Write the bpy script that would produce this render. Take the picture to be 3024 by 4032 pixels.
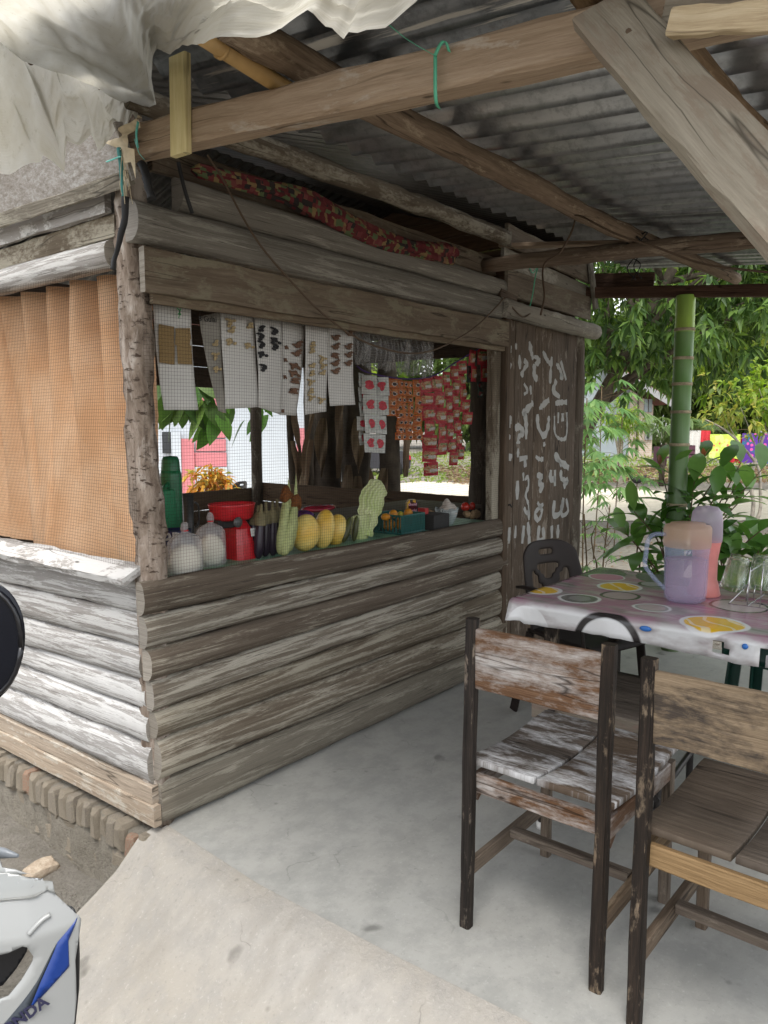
import bpy, bmesh, math, random
import numpy as np
from mathutils import Vector, Matrix
for o in list(bpy.data.objects): bpy.data.objects.remove(o)
SC = bpy.context.scene
C = SC.collection
R = math.radians
random.seed(7); RNG = np.random.default_rng(7)
# ------------------------------------------------------------------ camera, sky, sun, exposure
cam = bpy.data.cameras.new('camera'); camo = bpy.data.objects.new('camera', cam); C.objects.link(camo)
camo.location = (-1.5521, -2.2843, 1.45)
camo.rotation_euler = (R(90-6.4), 0, R(38.7-90))
cam.sensor_fit = 'VERTICAL'; cam.sensor_height = 36.0; cam.lens = 27.03
cam.clip_start = 0.05; cam.clip_end = 600
SC.camera = camo
SUN_EL, SUN_AZ = 66, 215      # the sun stands high behind the photographer's left shoulder (azimuth in the XY plane)
wd = bpy.data.worlds.new('World'); SC.world = wd; wd.use_nodes = True
_n = wd.node_tree.nodes; _n.clear()
sky = _n.new('ShaderNodeTexSky'); sky.sky_type = 'NISHITA'; sky.sun_disc = False
sky.sun_elevation = R(SUN_EL); sky.sun_rotation = R(90-SUN_AZ); sky.air_density = 1.0; sky.dust_density = 2.0; sky.ozone_density = 0.6
hs = _n.new('ShaderNodeHueSaturation'); hs.inputs['Saturation'].default_value = 0.20
bg = _n.new('ShaderNodeBackground'); bg.inputs['Strength'].default_value = 0.15
wo = _n.new('ShaderNodeOutputWorld')
wd.node_tree.links.new(sky.outputs[0], hs.inputs['Color']); wd.node_tree.links.new(hs.outputs[0], bg.inputs[0]); wd.node_tree.links.new(bg.outputs[0], wo.inputs[0])
sl = bpy.data.lights.new('sun', 'SUN'); sl.energy = 1.25; sl.angle = R(35); sl.color = (1.0, 0.96, 0.90)
so = bpy.data.objects.new('sun', sl); C.objects.link(so)
_d = Vector((math.cos(R(SUN_EL))*math.cos(R(SUN_AZ)), math.cos(R(SUN_EL))*math.sin(R(SUN_AZ)), math.sin(R(SUN_EL))))
so.rotation_euler = _d.to_track_quat('Z', 'Y').to_euler(); so.location = (-4, -6, 9)
vs = SC.view_settings; vs.view_transform = 'Standard'; vs.look = 'None'; vs.gamma = 1.0; vs.use_curve_mapping = False; vs.exposure = 1.55
SC.render.engine = 'CYCLES'
try:
    SC.cycles.max_bounces = 6; SC.cycles.diffuse_bounces = 3; SC.cycles.glossy_bounces = 2; SC.cycles.transparent_max_bounces = 12; SC.cycles.transmission_bounces = 5
except Exception: pass

# ------------------------------------------------------------------ materials
class G:
    def __init__(s, name):
        s.m = bpy.data.materials.new(name); s.m.use_nodes = True; s.t = s.m.node_tree; s.t.nodes.clear()
        s.out = s.t.nodes.new('ShaderNodeOutputMaterial')
    def n(s, typ, *a, **k):
        nd = s.t.nodes.new('ShaderNode'+typ)
        for key, v in k.items():
            if key.startswith('_'): setattr(nd, key[1:], v); continue
            s.put(nd.inputs[key.replace('__', ' ')], v)
        for i, v in enumerate(a):
            if v is not None: s.put(nd.inputs[i], v)
        return nd
    def put(s, sock, v):
        if isinstance(v, bpy.types.NodeSocket): s.t.links.new(v, sock)
        elif isinstance(v, bpy.types.Node): s.t.links.new(v.outputs[0], sock)
        elif isinstance(v, (tuple, list)) and len(v) == 3 and sock.type == 'RGBA': sock.default_value = (*v, 1)
        else: sock.default_value = v
    def math(s, op, a, b=0.0, c=0.0, clamp=False):
        nd = s.t.nodes.new('ShaderNodeMath'); nd.operation = op; nd.use_clamp = clamp
        for i, v in enumerate((a, b, c)): s.put(nd.inputs[i], v)
        return nd.outputs[0]
    def vmath(s, op, a, b=(0, 0, 0)):
        nd = s.t.nodes.new('ShaderNodeVectorMath'); nd.operation = op; s.put(nd.inputs[0], a); s.put(nd.inputs[1], b); return nd.outputs[0]
    def mix(s, f, a, b, mode='MIX'):
        nd = s.t.nodes.new('ShaderNodeMix'); nd.data_type = 'RGBA'; nd.blend_type = mode; nd.clamp_factor = True
        s.put(nd.inputs[0], f); s.put(nd.inputs[6], a); s.put(nd.inputs[7], b); return nd.outputs[2]
    def ramp(s, f, *stops):
        nd = s.t.nodes.new('ShaderNodeValToRGB'); s.put(nd.inputs[0], f); e = nd.color_ramp.elements
        while len(e) < len(stops): e.new(0.5)
        for el, (p, c) in zip(e, stops):
            el.position = p; el.color = (c, c, c, 1) if isinstance(c, (int, float)) else (*c, 1)
        return nd.outputs[0]
    def noise(s, vec, scale, detail=4, rough=0.55, dist=0.0):
        nd = s.n('TexNoise', Scale=scale, Detail=detail, Roughness=rough, Distortion=dist); s.put(nd.inputs['Vector'], vec); return nd.outputs[0]
    def scale(s, vec, v):
        return s.vmath('MULTIPLY', vec, v)
    def bsdf(s, col, rough=0.8, spec=0.25, metal=0.0, bump=None, bs=0.3, bd=0.01, **k):
        b = s.n('BsdfPrincipled'); s.put(b.inputs['Base Color'], col); s.put(b.inputs['Roughness'], rough); s.put(b.inputs['Metallic'], metal)
        s.put(b.inputs['Specular IOR Level'], spec)
        for key, v in k.items(): s.put(b.inputs[key.replace('__', ' ')], v)
        if bump is not None:
            bp = s.n('Bump', Strength=bs, Distance=bd); s.put(bp.inputs['Height'], bump); s.put(b.inputs['Normal'], bp.outputs[0])
        return b
    def done(s, sh):
        s.put(s.out.inputs[0], sh.outputs[0] if isinstance(sh, bpy.types.Node) else sh); return s.m
def objvec(g, uv=True):
    t = g.n('TexCoord'); oi = g.n('ObjectInfo')
    r = g.n('CombineXYZ'); 
    g.put(r.inputs[0], g.math('MULTIPLY', oi.outputs['Random'], 37.0)); g.put(r.inputs[1], g.math('MULTIPLY', oi.outputs['Random'], 91.0)); g.put(r.inputs[2], g.math('MULTIPLY', oi.outputs['Random'], 53.0))
    return g.vmath('ADD', t.outputs['UV' if uv else 'Object'], r.outputs[0]), oi.outputs['Random']
def wood(name, dark, mid, light, patch=None, pamt=0.5, stain=(0.05, 0.035, 0.02), samt=0.35, rough=0.85, bump=0.5, gs=1.0, var=0.35, streak=0.3, psoft=0.05, con=1.0, ps=(2.0, 6.5)):
    g = G(name); v, rnd = objvec(g)
    vw = g.n('TexNoise', Scale=2.0, Detail=2.0); g.put(vw.inputs['Vector'], v)
    v2 = g.vmath('ADD', v, g.scale(vw.outputs[1], (0.10, 0.022, 0)))
    n1 = g.noise(g.scale(v2, (3.2*gs, 70*gs, 1)), 1.0, 5, 0.64)
    n2 = g.noise(g.scale(v2, (16*gs, 260*gs, 1)), 1.0, 3, 0.65)
    n3 = g.noise(g.scale(v, (1.1, 3.6, 1)), 1.6, 5, 0.62)
    f = g.math('ADD', g.math('MULTIPLY', n1, 0.62), g.math('MULTIPLY', n2, 0.38))
    col = g.ramp(f, (0.5-0.21/con, dark), (0.5, mid), (0.5+0.20/con, light))
    if stain: col = g.mix(g.ramp(n3, (1-samt-0.12, 0), (1-samt+0.14, 0.85)), col, g.mix(0.35, stain, col))
    pf = None
    if patch:
        n4 = g.noise(g.scale(v2, (ps[0], ps[1], 1)), 2.2, 6, 0.62, 0.6)
        n5 = g.noise(g.scale(v, (1, 2.2, 1)), 34.0, 4, 0.72)
        pf = g.math('ADD', n4, g.math('MULTIPLY', g.math('SUBTRACT', n5, 0.5), 0.42))
        pf = g.ramp(pf, (1-pamt-psoft, 0), (1-pamt+psoft, 0.92))
        pf = g.math('MULTIPLY', pf, g.ramp(n2, (0.28, 1-streak), (0.5, 1)))
        col = g.mix(pf, col, patch)
    # nail heads, knots and worm holes
    vo = g.n('TexVoronoi', Scale=1.0); g.put(vo.inputs['Vector'], g.scale(v2, (5, 14, 1)))
    kn = g.ramp(vo.outputs['Distance'], (0.05, 1), (0.11, 0))
    kn2 = g.math('MULTIPLY', kn, g.ramp(g.noise(v, 3.0, 1), (0.5, 0), (0.6, 0.9)))
    col = g.mix(kn2, col, (dark[0]*0.4, dark[1]*0.4, dark[2]*0.4))
    n6 = g.noise(g.scale(v2, (1.1, 17, 1)), 1.0, 2, 0.5); n7 = g.noise(g.scale(v, (1.5, 5, 1)), 1.3, 1)
    ck = g.math('MULTIPLY', g.ramp(g.math('ABSOLUTE', g.math('SUBTRACT', n6, 0.5)), (0.0, 1), (0.016, 0)), g.ramp(n7, (0.46, 0), (0.56, 0.85)))
    col = g.mix(ck, col, (dark[0]*0.3, dark[1]*0.3, dark[2]*0.3))
    hsv = g.n('HueSaturation'); g.put(hsv.inputs['Color'], col)
    g.put(hsv.inputs['Value'], g.math('ADD', 1-var/2, g.math('MULTIPLY', g.math('FRACT', g.math('MULTIPLY', rnd, 7.31)), var)))
    g.put(hsv.inputs['Saturation'], g.math('ADD', 0.8, g.math('MULTIPLY', g.math('FRACT', g.math('MULTIPLY', rnd, 13.7)), 0.4)))
    h = n1
    return g.done(g.bsdf(hsv.outputs[0], rough, 0.15, bump=h, bs=bump, bd=0.012))
def plain(name, col, rough=0.5, spec=0.4, metal=0.0, nz=0.12, ns=18.0, bs=0.0, **k):
    g = G(name); v, rnd = objvec(g, False)
    n = g.noise(v, ns, 5, 0.6)
    c = g.mix(g.ramp(n, (0.3, 1.0), (0.75, 0.0)), col, tuple(x*(1-nz*2.2) for x in col))
    return g.done(g.bsdf(c, rough, spec, metal, bump=n if bs else None, bs=bs, bd=0.004, **k))
def leafmat(name, c1, c2, c3, trans=0.35, rough=0.45, spec=0.4, vein=False):
    g = G(name); gi = g.n('NewGeometry')
    col = g.ramp(gi.outputs['Random Per Island'], (0.0, c1), (0.5, c2), (1.0, c3))
    t = g.n('TexCoord'); nz = g.noise(t.outputs['Object'], 9.0, 3)
    col = g.mix(g.ramp(nz, (0.35, 0.30), (0.65, 0)), col, tuple(x*0.55 for x in c1))
    b = g.bsdf(col, rough, spec)
    tr = g.n('BsdfTranslucent'); hs_ = g.n('HueSaturation', Hue=0.485, Saturation=1.1, Value=1.5); g.put(hs_.inputs['Color'], col); g.put(tr.inputs[0], hs_.outputs[0])
    mx = g.n('MixShader', trans); g.put(mx.inputs[1], b.outputs[0]); g.put(mx.inputs[2], tr.outputs[0])
    return g.done(mx)
def sheer(name, col, alpha=0.5, trans=0.4, rough=0.5, spec=0.3, nz=0.1, ns=30.0, edge=False):
    """thin see-through sheet: diffuse + translucent + plain transparency"""
    g = G(name); v, rnd = objvec(g, False); n = g.noise(v, ns, 4)
    c = g.mix(n, col, tuple(x*(1-nz*2) for x in col))
    b = g.bsdf(c, rough, spec); tr = g.n('BsdfTranslucent'); g.put(tr.inputs[0], c)
    m1 = g.n('MixShader', trans); g.put(m1.inputs[1], b.outputs[0]); g.put(m1.inputs[2], tr.outputs[0])
    tp = g.n('BsdfTransparent'); tp.inputs[0].default_value = (1, 1, 1, 1)
    f = alpha
    if edge:
        lw = g.n('LayerWeight', Blend=0.35); f = g.math('ADD', alpha, g.math('MULTIPLY', lw.outputs['Facing'], 1-alpha), clamp=True)
    m2 = g.n('MixShader'); g.put(m2.inputs[0], f); g.put(m2.inputs[1], tp.outputs[0]); g.put(m2.inputs[2], m1.outputs[0])
    return g.done(m2)
M = {}
M['log'] = wood('weathered_log_brown', (0.088, 0.069, 0.051), (0.168, 0.141, 0.108), (0.245, 0.212, 0.168), (0.36, 0.332, 0.272), 0.47, (0.06, 0.043, 0.03), samt=0.47, con=0.62, ps=(1.1, 2.6), psoft=0.06, streak=0.35)
M['log_dark'] = wood('weathered_log_dark', (0.060, 0.046, 0.034), (0.112, 0.090, 0.069), (0.165, 0.138, 0.108), (0.27, 0.245, 0.195), 0.40, (0.045, 0.032, 0.023), samt=0.46, con=0.62, ps=(1.1, 2.6), psoft=0.06, streak=0.35)
M['log_grey'] = wood('weathered_log_grey', (0.125, 0.11, 0.086), (0.20, 0.178, 0.143), (0.265, 0.24, 0.197), (0.35, 0.325, 0.265), 0.42, (0.075, 0.06, 0.044), samt=0.36, con=0.62, ps=(1.1, 2.6), psoft=0.06)
M['log_white'] = wood('bleached_log', (0.20, 0.185, 0.168), (0.30, 0.283, 0.264), (0.37, 0.353, 0.335), (0.53, 0.52, 0.50), 0.50, (0.14, 0.115, 0.092), 0.36, var=0.2, con=0.5, ps=(1.5, 3.2), psoft=0.03, streak=0.12)
M['plank_tan'] = wood('sandy_plank', (0.20, 0.165, 0.13), (0.30, 0.25, 0.20), (0.37, 0.315, 0.255), (0.40, 0.37, 0.32), 0.42, (0.14, 0.11, 0.08), 0.25, var=0.15)
M['board'] = wood('brown_board', (0.085, 0.063, 0.045), (0.15, 0.118, 0.086), (0.21, 0.172, 0.13), (0.19, 0.167, 0.12), 0.43, (0.07, 0.05, 0.036), samt=0.42, var=0.2, con=0.8)
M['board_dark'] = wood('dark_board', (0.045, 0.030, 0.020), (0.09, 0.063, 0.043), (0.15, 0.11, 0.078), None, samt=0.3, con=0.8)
M['beam'] = wood('sawn_beam', (0.20, 0.145, 0.098), (0.30, 0.225, 0.16), (0.38, 0.30, 0.22), (0.38, 0.325, 0.265), 0.38, (0.17, 0.11, 0.07), 0.24, var=0.12, bump=0.35)
M['beam_grey'] = wood('grey_sawn_beam', (0.17, 0.14, 0.098), (0.25, 0.213, 0.155), (0.315, 0.275, 0.205), (0.215, 0.165, 0.115), 0.47, (0.12, 0.092, 0.06), 0.3, var=0.1, bump=0.35, con=0.8)
M['beam_new'] = wood('fresh_plank', (0.46, 0.38, 0.20), (0.60, 0.52, 0.30), (0.70, 0.62, 0.40), None, 0.3, (0.40, 0.30, 0.14), 0.2, var=0.1, bump=0.25)
M['pole'] = wood('peeled_pole', (0.085, 0.055, 0.032), (0.175, 0.12, 0.075), (0.26, 0.185, 0.118), (0.32, 0.245, 0.16), 0.36, samt=0.35, var=0.2)
M['door'] = wood('door_plank', (0.05, 0.037, 0.028), (0.105, 0.081, 0.062), (0.16, 0.128, 0.10), (0.205, 0.175, 0.145), 0.38, (0.022, 0.015, 0.01), 0.42, var=0.2, con=0.8)
M['endgrain'] = wood('end_grain', (0.14, 0.12, 0.095), (0.25, 0.225, 0.19), (0.34, 0.315, 0.275), None, 0.3, (0.2, 0.17, 0.14), 0.3)
M['chair_dark'] = wood('chair_post_wood', (0.008, 0.0065, 0.0055), (0.020, 0.015, 0.012), (0.050, 0.035, 0.025), (0.17, 0.13, 0.092), 0.40, (0.012, 0.01, 0.008), 0.4, rough=0.6, var=0.15)
M['chair_paint'] = wood('chair_painted_wood', (0.05, 0.027, 0.016), (0.115, 0.066, 0.040), (0.18, 0.112, 0.072), (0.40, 0.38, 0.36), 0.45, (0.05, 0.03, 0.02), 0.3, rough=0.6, var=0.1, psoft=0.14, streak=0.6)
M['chair_seat'] = wood('chair_seat_wood', (0.04, 0.030, 0.022), (0.085, 0.066, 0.050), (0.13, 0.104, 0.08), None, 0.4, (0.03, 0.023, 0.018), 0.4, rough=0.6, var=0.1)
M['chair_tan'] = wood('chair_tan_wood', (0.12, 0.083, 0.05), (0.20, 0.145, 0.09), (0.27, 0.20, 0.13), (0.035, 0.028, 0.024), 0.47, (0.10, 0.07, 0.045), 0.35, rough=0.6, var=0.1, psoft=0.10)
M['chair_ochre'] = wood('chair_ochre_wood', (0.14, 0.09, 0.048), (0.23, 0.155, 0.085), (0.30, 0.21, 0.12), None, 0.4, (0.25, 0.15, 0.07), 0.3, rough=0.6, var=0.1)
def _bark():
    g = G('post_bark'); v, rnd = objvec(g, False)
    vv = g.scale(v, (1, 1, 0.30)); wv = g.vmath('ADD', vv, g.scale(g.n('TexNoise', Vector=vv, Scale=8.0, Detail=4.0).outputs[1], (0.06, 0.06, 0.06)))
    n = g.noise(wv, 30.0, 8, 0.7); n2 = g.noise(wv, 9.0, 6, 0.65); n3 = g.noise(g.scale(v, (1, 1, 2.5)), 24.0, 6, 0.7)
    col = g.ramp(n, (0.34, (0.12, 0.088, 0.066)), (0.5, (0.215, 0.17, 0.135)), (0.66, (0.32, 0.265, 0.22)))
    col = g.mix(g.ramp(n2, (0.52, 0), (0.60, 0.85)), col, (0.42, 0.375, 0.33))
    crack = g.ramp(n3, (0.36, 0.0), (0.42, 1.0)); col = g.mix(crack, (0.075, 0.052, 0.04), col)
    h = g.math('ADD', g.math('MULTIPLY', crack, 0.4), g.math('ADD', n, n2))
    return g.done(g.bsdf(col, 0.9, 0.1, bump=h, bs=0.8, bd=0.012))
M['bark'] = _bark()
def _concrete(name, base, warm, dark, sc=1.0, bs=0.12, rough=0.62, spots=True, spec=0.35):
    g = G(name); t = g.n('TexCoord'); v = t.outputs['Object']
    n1 = g.noise(v, 1.5*sc, 8, 0.62, 0.4); n2 = g.noise(v, 9*sc, 8, 0.7); n3 = g.noise(v, 60*sc, 5, 0.7); n4 = g.noise(g.scale(v, (1.0, 2.2, 1)), 3.1*sc, 6, 0.6)
    c = g.mix(g.ramp(n1, (0.32, 0), (0.62, 1)), base, warm)
    c = g.mix(g.ramp(n4, (0.48, 0), (0.72, 0.75)), c, dark)
    c = g.mix(g.ramp(n2, (0.38, 0.75), (0.55, 0)), c, tuple(x*0.82 for x in base))
    c = g.mix(g.ramp(n3, (0.58, 0), (0.72, 0.6)), c, tuple(min(0.8, x*1.3) for x in base)); c = g.mix(g.ramp(n3, (0.28, 0.6), (0.42, 0)), c, tuple(x*0.62 for x in base))
    if spots:
        vo = g.n('TexVoronoi', Scale=3.4, Randomness=1.0); g.put(vo.inputs['Vector'], g.vmath('ADD', v, g.scale(g.n('TexNoise', Vector=v, Scale=12.0).outputs[1], (0.12, 0.12, 0.12))))
        sp = g.math('MULTIPLY', g.ramp(vo.outputs['Distance'], (0.05, 1), (0.13, 0)), g.ramp(vo.outputs['Color'], (0.30, 0), (0.5, 0.7)))
        c = g.mix(sp, c, tuple(x*0.42 for x in dark))
        vo2 = g.n('TexVoronoi', Scale=11.0); g.put(vo2.inputs['Vector'], v)
        sp2 = g.math('MULTIPLY', g.ramp(vo2.outputs['Distance'], (0.03, 1), (0.12, 0)), g.ramp(vo2.outputs['Color'], (0.46, 0), (0.70, 0.5)))
        c = g.mix(sp2, c, tuple(x*0.5 for x in dark))
        # hairline scratches
        wv = g.n('TexVoronoi', Scale=1.3, _feature='DISTANCE_TO_EDGE'); g.put(wv.inputs['Vector'], g.vmath('ADD', v, g.scale(g.n('TexNoise', Vector=v, Scale=3.0, Detail=5.0).outputs[1], (0.5, 0.5, 0))))
        ck = g.math('MULTIPLY', g.ramp(wv.outputs[0], (0.0, 1), (0.004, 0)), g.ramp(n4, (0.5, 0), (0.62, 0.5)))
        c = g.mix(ck, c, tuple(x*0.45 for x in dark))
    h = g.math('ADD', g.math('MULTIPLY', n3, 0.5), n2)
    r = g.math('ADD', rough-0.12, g.math('MULTIPLY', n2, 0.25))
    return g.done(g.bsdf(c, r, spec, bump=h, bs=bs, bd=0.01))
M['slab'] = _concrete('smooth_cement_floor', (0.325, 0.325, 0.305), (0.35, 0.344, 0.318), (0.25, 0.25, 0.232), rough=0.48)
M['ramp'] = _concrete('rough_cement_ramp', (0.335, 0.318, 0.29), (0.315, 0.29, 0.25), (0.25, 0.232, 0.205), 1.3, 0.6, 0.85, True, 0.15)
def _dirt(name, a, b, c_, sc=1.0, bs=0.6):
    g = G(name); t = g.n('TexCoord'); v = t.outputs['Object']
    n1 = g.noise(v, 0.6*sc, 8, 0.6); n2 = g.noise(v, 7*sc, 8, 0.72); n3 = g.noise(v, 48*sc, 6, 0.75)
    col = g.mix(g.ramp(n1, (0.38, 0), (0.62, 1)), a, b)
    col = g.mix(g.ramp(n2, (0.45, 0), (0.62, 0.7)), col, c_)
    col = g.mix(g.ramp(n3, (0.35, 0.6), (0.5, 0)), col, tuple(x*0.6 for x in a))
    return g.done(g.bsdf(col, 0.95, 0.1, bump=g.math('ADD', n2, g.math('MULTIPLY', n3, 0.6)), bs=bs, bd=0.03))
M['dirt'] = _dirt('grey_sandy_dirt', (0.235, 0.215, 0.185), (0.275, 0.255, 0.22), (0.175, 0.158, 0.13), 1.6, 1.0)
M['sand'] = _dirt('pale_sand_road', (0.62, 0.56, 0.46), (0.66, 0.60, 0.51), (0.52, 0.46, 0.36), 0.5, 0.2)
M['mortar'] = _dirt('muddy_mortar', (0.27, 0.245, 0.20), (0.32, 0.29, 0.245), (0.20, 0.175, 0.14), 2.4, 1.0)
def _metal(name, base, light, peel=None, peel_amt=0.4):
    g = G(name); v, rnd = objvec(g)
    n1 = g.noise(g.scale(v, (2, 7, 1)), 1.4, 6, 0.65); n2 = g.noise(v, 22, 6, 0.7)
    col = g.mix(g.ramp(n1, (0.36, 0), (0.62, 1)), base, light)
    col = g.mix(g.ramp(n2, (0.38, 0.5), (0.52, 0)), col, tuple(x*0.6 for x in base))
    if peel:
        n3 = g.noise(g.scale(v, (0.7, 14, 1)), 1.5, 8, 0.66)
        pf = g.ramp(n3, (1-peel_amt-0.02, 0), (1-peel_amt+0.03, 0.9)); col = g.mix(pf, col, peel)
    rs = g.noise(g.scale(v, (1, 4, 1)), 0.9, 6, 0.7)
    col = g.mix(g.ramp(rs, (0.63, 0), (0.75, 0.7)), col, (0.17, 0.085, 0.045))
    return g.done(g.bsdf(col, 0.30, 0.5, 0.80, bump=n2, bs=0.08, bd=0.004))
M['zinc'] = _metal('weathered_zinc', (0.40, 0.415, 0.425), (0.62, 0.63, 0.63)); M['zinc_dark'] = _metal('dark_zinc', (0.06, 0.06, 0.058), (0.11, 0.105, 0.10))  # second zinc is simply a darker base colour, for the hut's own roof sheets
M['zinc_peel'] = _metal('zinc_with_peeling_paint', (0.15, 0.165, 0.18), (0.28, 0.295, 0.31), (0.62, 0.60, 0.55), 0.44)
M['wire'] = plain('rusty_wire', (0.028, 0.024, 0.02), 0.7, 0.15, 0.0)
M['chrome'] = plain('bright_steel_wire', (0.62, 0.62, 0.62), 0.25, 0.5, 0.9, nz=0.05)
M['cable'] = plain('brown_cable', (0.11, 0.075, 0.05), 0.7, 0.2)
M['rubber'] = plain('black_rubber', (0.022, 0.022, 0.023), 0.6, 0.3)
M['string_green'] = plain('green_raffia', (0.09, 0.42, 0.25), 0.4, 0.4)
M['string_teal'] = plain('teal_raffia', (0.12, 0.50, 0.42), 0.4, 0.4)
M['white_paint'] = None

# ------------------------------------------------------------------ mesh helpers
WORLD = {}
def link(o, parent=None):
    C.objects.link(o)
    if parent is not None:
        o.parent = parent
        L = WORLD.get(parent.name)
        if L is not None: o.matrix_parent_inverse = Matrix.Translation(L).inverted()
    return o
def thing(name, label, cat, loc=(0, 0, 0), group=None, world=True):
    o = bpy.data.objects.new(name, None); C.objects.link(o); o.location = loc; o.empty_display_size = 0.1
    o['label'] = label; o['category'] = cat
    if group: o['group'] = group
    if world: WORLD[o.name] = Vector(loc)
    return o
def tag(o, label, cat, group=None):
    o['label'] = label; o['category'] = cat
    if group: o['group'] = group
    return o
def struct(o): o['kind'] = 'structure'; return o
def stuff(o): o['kind'] = 'stuff'; return o
def mesh(name, verts, faces, mat, parent=None, uv=None, smooth=False, loc=None):
    me = bpy.data.meshes.new(name); me.from_pydata([tuple(map(float, v)) for v in verts], [], [tuple(map(int, f)) for f in faces])
    if uv is not None:
        ul = me.uv_layers.new(name='UVMap'); k = 0
        for p in me.polygons:
            for j in range(p.loop_total): ul.data[p.loop_start+j].uv = uv[k]; k += 1
    if smooth: me.polygons.foreach_set('use_smooth', [True]*len(me.polygons))
    for m in (mat if isinstance(mat, (list, tuple)) else [mat]): me.materials.append(m)
    o = bpy.data.objects.new(name, me)
    if loc is not None: o.location = loc
    return link(o, parent)
def addmod(o, kind, **k):
    m = o.modifiers.new(kind.lower(), kind)
    for a, b in k.items(): setattr(m, a, b)
    return m
def wob(seed, n, amp, f=1.0):
    r = random.Random(seed); ph = [(r.uniform(0, 6.28), r.uniform(0.6, 1.4)*(i+1)*f, 1/(i+1)**0.8) for i in range(5)]
    return [amp*0.5*sum(a*math.sin(p+w*6.28*i/max(1, n-1)) for p, w, a in ph) for i in range(n)]
def resample(pts, n):
    P = [Vector(p) for p in pts]; d = [0]
    for a, b in zip(P, P[1:]): d.append(d[-1]+(b-a).length)
    out = []
    for i in range(n):
        s = d[-1]*i/(n-1); j = 0
        while j < len(P)-2 and d[j+1] < s: j += 1
        t = (s-d[j])/max(1e-9, d[j+1]-d[j]); out.append(P[j].lerp(P[j+1], t))
    return out
def smoothpath(pts, n):
    """Catmull-Rom through the points"""
    P = [Vector(p) for p in pts]; P = [P[0]*2-P[1]]+P+[P[-1]*2-P[-2]]; out = []; m = len(P)-3
    for i in range(n):
        u = m*i/(n-1); k = min(int(u), m-1); t = u-k; a, b, c, d = P[k:k+4]
        out.append(0.5*((2*b)+(c-a)*t+(2*a-5*b+4*c-d)*t*t+(3*b-a-3*c+d)*t**3))
    return out
def sweep(name, pts, prof, mat, parent=None, up=(0, 0, 1), sa=None, sb=None, jit=0.0, seed=0, smooth=True, cap=True, capmat=None, sharp=None):
    """prof: closed list of (a,b): a along cross(tangent, up), b along up'.  sa/sb: scale per ring.  u runs along the grain."""
    P = [Vector(p) for p in pts]; n = len(P); k = len(prof); up = Vector(up); V = []; r = random.Random(seed)
    Ls = [0]
    for a, b in zip(P, P[1:]): Ls.append(Ls[-1]+(b-a).length)
    per = [0]
    for j in range(k): per.append(per[-1]+math.dist(prof[j], prof[(j+1) % k]))
    jw = [wob(seed*31+j, n, jit, max(1, Ls[-1]*1.4)) for j in range(k)] if jit else None
    side0 = None
    for i in range(n):
        t = (P[min(i+1, n-1)]-P[max(i-1, 0)]).normalized(); s = t.cross(up)
        if s.length < 1e-4: s = side0 or Vector((1, 0, 0))
        s.normalize(); side0 = s; b_ = s.cross(t).normalized()
        for j, (a, b) in enumerate(prof):
            A = a*(sa[i] if sa else 1); B = b*(sb[i] if sb else 1)
            if jw:
                l = math.hypot(A, B) or 1; A += jw[j][i]*A/l+r.uniform(-1, 1)*jit*0.15; B += jw[j][i]*B/l+r.uniform(-1, 1)*jit*0.15
            V.append(P[i]+s*A+b_*B)
    F = []; UV = []
    for i in range(n-1):
        for j in range(k):
            j2 = (j+1) % k; F.append((i*k+j, i*k+j2, (i+1)*k+j2, (i+1)*k+j))
            UV += [(Ls[i], per[j]), (Ls[i], per[j+1]), (Ls[i+1], per[j+1]), (Ls[i+1], per[j])]
    nb = len(F)
    if cap:
        F.append(tuple(range(k-1, -1, -1))); UV += [(prof[j][0]+5, prof[j][1]) for j in range(k-1, -1, -1)]
        F.append(tuple((n-1)*k+j for j in range(k))); UV += [(prof[j][0]+9, prof[j][1]) for j in range(k)]
    o = mesh(name, V, F, [mat]+([capmat] if capmat else []), parent, UV, smooth)
    if cap:
        for p in o.data.polygons[nb:]:
            p.use_smooth = False
            if capmat: p.material_index = 1
    return o
def rprof(w, h, c=None):
    c = c if c is not None else min(w, h)*0.12; a, b = w/2, h/2
    return [(-a+c, -b), (a-c, -b), (a, -b+c), (a, b-c), (a-c, b), (-a+c, b), (-a, b-c), (-a, -b+c)]
def plank(name, A, B, w, h, mat, parent=None, up=(0, 0, 1), jit=0.0, seed=0, n=None, c=None, capmat=None, sa=None, sb=None, bow=0):
    """a sawn board from A to B; w is its size along cross(AB, up), h along up"""
    A = Vector(A); B = Vector(B); L = (B-A).length
    n = n or (max(2, int(L/0.09)) if jit else 2)
    pts = [A.lerp(B, i/(n-1)) for i in range(n)]
    o = sweep(name, pts, rprof(w, h, c), mat, parent, up, jit=jit, seed=seed, smooth=False, capmat=capmat, sa=sa, sb=sb)
    return o
def circ(r, k=10): return [(r*math.cos(6.2832*i/k), r*math.sin(6.2832*i/k)) for i in range(k)]
def tube(name, pts, r, mat, parent=None, k=8, taper=None, jit=0.0, seed=0, up=(0.12, 0.2, 0.97), n=None, smooth=True, capmat=None):
    P = smoothpath(pts, n) if n else [Vector(p) for p in pts]
    sc = [1+(taper-1)*i/(len(P)-1) for i in range(len(P))] if taper else None
    return sweep(name, P, circ(r, k), mat, parent, up, sa=sc, sb=sc, jit=jit, seed=seed, smooth=smooth, capmat=capmat)
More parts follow.
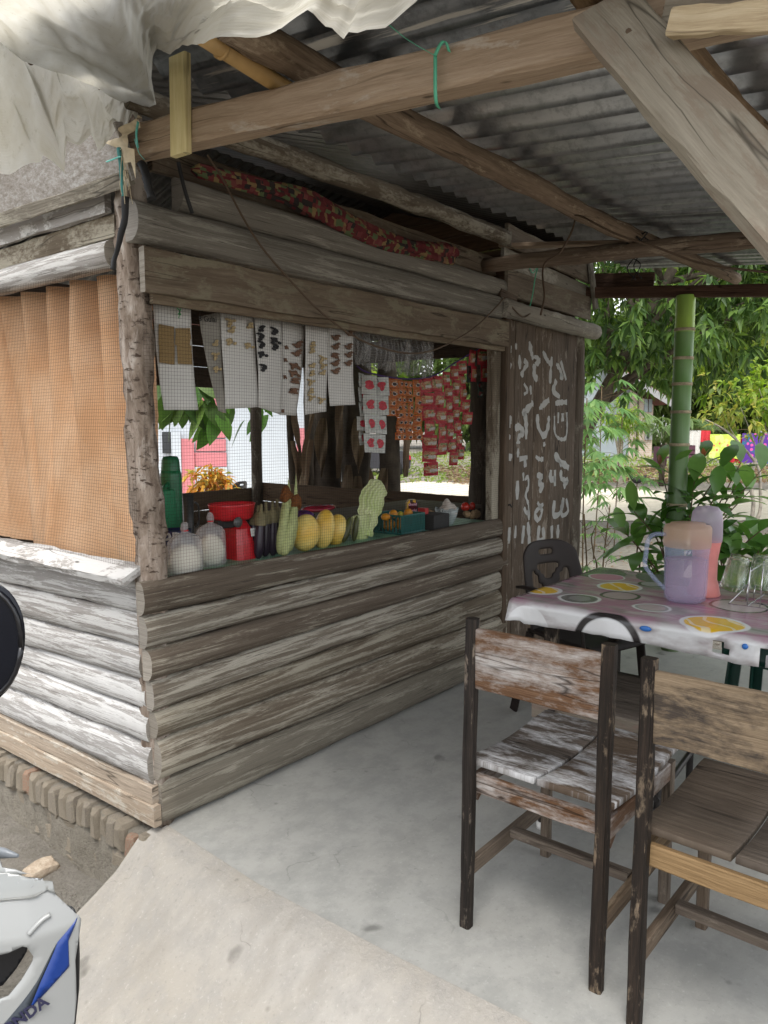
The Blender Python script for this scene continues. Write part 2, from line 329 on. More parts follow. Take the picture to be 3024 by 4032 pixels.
def half_log(name, A, B, hA, hB, t, mat, parent=None, seed=0, up=(0, 0, 1), jit=0.0028, capmat=None, ends=0.0):
    A = Vector(A); B = Vector(B); L = (B-A).length; n = max(8, int(L/0.07)); pr = []
    for b, a in ((-0.5, -0.012), (-0.49, 0.40), (-0.40, 0.72), (-0.24, 0.93), (-0.05, 1.0), (0.16, 0.97), (0.33, 0.80), (0.45, 0.50), (0.5, 0.12), (0.485, -0.012)):
        pr.append((a*t if a > 0 else a, b))
    w = wob(seed+5, n, 0.004, 1.0)
    hs_ = [(hA+(hB-hA)*i/(n-1))*(1+w[i]) for i in range(n)]
    w2 = wob(seed+9, n, 0.07, 1.0)
    P = [A.lerp(B, i/(n-1)) for i in range(n)]
    # profile b is a fraction of the height
    return sweep(name, P, pr, mat, parent, up, sa=[1+x for x in w2], sb=hs_, jit=jit, seed=seed, capmat=capmat)
def lathe(name, prof, mat, parent=None, k=24, loc=(0, 0, 0), smooth=True, closed=False):
    V = []; F = []; n = len(prof); UV = []
    for i, (r, z) in enumerate(prof):
        for j in range(k): a = 6.28318*j/k; V.append((loc[0]+r*math.cos(a), loc[1]+r*math.sin(a), loc[2]+z))
    for i in range(n-1):
        for j in range(k): F.append((i*k+j, i*k+(j+1) % k, (i+1)*k+(j+1) % k, (i+1)*k+j)); UV += [(j/k, i/(n-1)), ((j+1)/k, i/(n-1)), ((j+1)/k, (i+1)/(n-1)), (j/k, (i+1)/(n-1))]
    if prof[0][0] > 1e-6 and closed: F.append(tuple(range(k-1, -1, -1))); UV += [(0, 0)]*k
    if prof[-1][0] > 1e-6 and closed: F.append(tuple((n-1)*k+j for j in range(k))); UV += [(0, 0)]*k
    return mesh(name, V, F, mat, parent, UV, smooth)
def blob(name, c, r, mat, parent=None, k=18, n=12, jit=0.0, seed=0, rot=None, shape=None):
    """a lumpy ellipsoid"""
    V = []; F = []; rr = random.Random(seed); ph = [(Vector((rr.uniform(-1, 1), rr.uniform(-1, 1), rr.uniform(-1, 1)))*rr.uniform(2, 5), rr.uniform(0, 6)) for _ in range(6)]
    for i in range(n+1):
        th = math.pi*i/n
        for j in range(k):
            a = 6.28318*j/k; d = Vector((math.sin(th)*math.cos(a), math.sin(th)*math.sin(a), -math.cos(th)))
            s = 1+jit*sum(math.sin(p.dot(d)+q) for p, q in ph)/3
            v = Vector((d.x*r[0]*s, d.y*r[1]*s, d.z*r[2]*s))
            if shape: v = Vector(shape(v, d))
            if rot: v = rot @ v
            V.append(v+Vector(c))
    for i in range(n):
        for j in range(k): F.append((i*k+j, i*k+(j+1) % k, (i+1)*k+(j+1) % k, (i+1)*k+j))
    return mesh(name, V, F, mat, parent, None, True)
def patch(name, rows, mat, parent=None, smooth=True, uvs=1.0):
    """sheet through rows of points (all rows the same length)"""
    n = len(rows); k = len(rows[0]); V = [p for r in rows for p in r]; F = []; UV = []
    us = [[0] for _ in rows]
    for i, r in enumerate(rows):
        for a, b in zip(r, r[1:]): us[i].append(us[i][-1]+(Vector(b)-Vector(a)).length*uvs)
    vs_ = [[0]*k]
    for i in range(1, n): vs_.append([vs_[-1][j]+(Vector(rows[i][j])-Vector(rows[i-1][j])).length*uvs for j in range(k)])
    for i in range(n-1):
        for j in range(k-1):
            F.append((i*k+j, i*k+j+1, (i+1)*k+j+1, (i+1)*k+j)); UV += [(us[a][b], vs_[a][b]) for a, b in ((i, j), (i, j+1), (i+1, j+1), (i+1, j))]
    return mesh(name, V, F, mat, parent, UV, smooth)
def grid_quad(TL, TR, BR, BL, nu, nv):
    TL, TR, BR, BL = map(Vector, (TL, TR, BR, BL))
    return [[TL.lerp(TR, j/nu).lerp(BL.lerp(BR, j/nu), i/nv) for j in range(nu+1)] for i in range(nv+1)]
def boxv(lo, hi):
    x0, y0, z0 = lo; x1, y1, z1 = hi
    return [(x0, y0, z0), (x1, y0, z0), (x1, y1, z0), (x0, y1, z0), (x0, y0, z1), (x1, y0, z1), (x1, y1, z1), (x0, y1, z1)], [(0, 3, 2, 1), (4, 5, 6, 7), (0, 1, 5, 4), (1, 2, 6, 5), (2, 3, 7, 6), (3, 0, 4, 7)]
def box(name, lo, hi, mat, parent=None, bevel=0.0, seg=2):
    v, f = boxv(lo, hi); o = mesh(name, v, f, mat, parent)
    if bevel: addmod(o, 'BEVEL', width=bevel, segments=seg, limit_method='ANGLE')
    return o
def text_mesh(name, s, size, mat, parent, origin, ux, uy, extrude=0.0006, bold=0.0, shear=0.0):
    cu = bpy.data.curves.new(name, 'FONT'); cu.body = s; cu.size = size; cu.extrude = extrude; cu.resolution_u = 2; cu.offset = bold; cu.shear = shear; cu.align_x = 'CENTER'; cu.align_y = 'CENTER'
    to = bpy.data.objects.new(name, cu); C.objects.link(to)
    dg = bpy.context.evaluated_depsgraph_get(); me = bpy.data.meshes.new_from_object(to.evaluated_get(dg)); C.objects.unlink(to); bpy.data.objects.remove(to)
    ux = Vector(ux).normalized(); uy = Vector(uy); uy = (uy-ux*uy.dot(ux)).normalized(); nz = ux.cross(uy)
    me.transform(Matrix(((ux.x, uy.x, nz.x, origin[0]), (ux.y, uy.y, nz.y, origin[1]), (ux.z, uy.z, nz.z, origin[2]), (0, 0, 0, 1))))
    me.materials.clear(); me.materials.append(mat); me.name = name
    return link(bpy.data.objects.new(name, me), parent)
def ribbon(name, strokes, w, y, mat, parent, jit=0.3, seed=1):
    """flat paint strokes in the XZ plane at depth y"""
    V = []; F = []; r = random.Random(seed)
    for st in strokes:
        P = smoothpath([(p[0], 0, p[1]) for p in st], 4*(len(st)-1)+2) if len(st) > 2 else resample([(p[0], 0, p[1]) for p in st], 5); n = len(P); w0 = w*r.uniform(0.6, 1.25)
        for i, p in enumerate(P):
            t = (P[min(i+1, n-1)]-P[max(0, i-1)]).normalized(); s = Vector((-t.z, 0, t.x)); ww = w0*(1+r.uniform(-jit, jit))/2*(0.75 if i in (0, n-1) else 1)
            b = len(V); V += [p+s*ww+Vector((0, y, 0)), p-s*ww+Vector((0, y, 0))]
            if i: F.append((b-2, b-1, b+1, b))
    return mesh(name, V, F, mat, parent)
def leaves(name, P, Dr, Up, L, W, mat, parent=None, fold=0.22, droop=0.25, hero=False):
    P = np.asarray(P, float); Dr = np.asarray(Dr, float); Up = np.asarray(Up, float); n = len(P)
    L = np.broadcast_to(np.asarray(L, float), (n,))[:, None]; W = np.broadcast_to(np.asarray(W, float), (n,))[:, None]
    Dr = Dr/np.linalg.norm(Dr, axis=1, keepdims=True); S = np.cross(Dr, Up); S /= np.linalg.norm(S, axis=1, keepdims=True)+1e-9; U = np.cross(S, Dr)
    dz = np.zeros((n, 3)); dz[:, 2] = 1
    st = [(0.0, 0.0), (0.12, 0.45), (0.35, 0.95), (0.6, 0.9), (0.82, 0.5), (1.0, 0.0)] if hero else [(0.0, 0.0), (0.45, 1.0), (1.0, 0.0)]
    cols = []; idx = []
    for t, w in st:
        m = P+Dr*L*t-dz*droop*L*t*t
        if w == 0: idx.append((len(cols),)); cols.append(m)
        else:
            idx.append((len(cols), len(cols)+1, len(cols)+2)); cols += [m-S*W*w/2+U*fold*W*w/2, m, m+S*W*w/2+U*fold*W*w/2]
    k = len(cols); V = np.stack(cols, 1).reshape(-1, 3); F = []
    for a, b in zip(idx, idx[1:]):
        if len(a) == 1: F += [(a[0], b[1], b[0]), (a[0], b[2], b[1])]
        elif len(b) == 1: F += [(a[0], a[1], b[0]), (a[1], a[2], b[0])]
        else: F += [(a[0], a[1], b[1], b[0]), (a[1], a[2], b[2], b[1])]
    base = np.arange(n)*k; faces = []
    for f in F: faces.append((base[:, None]+np.array(f)[None, :]))
    me = bpy.data.meshes.new(name); lens = np.concatenate([np.full(n, f.shape[1]) for f in faces]); loops = np.concatenate([f.ravel() for f in faces])
    me.vertices.add(len(V)); me.vertices.foreach_set('co', V.ravel().astype('f')); me.loops.add(len(loops)); me.loops.foreach_set('vertex_index', loops.astype('i'))
    me.polygons.add(len(lens)); me.polygons.foreach_set('loop_start', np.concatenate([[0], np.cumsum(lens)[:-1]]).astype('i'))
    me.update(calc_edges=True); me.validate()
    if hero: me.polygons.foreach_set('use_smooth', [True]*len(me.polygons))
    me.materials.append(mat)
    return link(bpy.data.objects.new(name, me), parent)
def rnd_dir(n, zlo=-1, zhi=1):
    a = RNG.uniform(0, 6.283, n); z = RNG.uniform(zlo, zhi, n); r = np.sqrt(np.maximum(0, 1-z*z)); return np.stack([r*np.cos(a), r*np.sin(a), z], 1)
def copy_tree(o, parent=None):
    c = o.copy(); C.objects.link(c); c.parent = parent
    for ch in list(o.children): copy_tree(ch, c)
    return c
GZ = -0.30

# ================================================================== ground, floor, ramp, road
def ground():
    xs = sorted(set([-160, -60, -25, -10, -5]+[round(-3+0.12*i, 3) for i in range(0, 34)]+[1.5, 3, 6, 10, 18, 30, 60, 160]))
    ys = sorted(set([-160, -60, -25, -10, -5]+[round(-3+0.12*i, 3) for i in range(0, 50)]+[4, 6, 10, 18, 30, 60, 160]))
    V = []; r = random.Random(3)
    for y in ys:
        for x in xs:
            near = abs(x) < 3.2 and abs(y) < 3.4
            z = GZ+((0.012*math.sin(3.1*x+1.7*y)+0.010*math.sin(7*x-5*y+1)+r.uniform(-0.008, 0.008)) if near else 0)
            if near and x < 0: z += 0.05*max(0, 1-abs(x)/0.35)*(1 if y > 0 else 0)
            d = 0.78*x+0.625*y
            if d > 24: z += min(1.0, (d-24)/9)*0.35
            V.append((x, y, z))
    k = len(xs); F = [(j*k+i, j*k+i+1, (j+1)*k+i+1, (j+1)*k+i) for j in range(len(ys)-1) for i in range(k-1)]
    return struct(mesh('ground', V, F, M['dirt'], None, None, True))
ground()
YD, YR = Vector((0.780, 0.625, 0)), Vector((0.625, -0.780, 0))   # across / along the yard and the road
CX = Vector((-1.552, -2.284, 0))
def yard(d, l, z=GZ): p = CX+YD*d+YR*l; return (p.x, p.y, z)
def strip(name, rows, mat, dz=0.0):
    V = [yard(d, l, GZ+dz+z) for d, l, z in [q for r in rows for q in r]]; k = len(rows[0]); F = [(i*k+j, i*k+j+1, (i+1)*k+j+1, (i+1)*k+j) for i in range(len(rows)-1) for j in range(k-1)]
    return struct(mesh(name, V, F, mat, None, None, True))
ls = [-40, -25]+[-12+1.0*i for i in range(31)]+[25, 40]
strip('road', [[(14.0+wob(4, len(ls), 0.7, 3)[j]+e*9.8+(wob(8, len(ls), 0.8, 3)[j] if e else 0), l, 0.012) for j, l in enumerate(ls)] for e in (0, 0.25, 0.5, 0.75, 1)], M['sand'])
# smooth cement porch floor, its front edge wavers where the ramp was cast against it
EDGE_Y, EDGE_X = ([0.005, 0.533, 1.044, 1.433, 4.0], [-0.004, -0.043, -0.035, -0.019, 0.087])
def edge_x(y): return float(np.interp(-y, EDGE_Y, EDGE_X))
def slab():
    ys = [0.9-0.1*i for i in range(50)]; w = wob(12, len(ys), 0.02, 4)
    V = []; F = []
    for i, y in enumerate(ys):
        x0 = edge_x(y)+w[i]*0.35*(1 if y < -0.2 else 0)
        if y > 0.0: x0 = 0.05
        V += [(x0, y, GZ-0.1), (x0, y, -0.004), (x0+0.012, y, 0), (1.0, y, 0), (2.2, y, 0), (3.62, y, 0), (3.62, y, GZ-0.1)]
    for i in range(len(ys)-1):
        for j in range(6): a = i*7+j; F.append((a, a+7, a+8, a+1))
    F += [tuple(range(6, -1, -1)), tuple((len(ys)-1)*7+j for j in range(7))]
    return struct(mesh('porch_floor', V, F, M['slab'], None, None, False))
slab()
def ramp():
    """cement ramp from the dirt up to the porch floor"""
    ys_top = [0.02-0.07*i for i in range(58)]; w = wob(12, 50, 0.02, 4); rows = []
    for i, y in enumerate(ys_top):
        x0 = edge_x(y)+0.02
        # outer foot of the ramp
        f = i/57; xo = -0.40-0.20*min(1, i/6.0)+0.32*max(0, f-0.08); yo = 0.10+(y-0.02)*1.02
        row = []
        for s in (0, 0.08, 0.2, 0.4, 0.6, 0.8, 0.93, 1.0, 1.03):
            z = -0.012-(GZ*-1-0.015)*(s**1.15 if s <= 1 else 1.25); z += 0.006*math.sin(9*s+3*y)*s
            bul = 0.02*math.sin(5*y)*s
            row.append((x0+(xo-x0)*s+bul+(0.012 if s == 0 else 0.0), y+(yo-y)*s, (0.0045 if s == 0 else -0.001 if s < 0.1 else -0.020-0.012*(s > 0.3) if s < 0.25 else z)))
        rows.append(row)
    return struct(patch('ramp', rows, M['ramp']))
ramp()
# pebbles lying in the dirt beside the hut: nobody could count them
def pebbles():
    V = []; F = []; r = random.Random(5)
    for i in range(9000):
        x = -r.uniform(0.02, 1.25); y = r.uniform(-1.2, 1.7); s = r.uniform(0.002, 0.0065)*(2.2 if r.random() < 0.03 else 1); z = GZ+0.012+s*0.2
        if y < 0.15 and x > -0.62+0.3*max(0, -y-0.2): continue
        b = len(V); a = r.uniform(0, 3)
        for k in range(4): V.append((x+s*math.cos(a+1.57*k)*r.uniform(.7, 1.3), y+s*math.sin(a+1.57*k)*r.uniform(.7, 1.3), z))
        V.append((x, y, z+s*r.uniform(.5, .9))); V.append((x, y, z-s))
        F += [(b+k, b+(k+1) % 4, b+4) for k in range(4)]
    return stuff(mesh('gravel', V, F, plain('pebble', (0.25, 0.23, 0.195), 0.9, 0.1, nz=0.3, ns=14)))
tag(pebbles(), 'small pebbles scattered over the grey dirt beside the hut', 'gravel')
# ================================================================== brick foundation
FND = thing('brick_foundation', 'low muddy foundation of upright bricks under the bleached log wall', 'foundation', (0, 1.6, GZ))
def fnd():
    r = random.Random(11)
    brm = []
    for nm, c in (('brick_muddy', (0.27, 0.23, 0.18)), ('brick_red', (0.36, 0.19, 0.125)), ('brick_grey', (0.24, 0.21, 0.175))):
        g = G(nm); v, rd = objvec(g, False); n = g.noise(v, 14, 7, 0.7); n2 = g.noise(v, 60, 5, 0.7)
        col = g.mix(g.ramp(n, (0.4, 0), (0.6, 1)), c, (0.31, 0.27, 0.21)); brm.append(g.done(g.bsdf(col, 0.95, 0.05, bump=g.math('ADD', n, n2), bs=0.8, bd=0.01)))
    shapes = []
    for s in range(5):
        rr = random.Random(s); bm = bmesh.new(); bmesh.ops.create_cube(bm, size=1); bmesh.ops.bevel(bm, geom=bm.edges[:]+bm.verts[:], offset=0.16, segments=1, affect='EDGES')
        for v in bm.verts: v.co += Vector((rr.uniform(-.07, .07), rr.uniform(-.07, .07), rr.uniform(-.07, .07)))
        me = bpy.data.meshes.new('brick'); bm.to_mesh(me); bm.free(); shapes.append(me)
    def put(y, z, dy, dz, kind, x=-0.02, dx=0.10):
        me = shapes[r.randrange(5)].copy(); me.materials.append(brm[kind]); o = bpy.data.objects.new('brick', me); link(o, FND)
        o.location = (x, y, z); o.scale = (dx, dy, dz); o.rotation_euler = (r.uniform(-.07, .07), r.uniform(-.05, .05), r.uniform(-.06, .06))
    y = -0.01; i = 0
    while y < 3.3:
        w = r.uniform(0.040, 0.066); put(y+w/2, -0.065+r.uniform(-.012, .012), w*0.97, r.uniform(0.095, 0.125), 1 if i in (1, 14) else (2 if r.random() < .4 else 0), -0.025+r.uniform(-.016, .012)); y += w+0.006; i += 1
    for row in (-0.155, -0.225, -0.29):
        y = r.uniform(0, 0.1)
        while y < 3.3:
            w = r.uniform(0.15, 0.21); put(y+w/2, row+r.uniform(-.006, .006), w*0.95, 0.07, 0 if r.random() < .8 else 2, -0.012+r.uniform(-.012, .008)); y += w+0.012
    V = []; F = []; ny = 110
    for i in range(ny+1):
        yy = -0.02+3.36*i/ny
        for z, xx in ((GZ-0.06, -0.10), (GZ+0.03, -0.075), (GZ+0.10, -0.066), (-0.135, -0.062), (-0.10, -0.050), (-0.02, -0.045), (-0.008, 0.12)): V.append((xx+r.uniform(-.014, .012), yy, z+r.uniform(-.006, .004)))
    for i in range(ny):
        for j in range(6): a = i*7+j; F.append((a, a+1, a+8, a+7))
    mesh('mortar', V, F, M['mortar'], FND, None, True)
fnd()

# ================================================================== hut
HUT = thing('hut', 'weathered log-slab kiosk hut with wire-meshed windows and a scribbled plank door', 'hut', (1.75, 1.6, 0))
def front_logs():
    zl = [0.915, 0.793, 0.674, 0.557, 0.443, 0.338, 0.184, 0.004]
    zr = [0.908, 0.797, 0.692, 0.591, 0.482, 0.322, 0.165, 0.004]
    kinds = ['log_dark', 'log', 'log_dark', 'log', 'log', 'log', 'log_grey']
    xl = [-0.045, -0.04, -0.03, -0.02, -0.012, -0.005, 0.0]; xr = [2.45, 2.455, 2.45, 2.445, 2.455, 2.45, 2.45]
    for i in range(7):
        zA = (zl[i]+zl[i+1])/2; zB = (zr[i]+zr[i+1])/2; g = 0.004 if i != 6 else 0.012
        half_log('log_slab', (xl[i], 0.012, zA), (xr[i], 0.012, zB), zl[i]-zl[i+1]-g+0.000, zr[i]-zr[i+1]-g+0.001, 0.034+0.005*(i % 3), M[kinds[i]], HUT, seed=100+i, capmat=M['endgrain'])
front_logs()
def left_logs():
    zr = [0.915, 0.786, 0.663, 0.544, 0.431, 0.311, 0.163]; zl = [0.900, 0.756, 0.625, 0.495, 0.412, 0.284, 0.143]
    for i in range(6):
        # tangent runs towards -y so that the bulge faces -x
        s = (zl[i]-zr[i])/1.05; s2 = (zl[i+1]-zr[i+1])/1.05; L = 3.3
        zA0 = zr[i]+s*1.2; zA1 = zr[i+1]+s2*1.2
        half_log('log_slab', (0.012, 1.65, (zA0+zA1)/2), (0.012, 0.058-0.008*i, (zr[i]+zr[i+1])/2), zA0-zA1-0.003, zr[i]-zr[i+1]-0.003, 0.033+0.005*((i*7) % 3), M['log_white'], HUT, seed=140+i, capmat=M['endgrain'])
        half_log('log_slab', (0.012, 3.3, (zA0+zA1)/2), (0.012, 1.656, (zA0+zA1)/2), zA0-zA1+0.002, zA0-zA1+0.002, 0.055, M['log_white'], HUT, seed=160+i)
    plank('plank', (-0.012, 3.3, 0.085), (-0.012, 0.0, 0.132), 0.03, 0.066, M['plank_tan'], HUT, jit=0.003, seed=4)
    plank('plank', (-0.020, 3.3, 0.012), (-0.020, -0.02, 0.062), 0.03, 0.078, M['plank_tan'], HUT, jit=0.003, seed=5)
    # sill board nailed over the lower edge of the mesh
    plank('sill_board', (-0.045, 3.3, 0.93), (-0.045, 0.035, 0.935), 0.10, 0.028, M['log_white'], HUT, jit=0.007, seed=6, n=60, up=(-0.45, 0, 0.9))
    # boards above the left window
    half_log('log_slab', (0.0, 3.3, 2.03), (0.0, 0.135, 2.038), 0.095, 0.098, 0.05, M['log_white'], HUT, seed=180, capmat=M['endgrain'])
    plank('plank', (0.0, 3.3, 2.11), (0.0, 0.12, 2.127), 0.03, 0.078, M['log'], HUT, jit=0.004, seed=8)
    plank('plank', (-0.028, 3.3, 2.235), (-0.028, 0.135, 2.237), 0.025, 0.138, M['log_white'], HUT, jit=0.006, seed=9)
    plank('plank', (0.0, 3.3, 2.38), (0.0, 0.10, 2.38), 0.025, 0.14, M['log_white'], HUT, jit=0.004, seed=10)
    o = plank('eave_board', (-0.12, 3.4, 2.325), (-0.10, -0.10, 2.30), 0.03, 0.17, M['eave'], HUT, up=(-0.35, 0, 0.93), jit=0.004, seed=11)
    plank('eave_batten', (-0.105, 3.4, 2.245), (-0.085, -0.09, 2.225), 0.02, 0.045, M['log_grey'], HUT, up=(-0.35, 0, 0.93), jit=0.004, seed=12)
def _eave():
    g = G('lichen_speckled_board'); v, r_ = objvec(g); n = g.noise(g.scale(v, (30, 60, 1)), 1.0, 7, 0.75); n2 = g.noise(v, 5, 4)
    col = g.ramp(n, (0.36, (0.20, 0.18, 0.155)), (0.5, (0.33, 0.31, 0.285)), (0.62, (0.48, 0.47, 0.455)))
    return g.done(g.bsdf(g.mix(g.ramp(n2, (0.4, 0.4), (0.7, 0)), col, (0.3, 0.26, 0.22)), 0.9, 0.1, bump=n, bs=0.5, bd=0.01))
M['eave'] = _eave()
left_logs()
def front_top():
    # wide header board and its lower lip
    plank('header_board', (-0.018, -0.035, 1.962), (2.375, -0.035, 1.968), 0.028, 0.142, M['board'], HUT, jit=0.005, seed=20, capmat=M['endgrain'])
    plank('header_lip', (0.03, -0.012, 1.878), (2.38, -0.012, 1.892), 0.022, 0.036, M['board'], HUT, jit=0.002, seed=21)
    half_log('log_slab', (-0.045, 0.0, 2.118), (2.33, 0.0, 2.113), 0.135, 0.128, 0.06, M['log_grey'], HUT, seed=22, capmat=M['endgrain'])
    half_log('log_slab', (0.15, 0.01, 2.243), (2.37, 0.01, 2.228), 0.115, 0.10, 0.05, M['log_grey'], HUT, seed=23, capmat=M['endgrain'])
    plank('plank', (0.10, 0.07, 2.375), (2.40, 0.07, 2.355), 0.03, 0.10, M['board'], HUT, jit=0.004, seed=24)
    o = tube('wall_plate', [(-0.05, -0.02, 2.50), (0.8, -0.025, 2.497), (1.6, -0.02, 2.505), (2.37, -0.02, 2.50)], 0.042, M['log'], HUT, k=12, n=26, jit=0.008, seed=25)
    # wall over the door
    plank('plank', (2.37, -0.028, 2.26), (3.50, -0.028, 2.24), 0.022, 0.15, M['board'], HUT, jit=0.003, seed=26)
    plank('plank', (2.37, 0.0, 2.40), (3.52, 0.0, 2.34), 0.022, 0.11, M['log_grey'], HUT, jit=0.004, seed=27)
    plank('plank', (2.36, -0.03, 2.52), (3.50, -0.03, 2.46), 0.022, 0.12, M['board'], HUT, jit=0.004, seed=28)
    plank('plank', (3.42, -0.06, 2.53), (3.52, -0.065, 2.24), 0.05, 0.022, M['log_grey'], HUT, up=(0, 1, 0), jit=0.003, seed=29)
    o = tube('door_lintel', [(2.30, -0.035, 2.115), (2.9, -0.045, 2.10), (3.56, -0.045, 2.09)], 0.052, M['log_grey'], HUT, k=14, n=16, jit=0.006, seed=30)
    plank('plank', (2.30, -0.03, 2.19), (2.48, -0.03, 2.17), 0.02, 0.05, M['board_dark'], HUT, seed=31)
front_top()
def posts():
    P = [(0.0342, 0.05, 0.8882), (0.0358, 0.05, 1.0747), (0.021, 0.05, 1.2724), (0.0127, 0.05, 1.4813), (0.0089, 0.05, 1.7016), (0.007, 0.05, 1.9175), (0.0039, 0.05, 2.099), (0.0048, 0.05, 2.2487)]
    P = [(P[0][0], P[0][1], 0.0)]+[p for p in P]+[(P[-1][0], P[-1][1], 2.52)]
    sweep('corner_post', smoothpath(P, 46), circ(0.052, 16), M['bark'], HUT, (0.9, 0.3, 0.1), jit=0.011, seed=40, sa=[1.06-0.12*i/45 for i in range(46)], sb=[1.06-0.12*i/45 for i in range(46)])
    # stripped sapwood strip on the daylight side of the post and a few curls of bark
    tube('door_post', [(3.43, 0.02, 0), (3.425, 0.02, 0.7), (3.44, 0.02, 1.3), (3.425, 0.02, 2.08)], 0.052, M['log_dark'], HUT, k=12, n=24, jit=0.008, seed=41)
    plank('door_jamb', (2.415, 0.0, 0), (2.415, 0.0, 2.06), 0.05, 0.06, M['board_dark'], HUT, up=(0, 1, 0), seed=42)
    plank('window_post', (2.36, 0.035, 0.9), (2.355, 0.035, 1.90), 0.08, 0.05, M['log'], HUT, up=(0, 1, 0), jit=0.004, seed=43)
    for x, y in ((3.46, 3.30), (0.02, 3.28)): tube('post', [(x, y, 0), (x, y, 2.7)], 0.055, M['log_dark'], HUT, k=10, n=10, jit=0.006, seed=44)
posts()
# -------- door
M['chalk'] = sheer('chalky_white_paint', (0.62, 0.62, 0.59), 0.62, 0.0, 0.9, 0.1, 0.15, 40)
def door():
    d = box('door', (2.442, 0.022, 0.01), (3.376, 0.034, 2.05), M['board_dark'], HUT)
    xs = [2.445, 2.530, 2.776, 3.003, 3.374]
    for i in range(4):
        plank('door_plank', ((xs[i]+xs[i+1])/2, 0.005, 0.008), ((xs[i]+xs[i+1])/2, 0.005, 2.06), xs[i+1]-xs[i]-(0.006, 0.006, 0.003, 0.004)[i], 0.024, M['door'], d, up=(0, 1, 0), jit=0.001, seed=50+i)
    zz = lambda x, y: (x, y)
    S = [[(2.4035, 1.9024), (2.4806, 1.9053)], [(2.4042, 1.8821), (2.477, 1.8875)], [(2.5185, 1.9145), (2.5443, 1.9145)], [(2.6931, 1.9571), (2.7185, 1.9002), (2.7482, 1.8538)], [(2.759, 1.8707), (2.8133, 1.8635), (2.8238, 1.8423), (2.768, 1.8279)], [(2.7633, 1.8276), (2.7668, 1.7516), (2.8096, 1.7405)], [(2.5744, 1.8686), (2.5843, 1.7849)], [(2.6307, 1.8407), (2.6718, 1.822), (2.6329, 1.7877), (2.6014, 1.7435)], [(2.8706, 1.9115), (2.934, 1.8604), (2.9797, 1.8409)], [(2.9947, 1.8869), (2.9826, 1.7848), (2.9812, 1.7169)], [(3.0603, 1.8459), (3.1137, 1.8147), (3.1559, 1.7649)], [(3.1237, 1.867), (3.21, 1.7499)], [(3.1163, 1.7687), (3.1691, 1.7655)], [(2.4372, 1.8281), (2.4634, 1.7988), (2.4301, 1.7351)], [(2.6365, 1.7024), (2.6833, 1.6612), (2.6391, 1.6382)], [(2.7161, 1.6949), (2.73, 1.641)], [(2.8399, 1.5555), (2.8871, 1.5788), (2.9715, 1.6146)], [(3.0613, 1.5939), (3.1258, 1.6011), (3.2321, 1.606)], [(2.6217, 1.5195), (2.7104, 1.5642), (2.7601, 1.5926)], [(3.066, 1.7434), (3.0314, 1.6733), (3.1238, 1.636)], [(2.4241, 1.4912), (2.496, 1.4917)], [(2.4248, 1.4703), (2.4925, 1.4685)], [(2.4255, 1.4494), (2.4826, 1.4494)], [(2.6502, 1.5361), (2.6735, 1.4658), (2.6777, 1.3675)], [(2.537, 1.4334), (2.5914, 1.4441), (2.6306, 1.4115), (2.5829, 1.3795), (2.58, 1.3418)], [(2.8176, 1.5218), (2.8332, 1.4438), (2.9088, 1.387), (2.961, 1.4323), (2.9769, 1.5122)], [(3.0529, 1.513), (3.0637, 1.4087), (3.1259, 1.3672), (3.2194, 1.366), (3.2426, 1.4315), (3.2308, 1.5385)], [(3.1085, 1.5368), (3.1072, 1.4669)], [(3.1694, 1.5318), (3.1725, 1.4788)], [(2.4277, 1.3866), (2.485, 1.3828)], [(2.5811, 1.3148), (2.5788, 1.2608)], [(2.5992, 1.2493), (2.7008, 1.257)], [(2.6669, 1.247), (2.6758, 1.1972)], [(2.8061, 1.2592), (2.855, 1.2407), (2.9113, 1.2388)], [(2.9157, 1.3471), (2.9221, 1.3185)], [(3.0662, 1.2688), (3.1476, 1.219), (3.2862, 1.1656)], [(3.1204, 1.2318), (3.1763, 1.1822)], [(2.4886, 1.285), (2.4837, 1.2425)], [(2.6498, 1.1653), (2.6565, 1.1153)], [(2.5822, 1.1194), (2.58, 1.0048)], [(2.6722, 1.12), (2.7107, 1.1346), (2.7201, 1.0783), (2.6877, 1.0246), (2.725, 0.9658)], [(2.8284, 1.1398), (2.8969, 1.1307), (2.8621, 1.0925), (2.9198, 1.0661), (2.8648, 1.0351)], [(3.0204, 1.1653), (3.0183, 1.1069), (3.0882, 1.1032)], [(3.0772, 1.1627), (3.083, 1.0562)], [(3.1643, 1.1589), (3.1812, 1.0982), (3.2637, 1.0816), (3.2114, 1.0423)], [(2.668, 0.9481), (2.7041, 0.9114), (2.7382, 0.931)], [(2.725, 0.9658), (2.7365, 0.8633)], [(2.8437, 0.9679), (2.908, 0.905), (2.8614, 0.8513), (2.8155, 0.9015), (2.9256, 0.9499)], [(3.083, 0.9612), (3.075, 0.8666), (3.1674, 0.8704), (3.2031, 0.9521)], [(3.2156, 0.9694), (3.1951, 0.8558), (3.2902, 0.8718), (3.2572, 0.9603)], [(2.494, 0.8431), (2.4867, 0.7457)], [(2.5706, 0.8462), (2.5625, 0.7698)], [(2.6727, 0.8358), (2.6544, 0.7256)], [(2.7229, 0.8533), (2.7405, 0.7721), (2.7477, 0.7143)], [(2.8754, 0.8152), (2.8675, 0.7232), (2.9417, 0.7263), (2.9256, 0.7984)], [(3.0528, 0.7972), (3.0573, 0.7131)], [(3.145, 0.7939), (3.1447, 0.7031)]]
    stuff(ribbon('painted_writing', S, 0.034, -0.0095, M['chalk'], d, 0.4))
    latch = tube('latch', [(2.455, -0.012, 0.98), (2.462, -0.03, 0.985), (2.475, -0.03, 0.97)], 0.005, M['rubber'], d, k=6)
door()
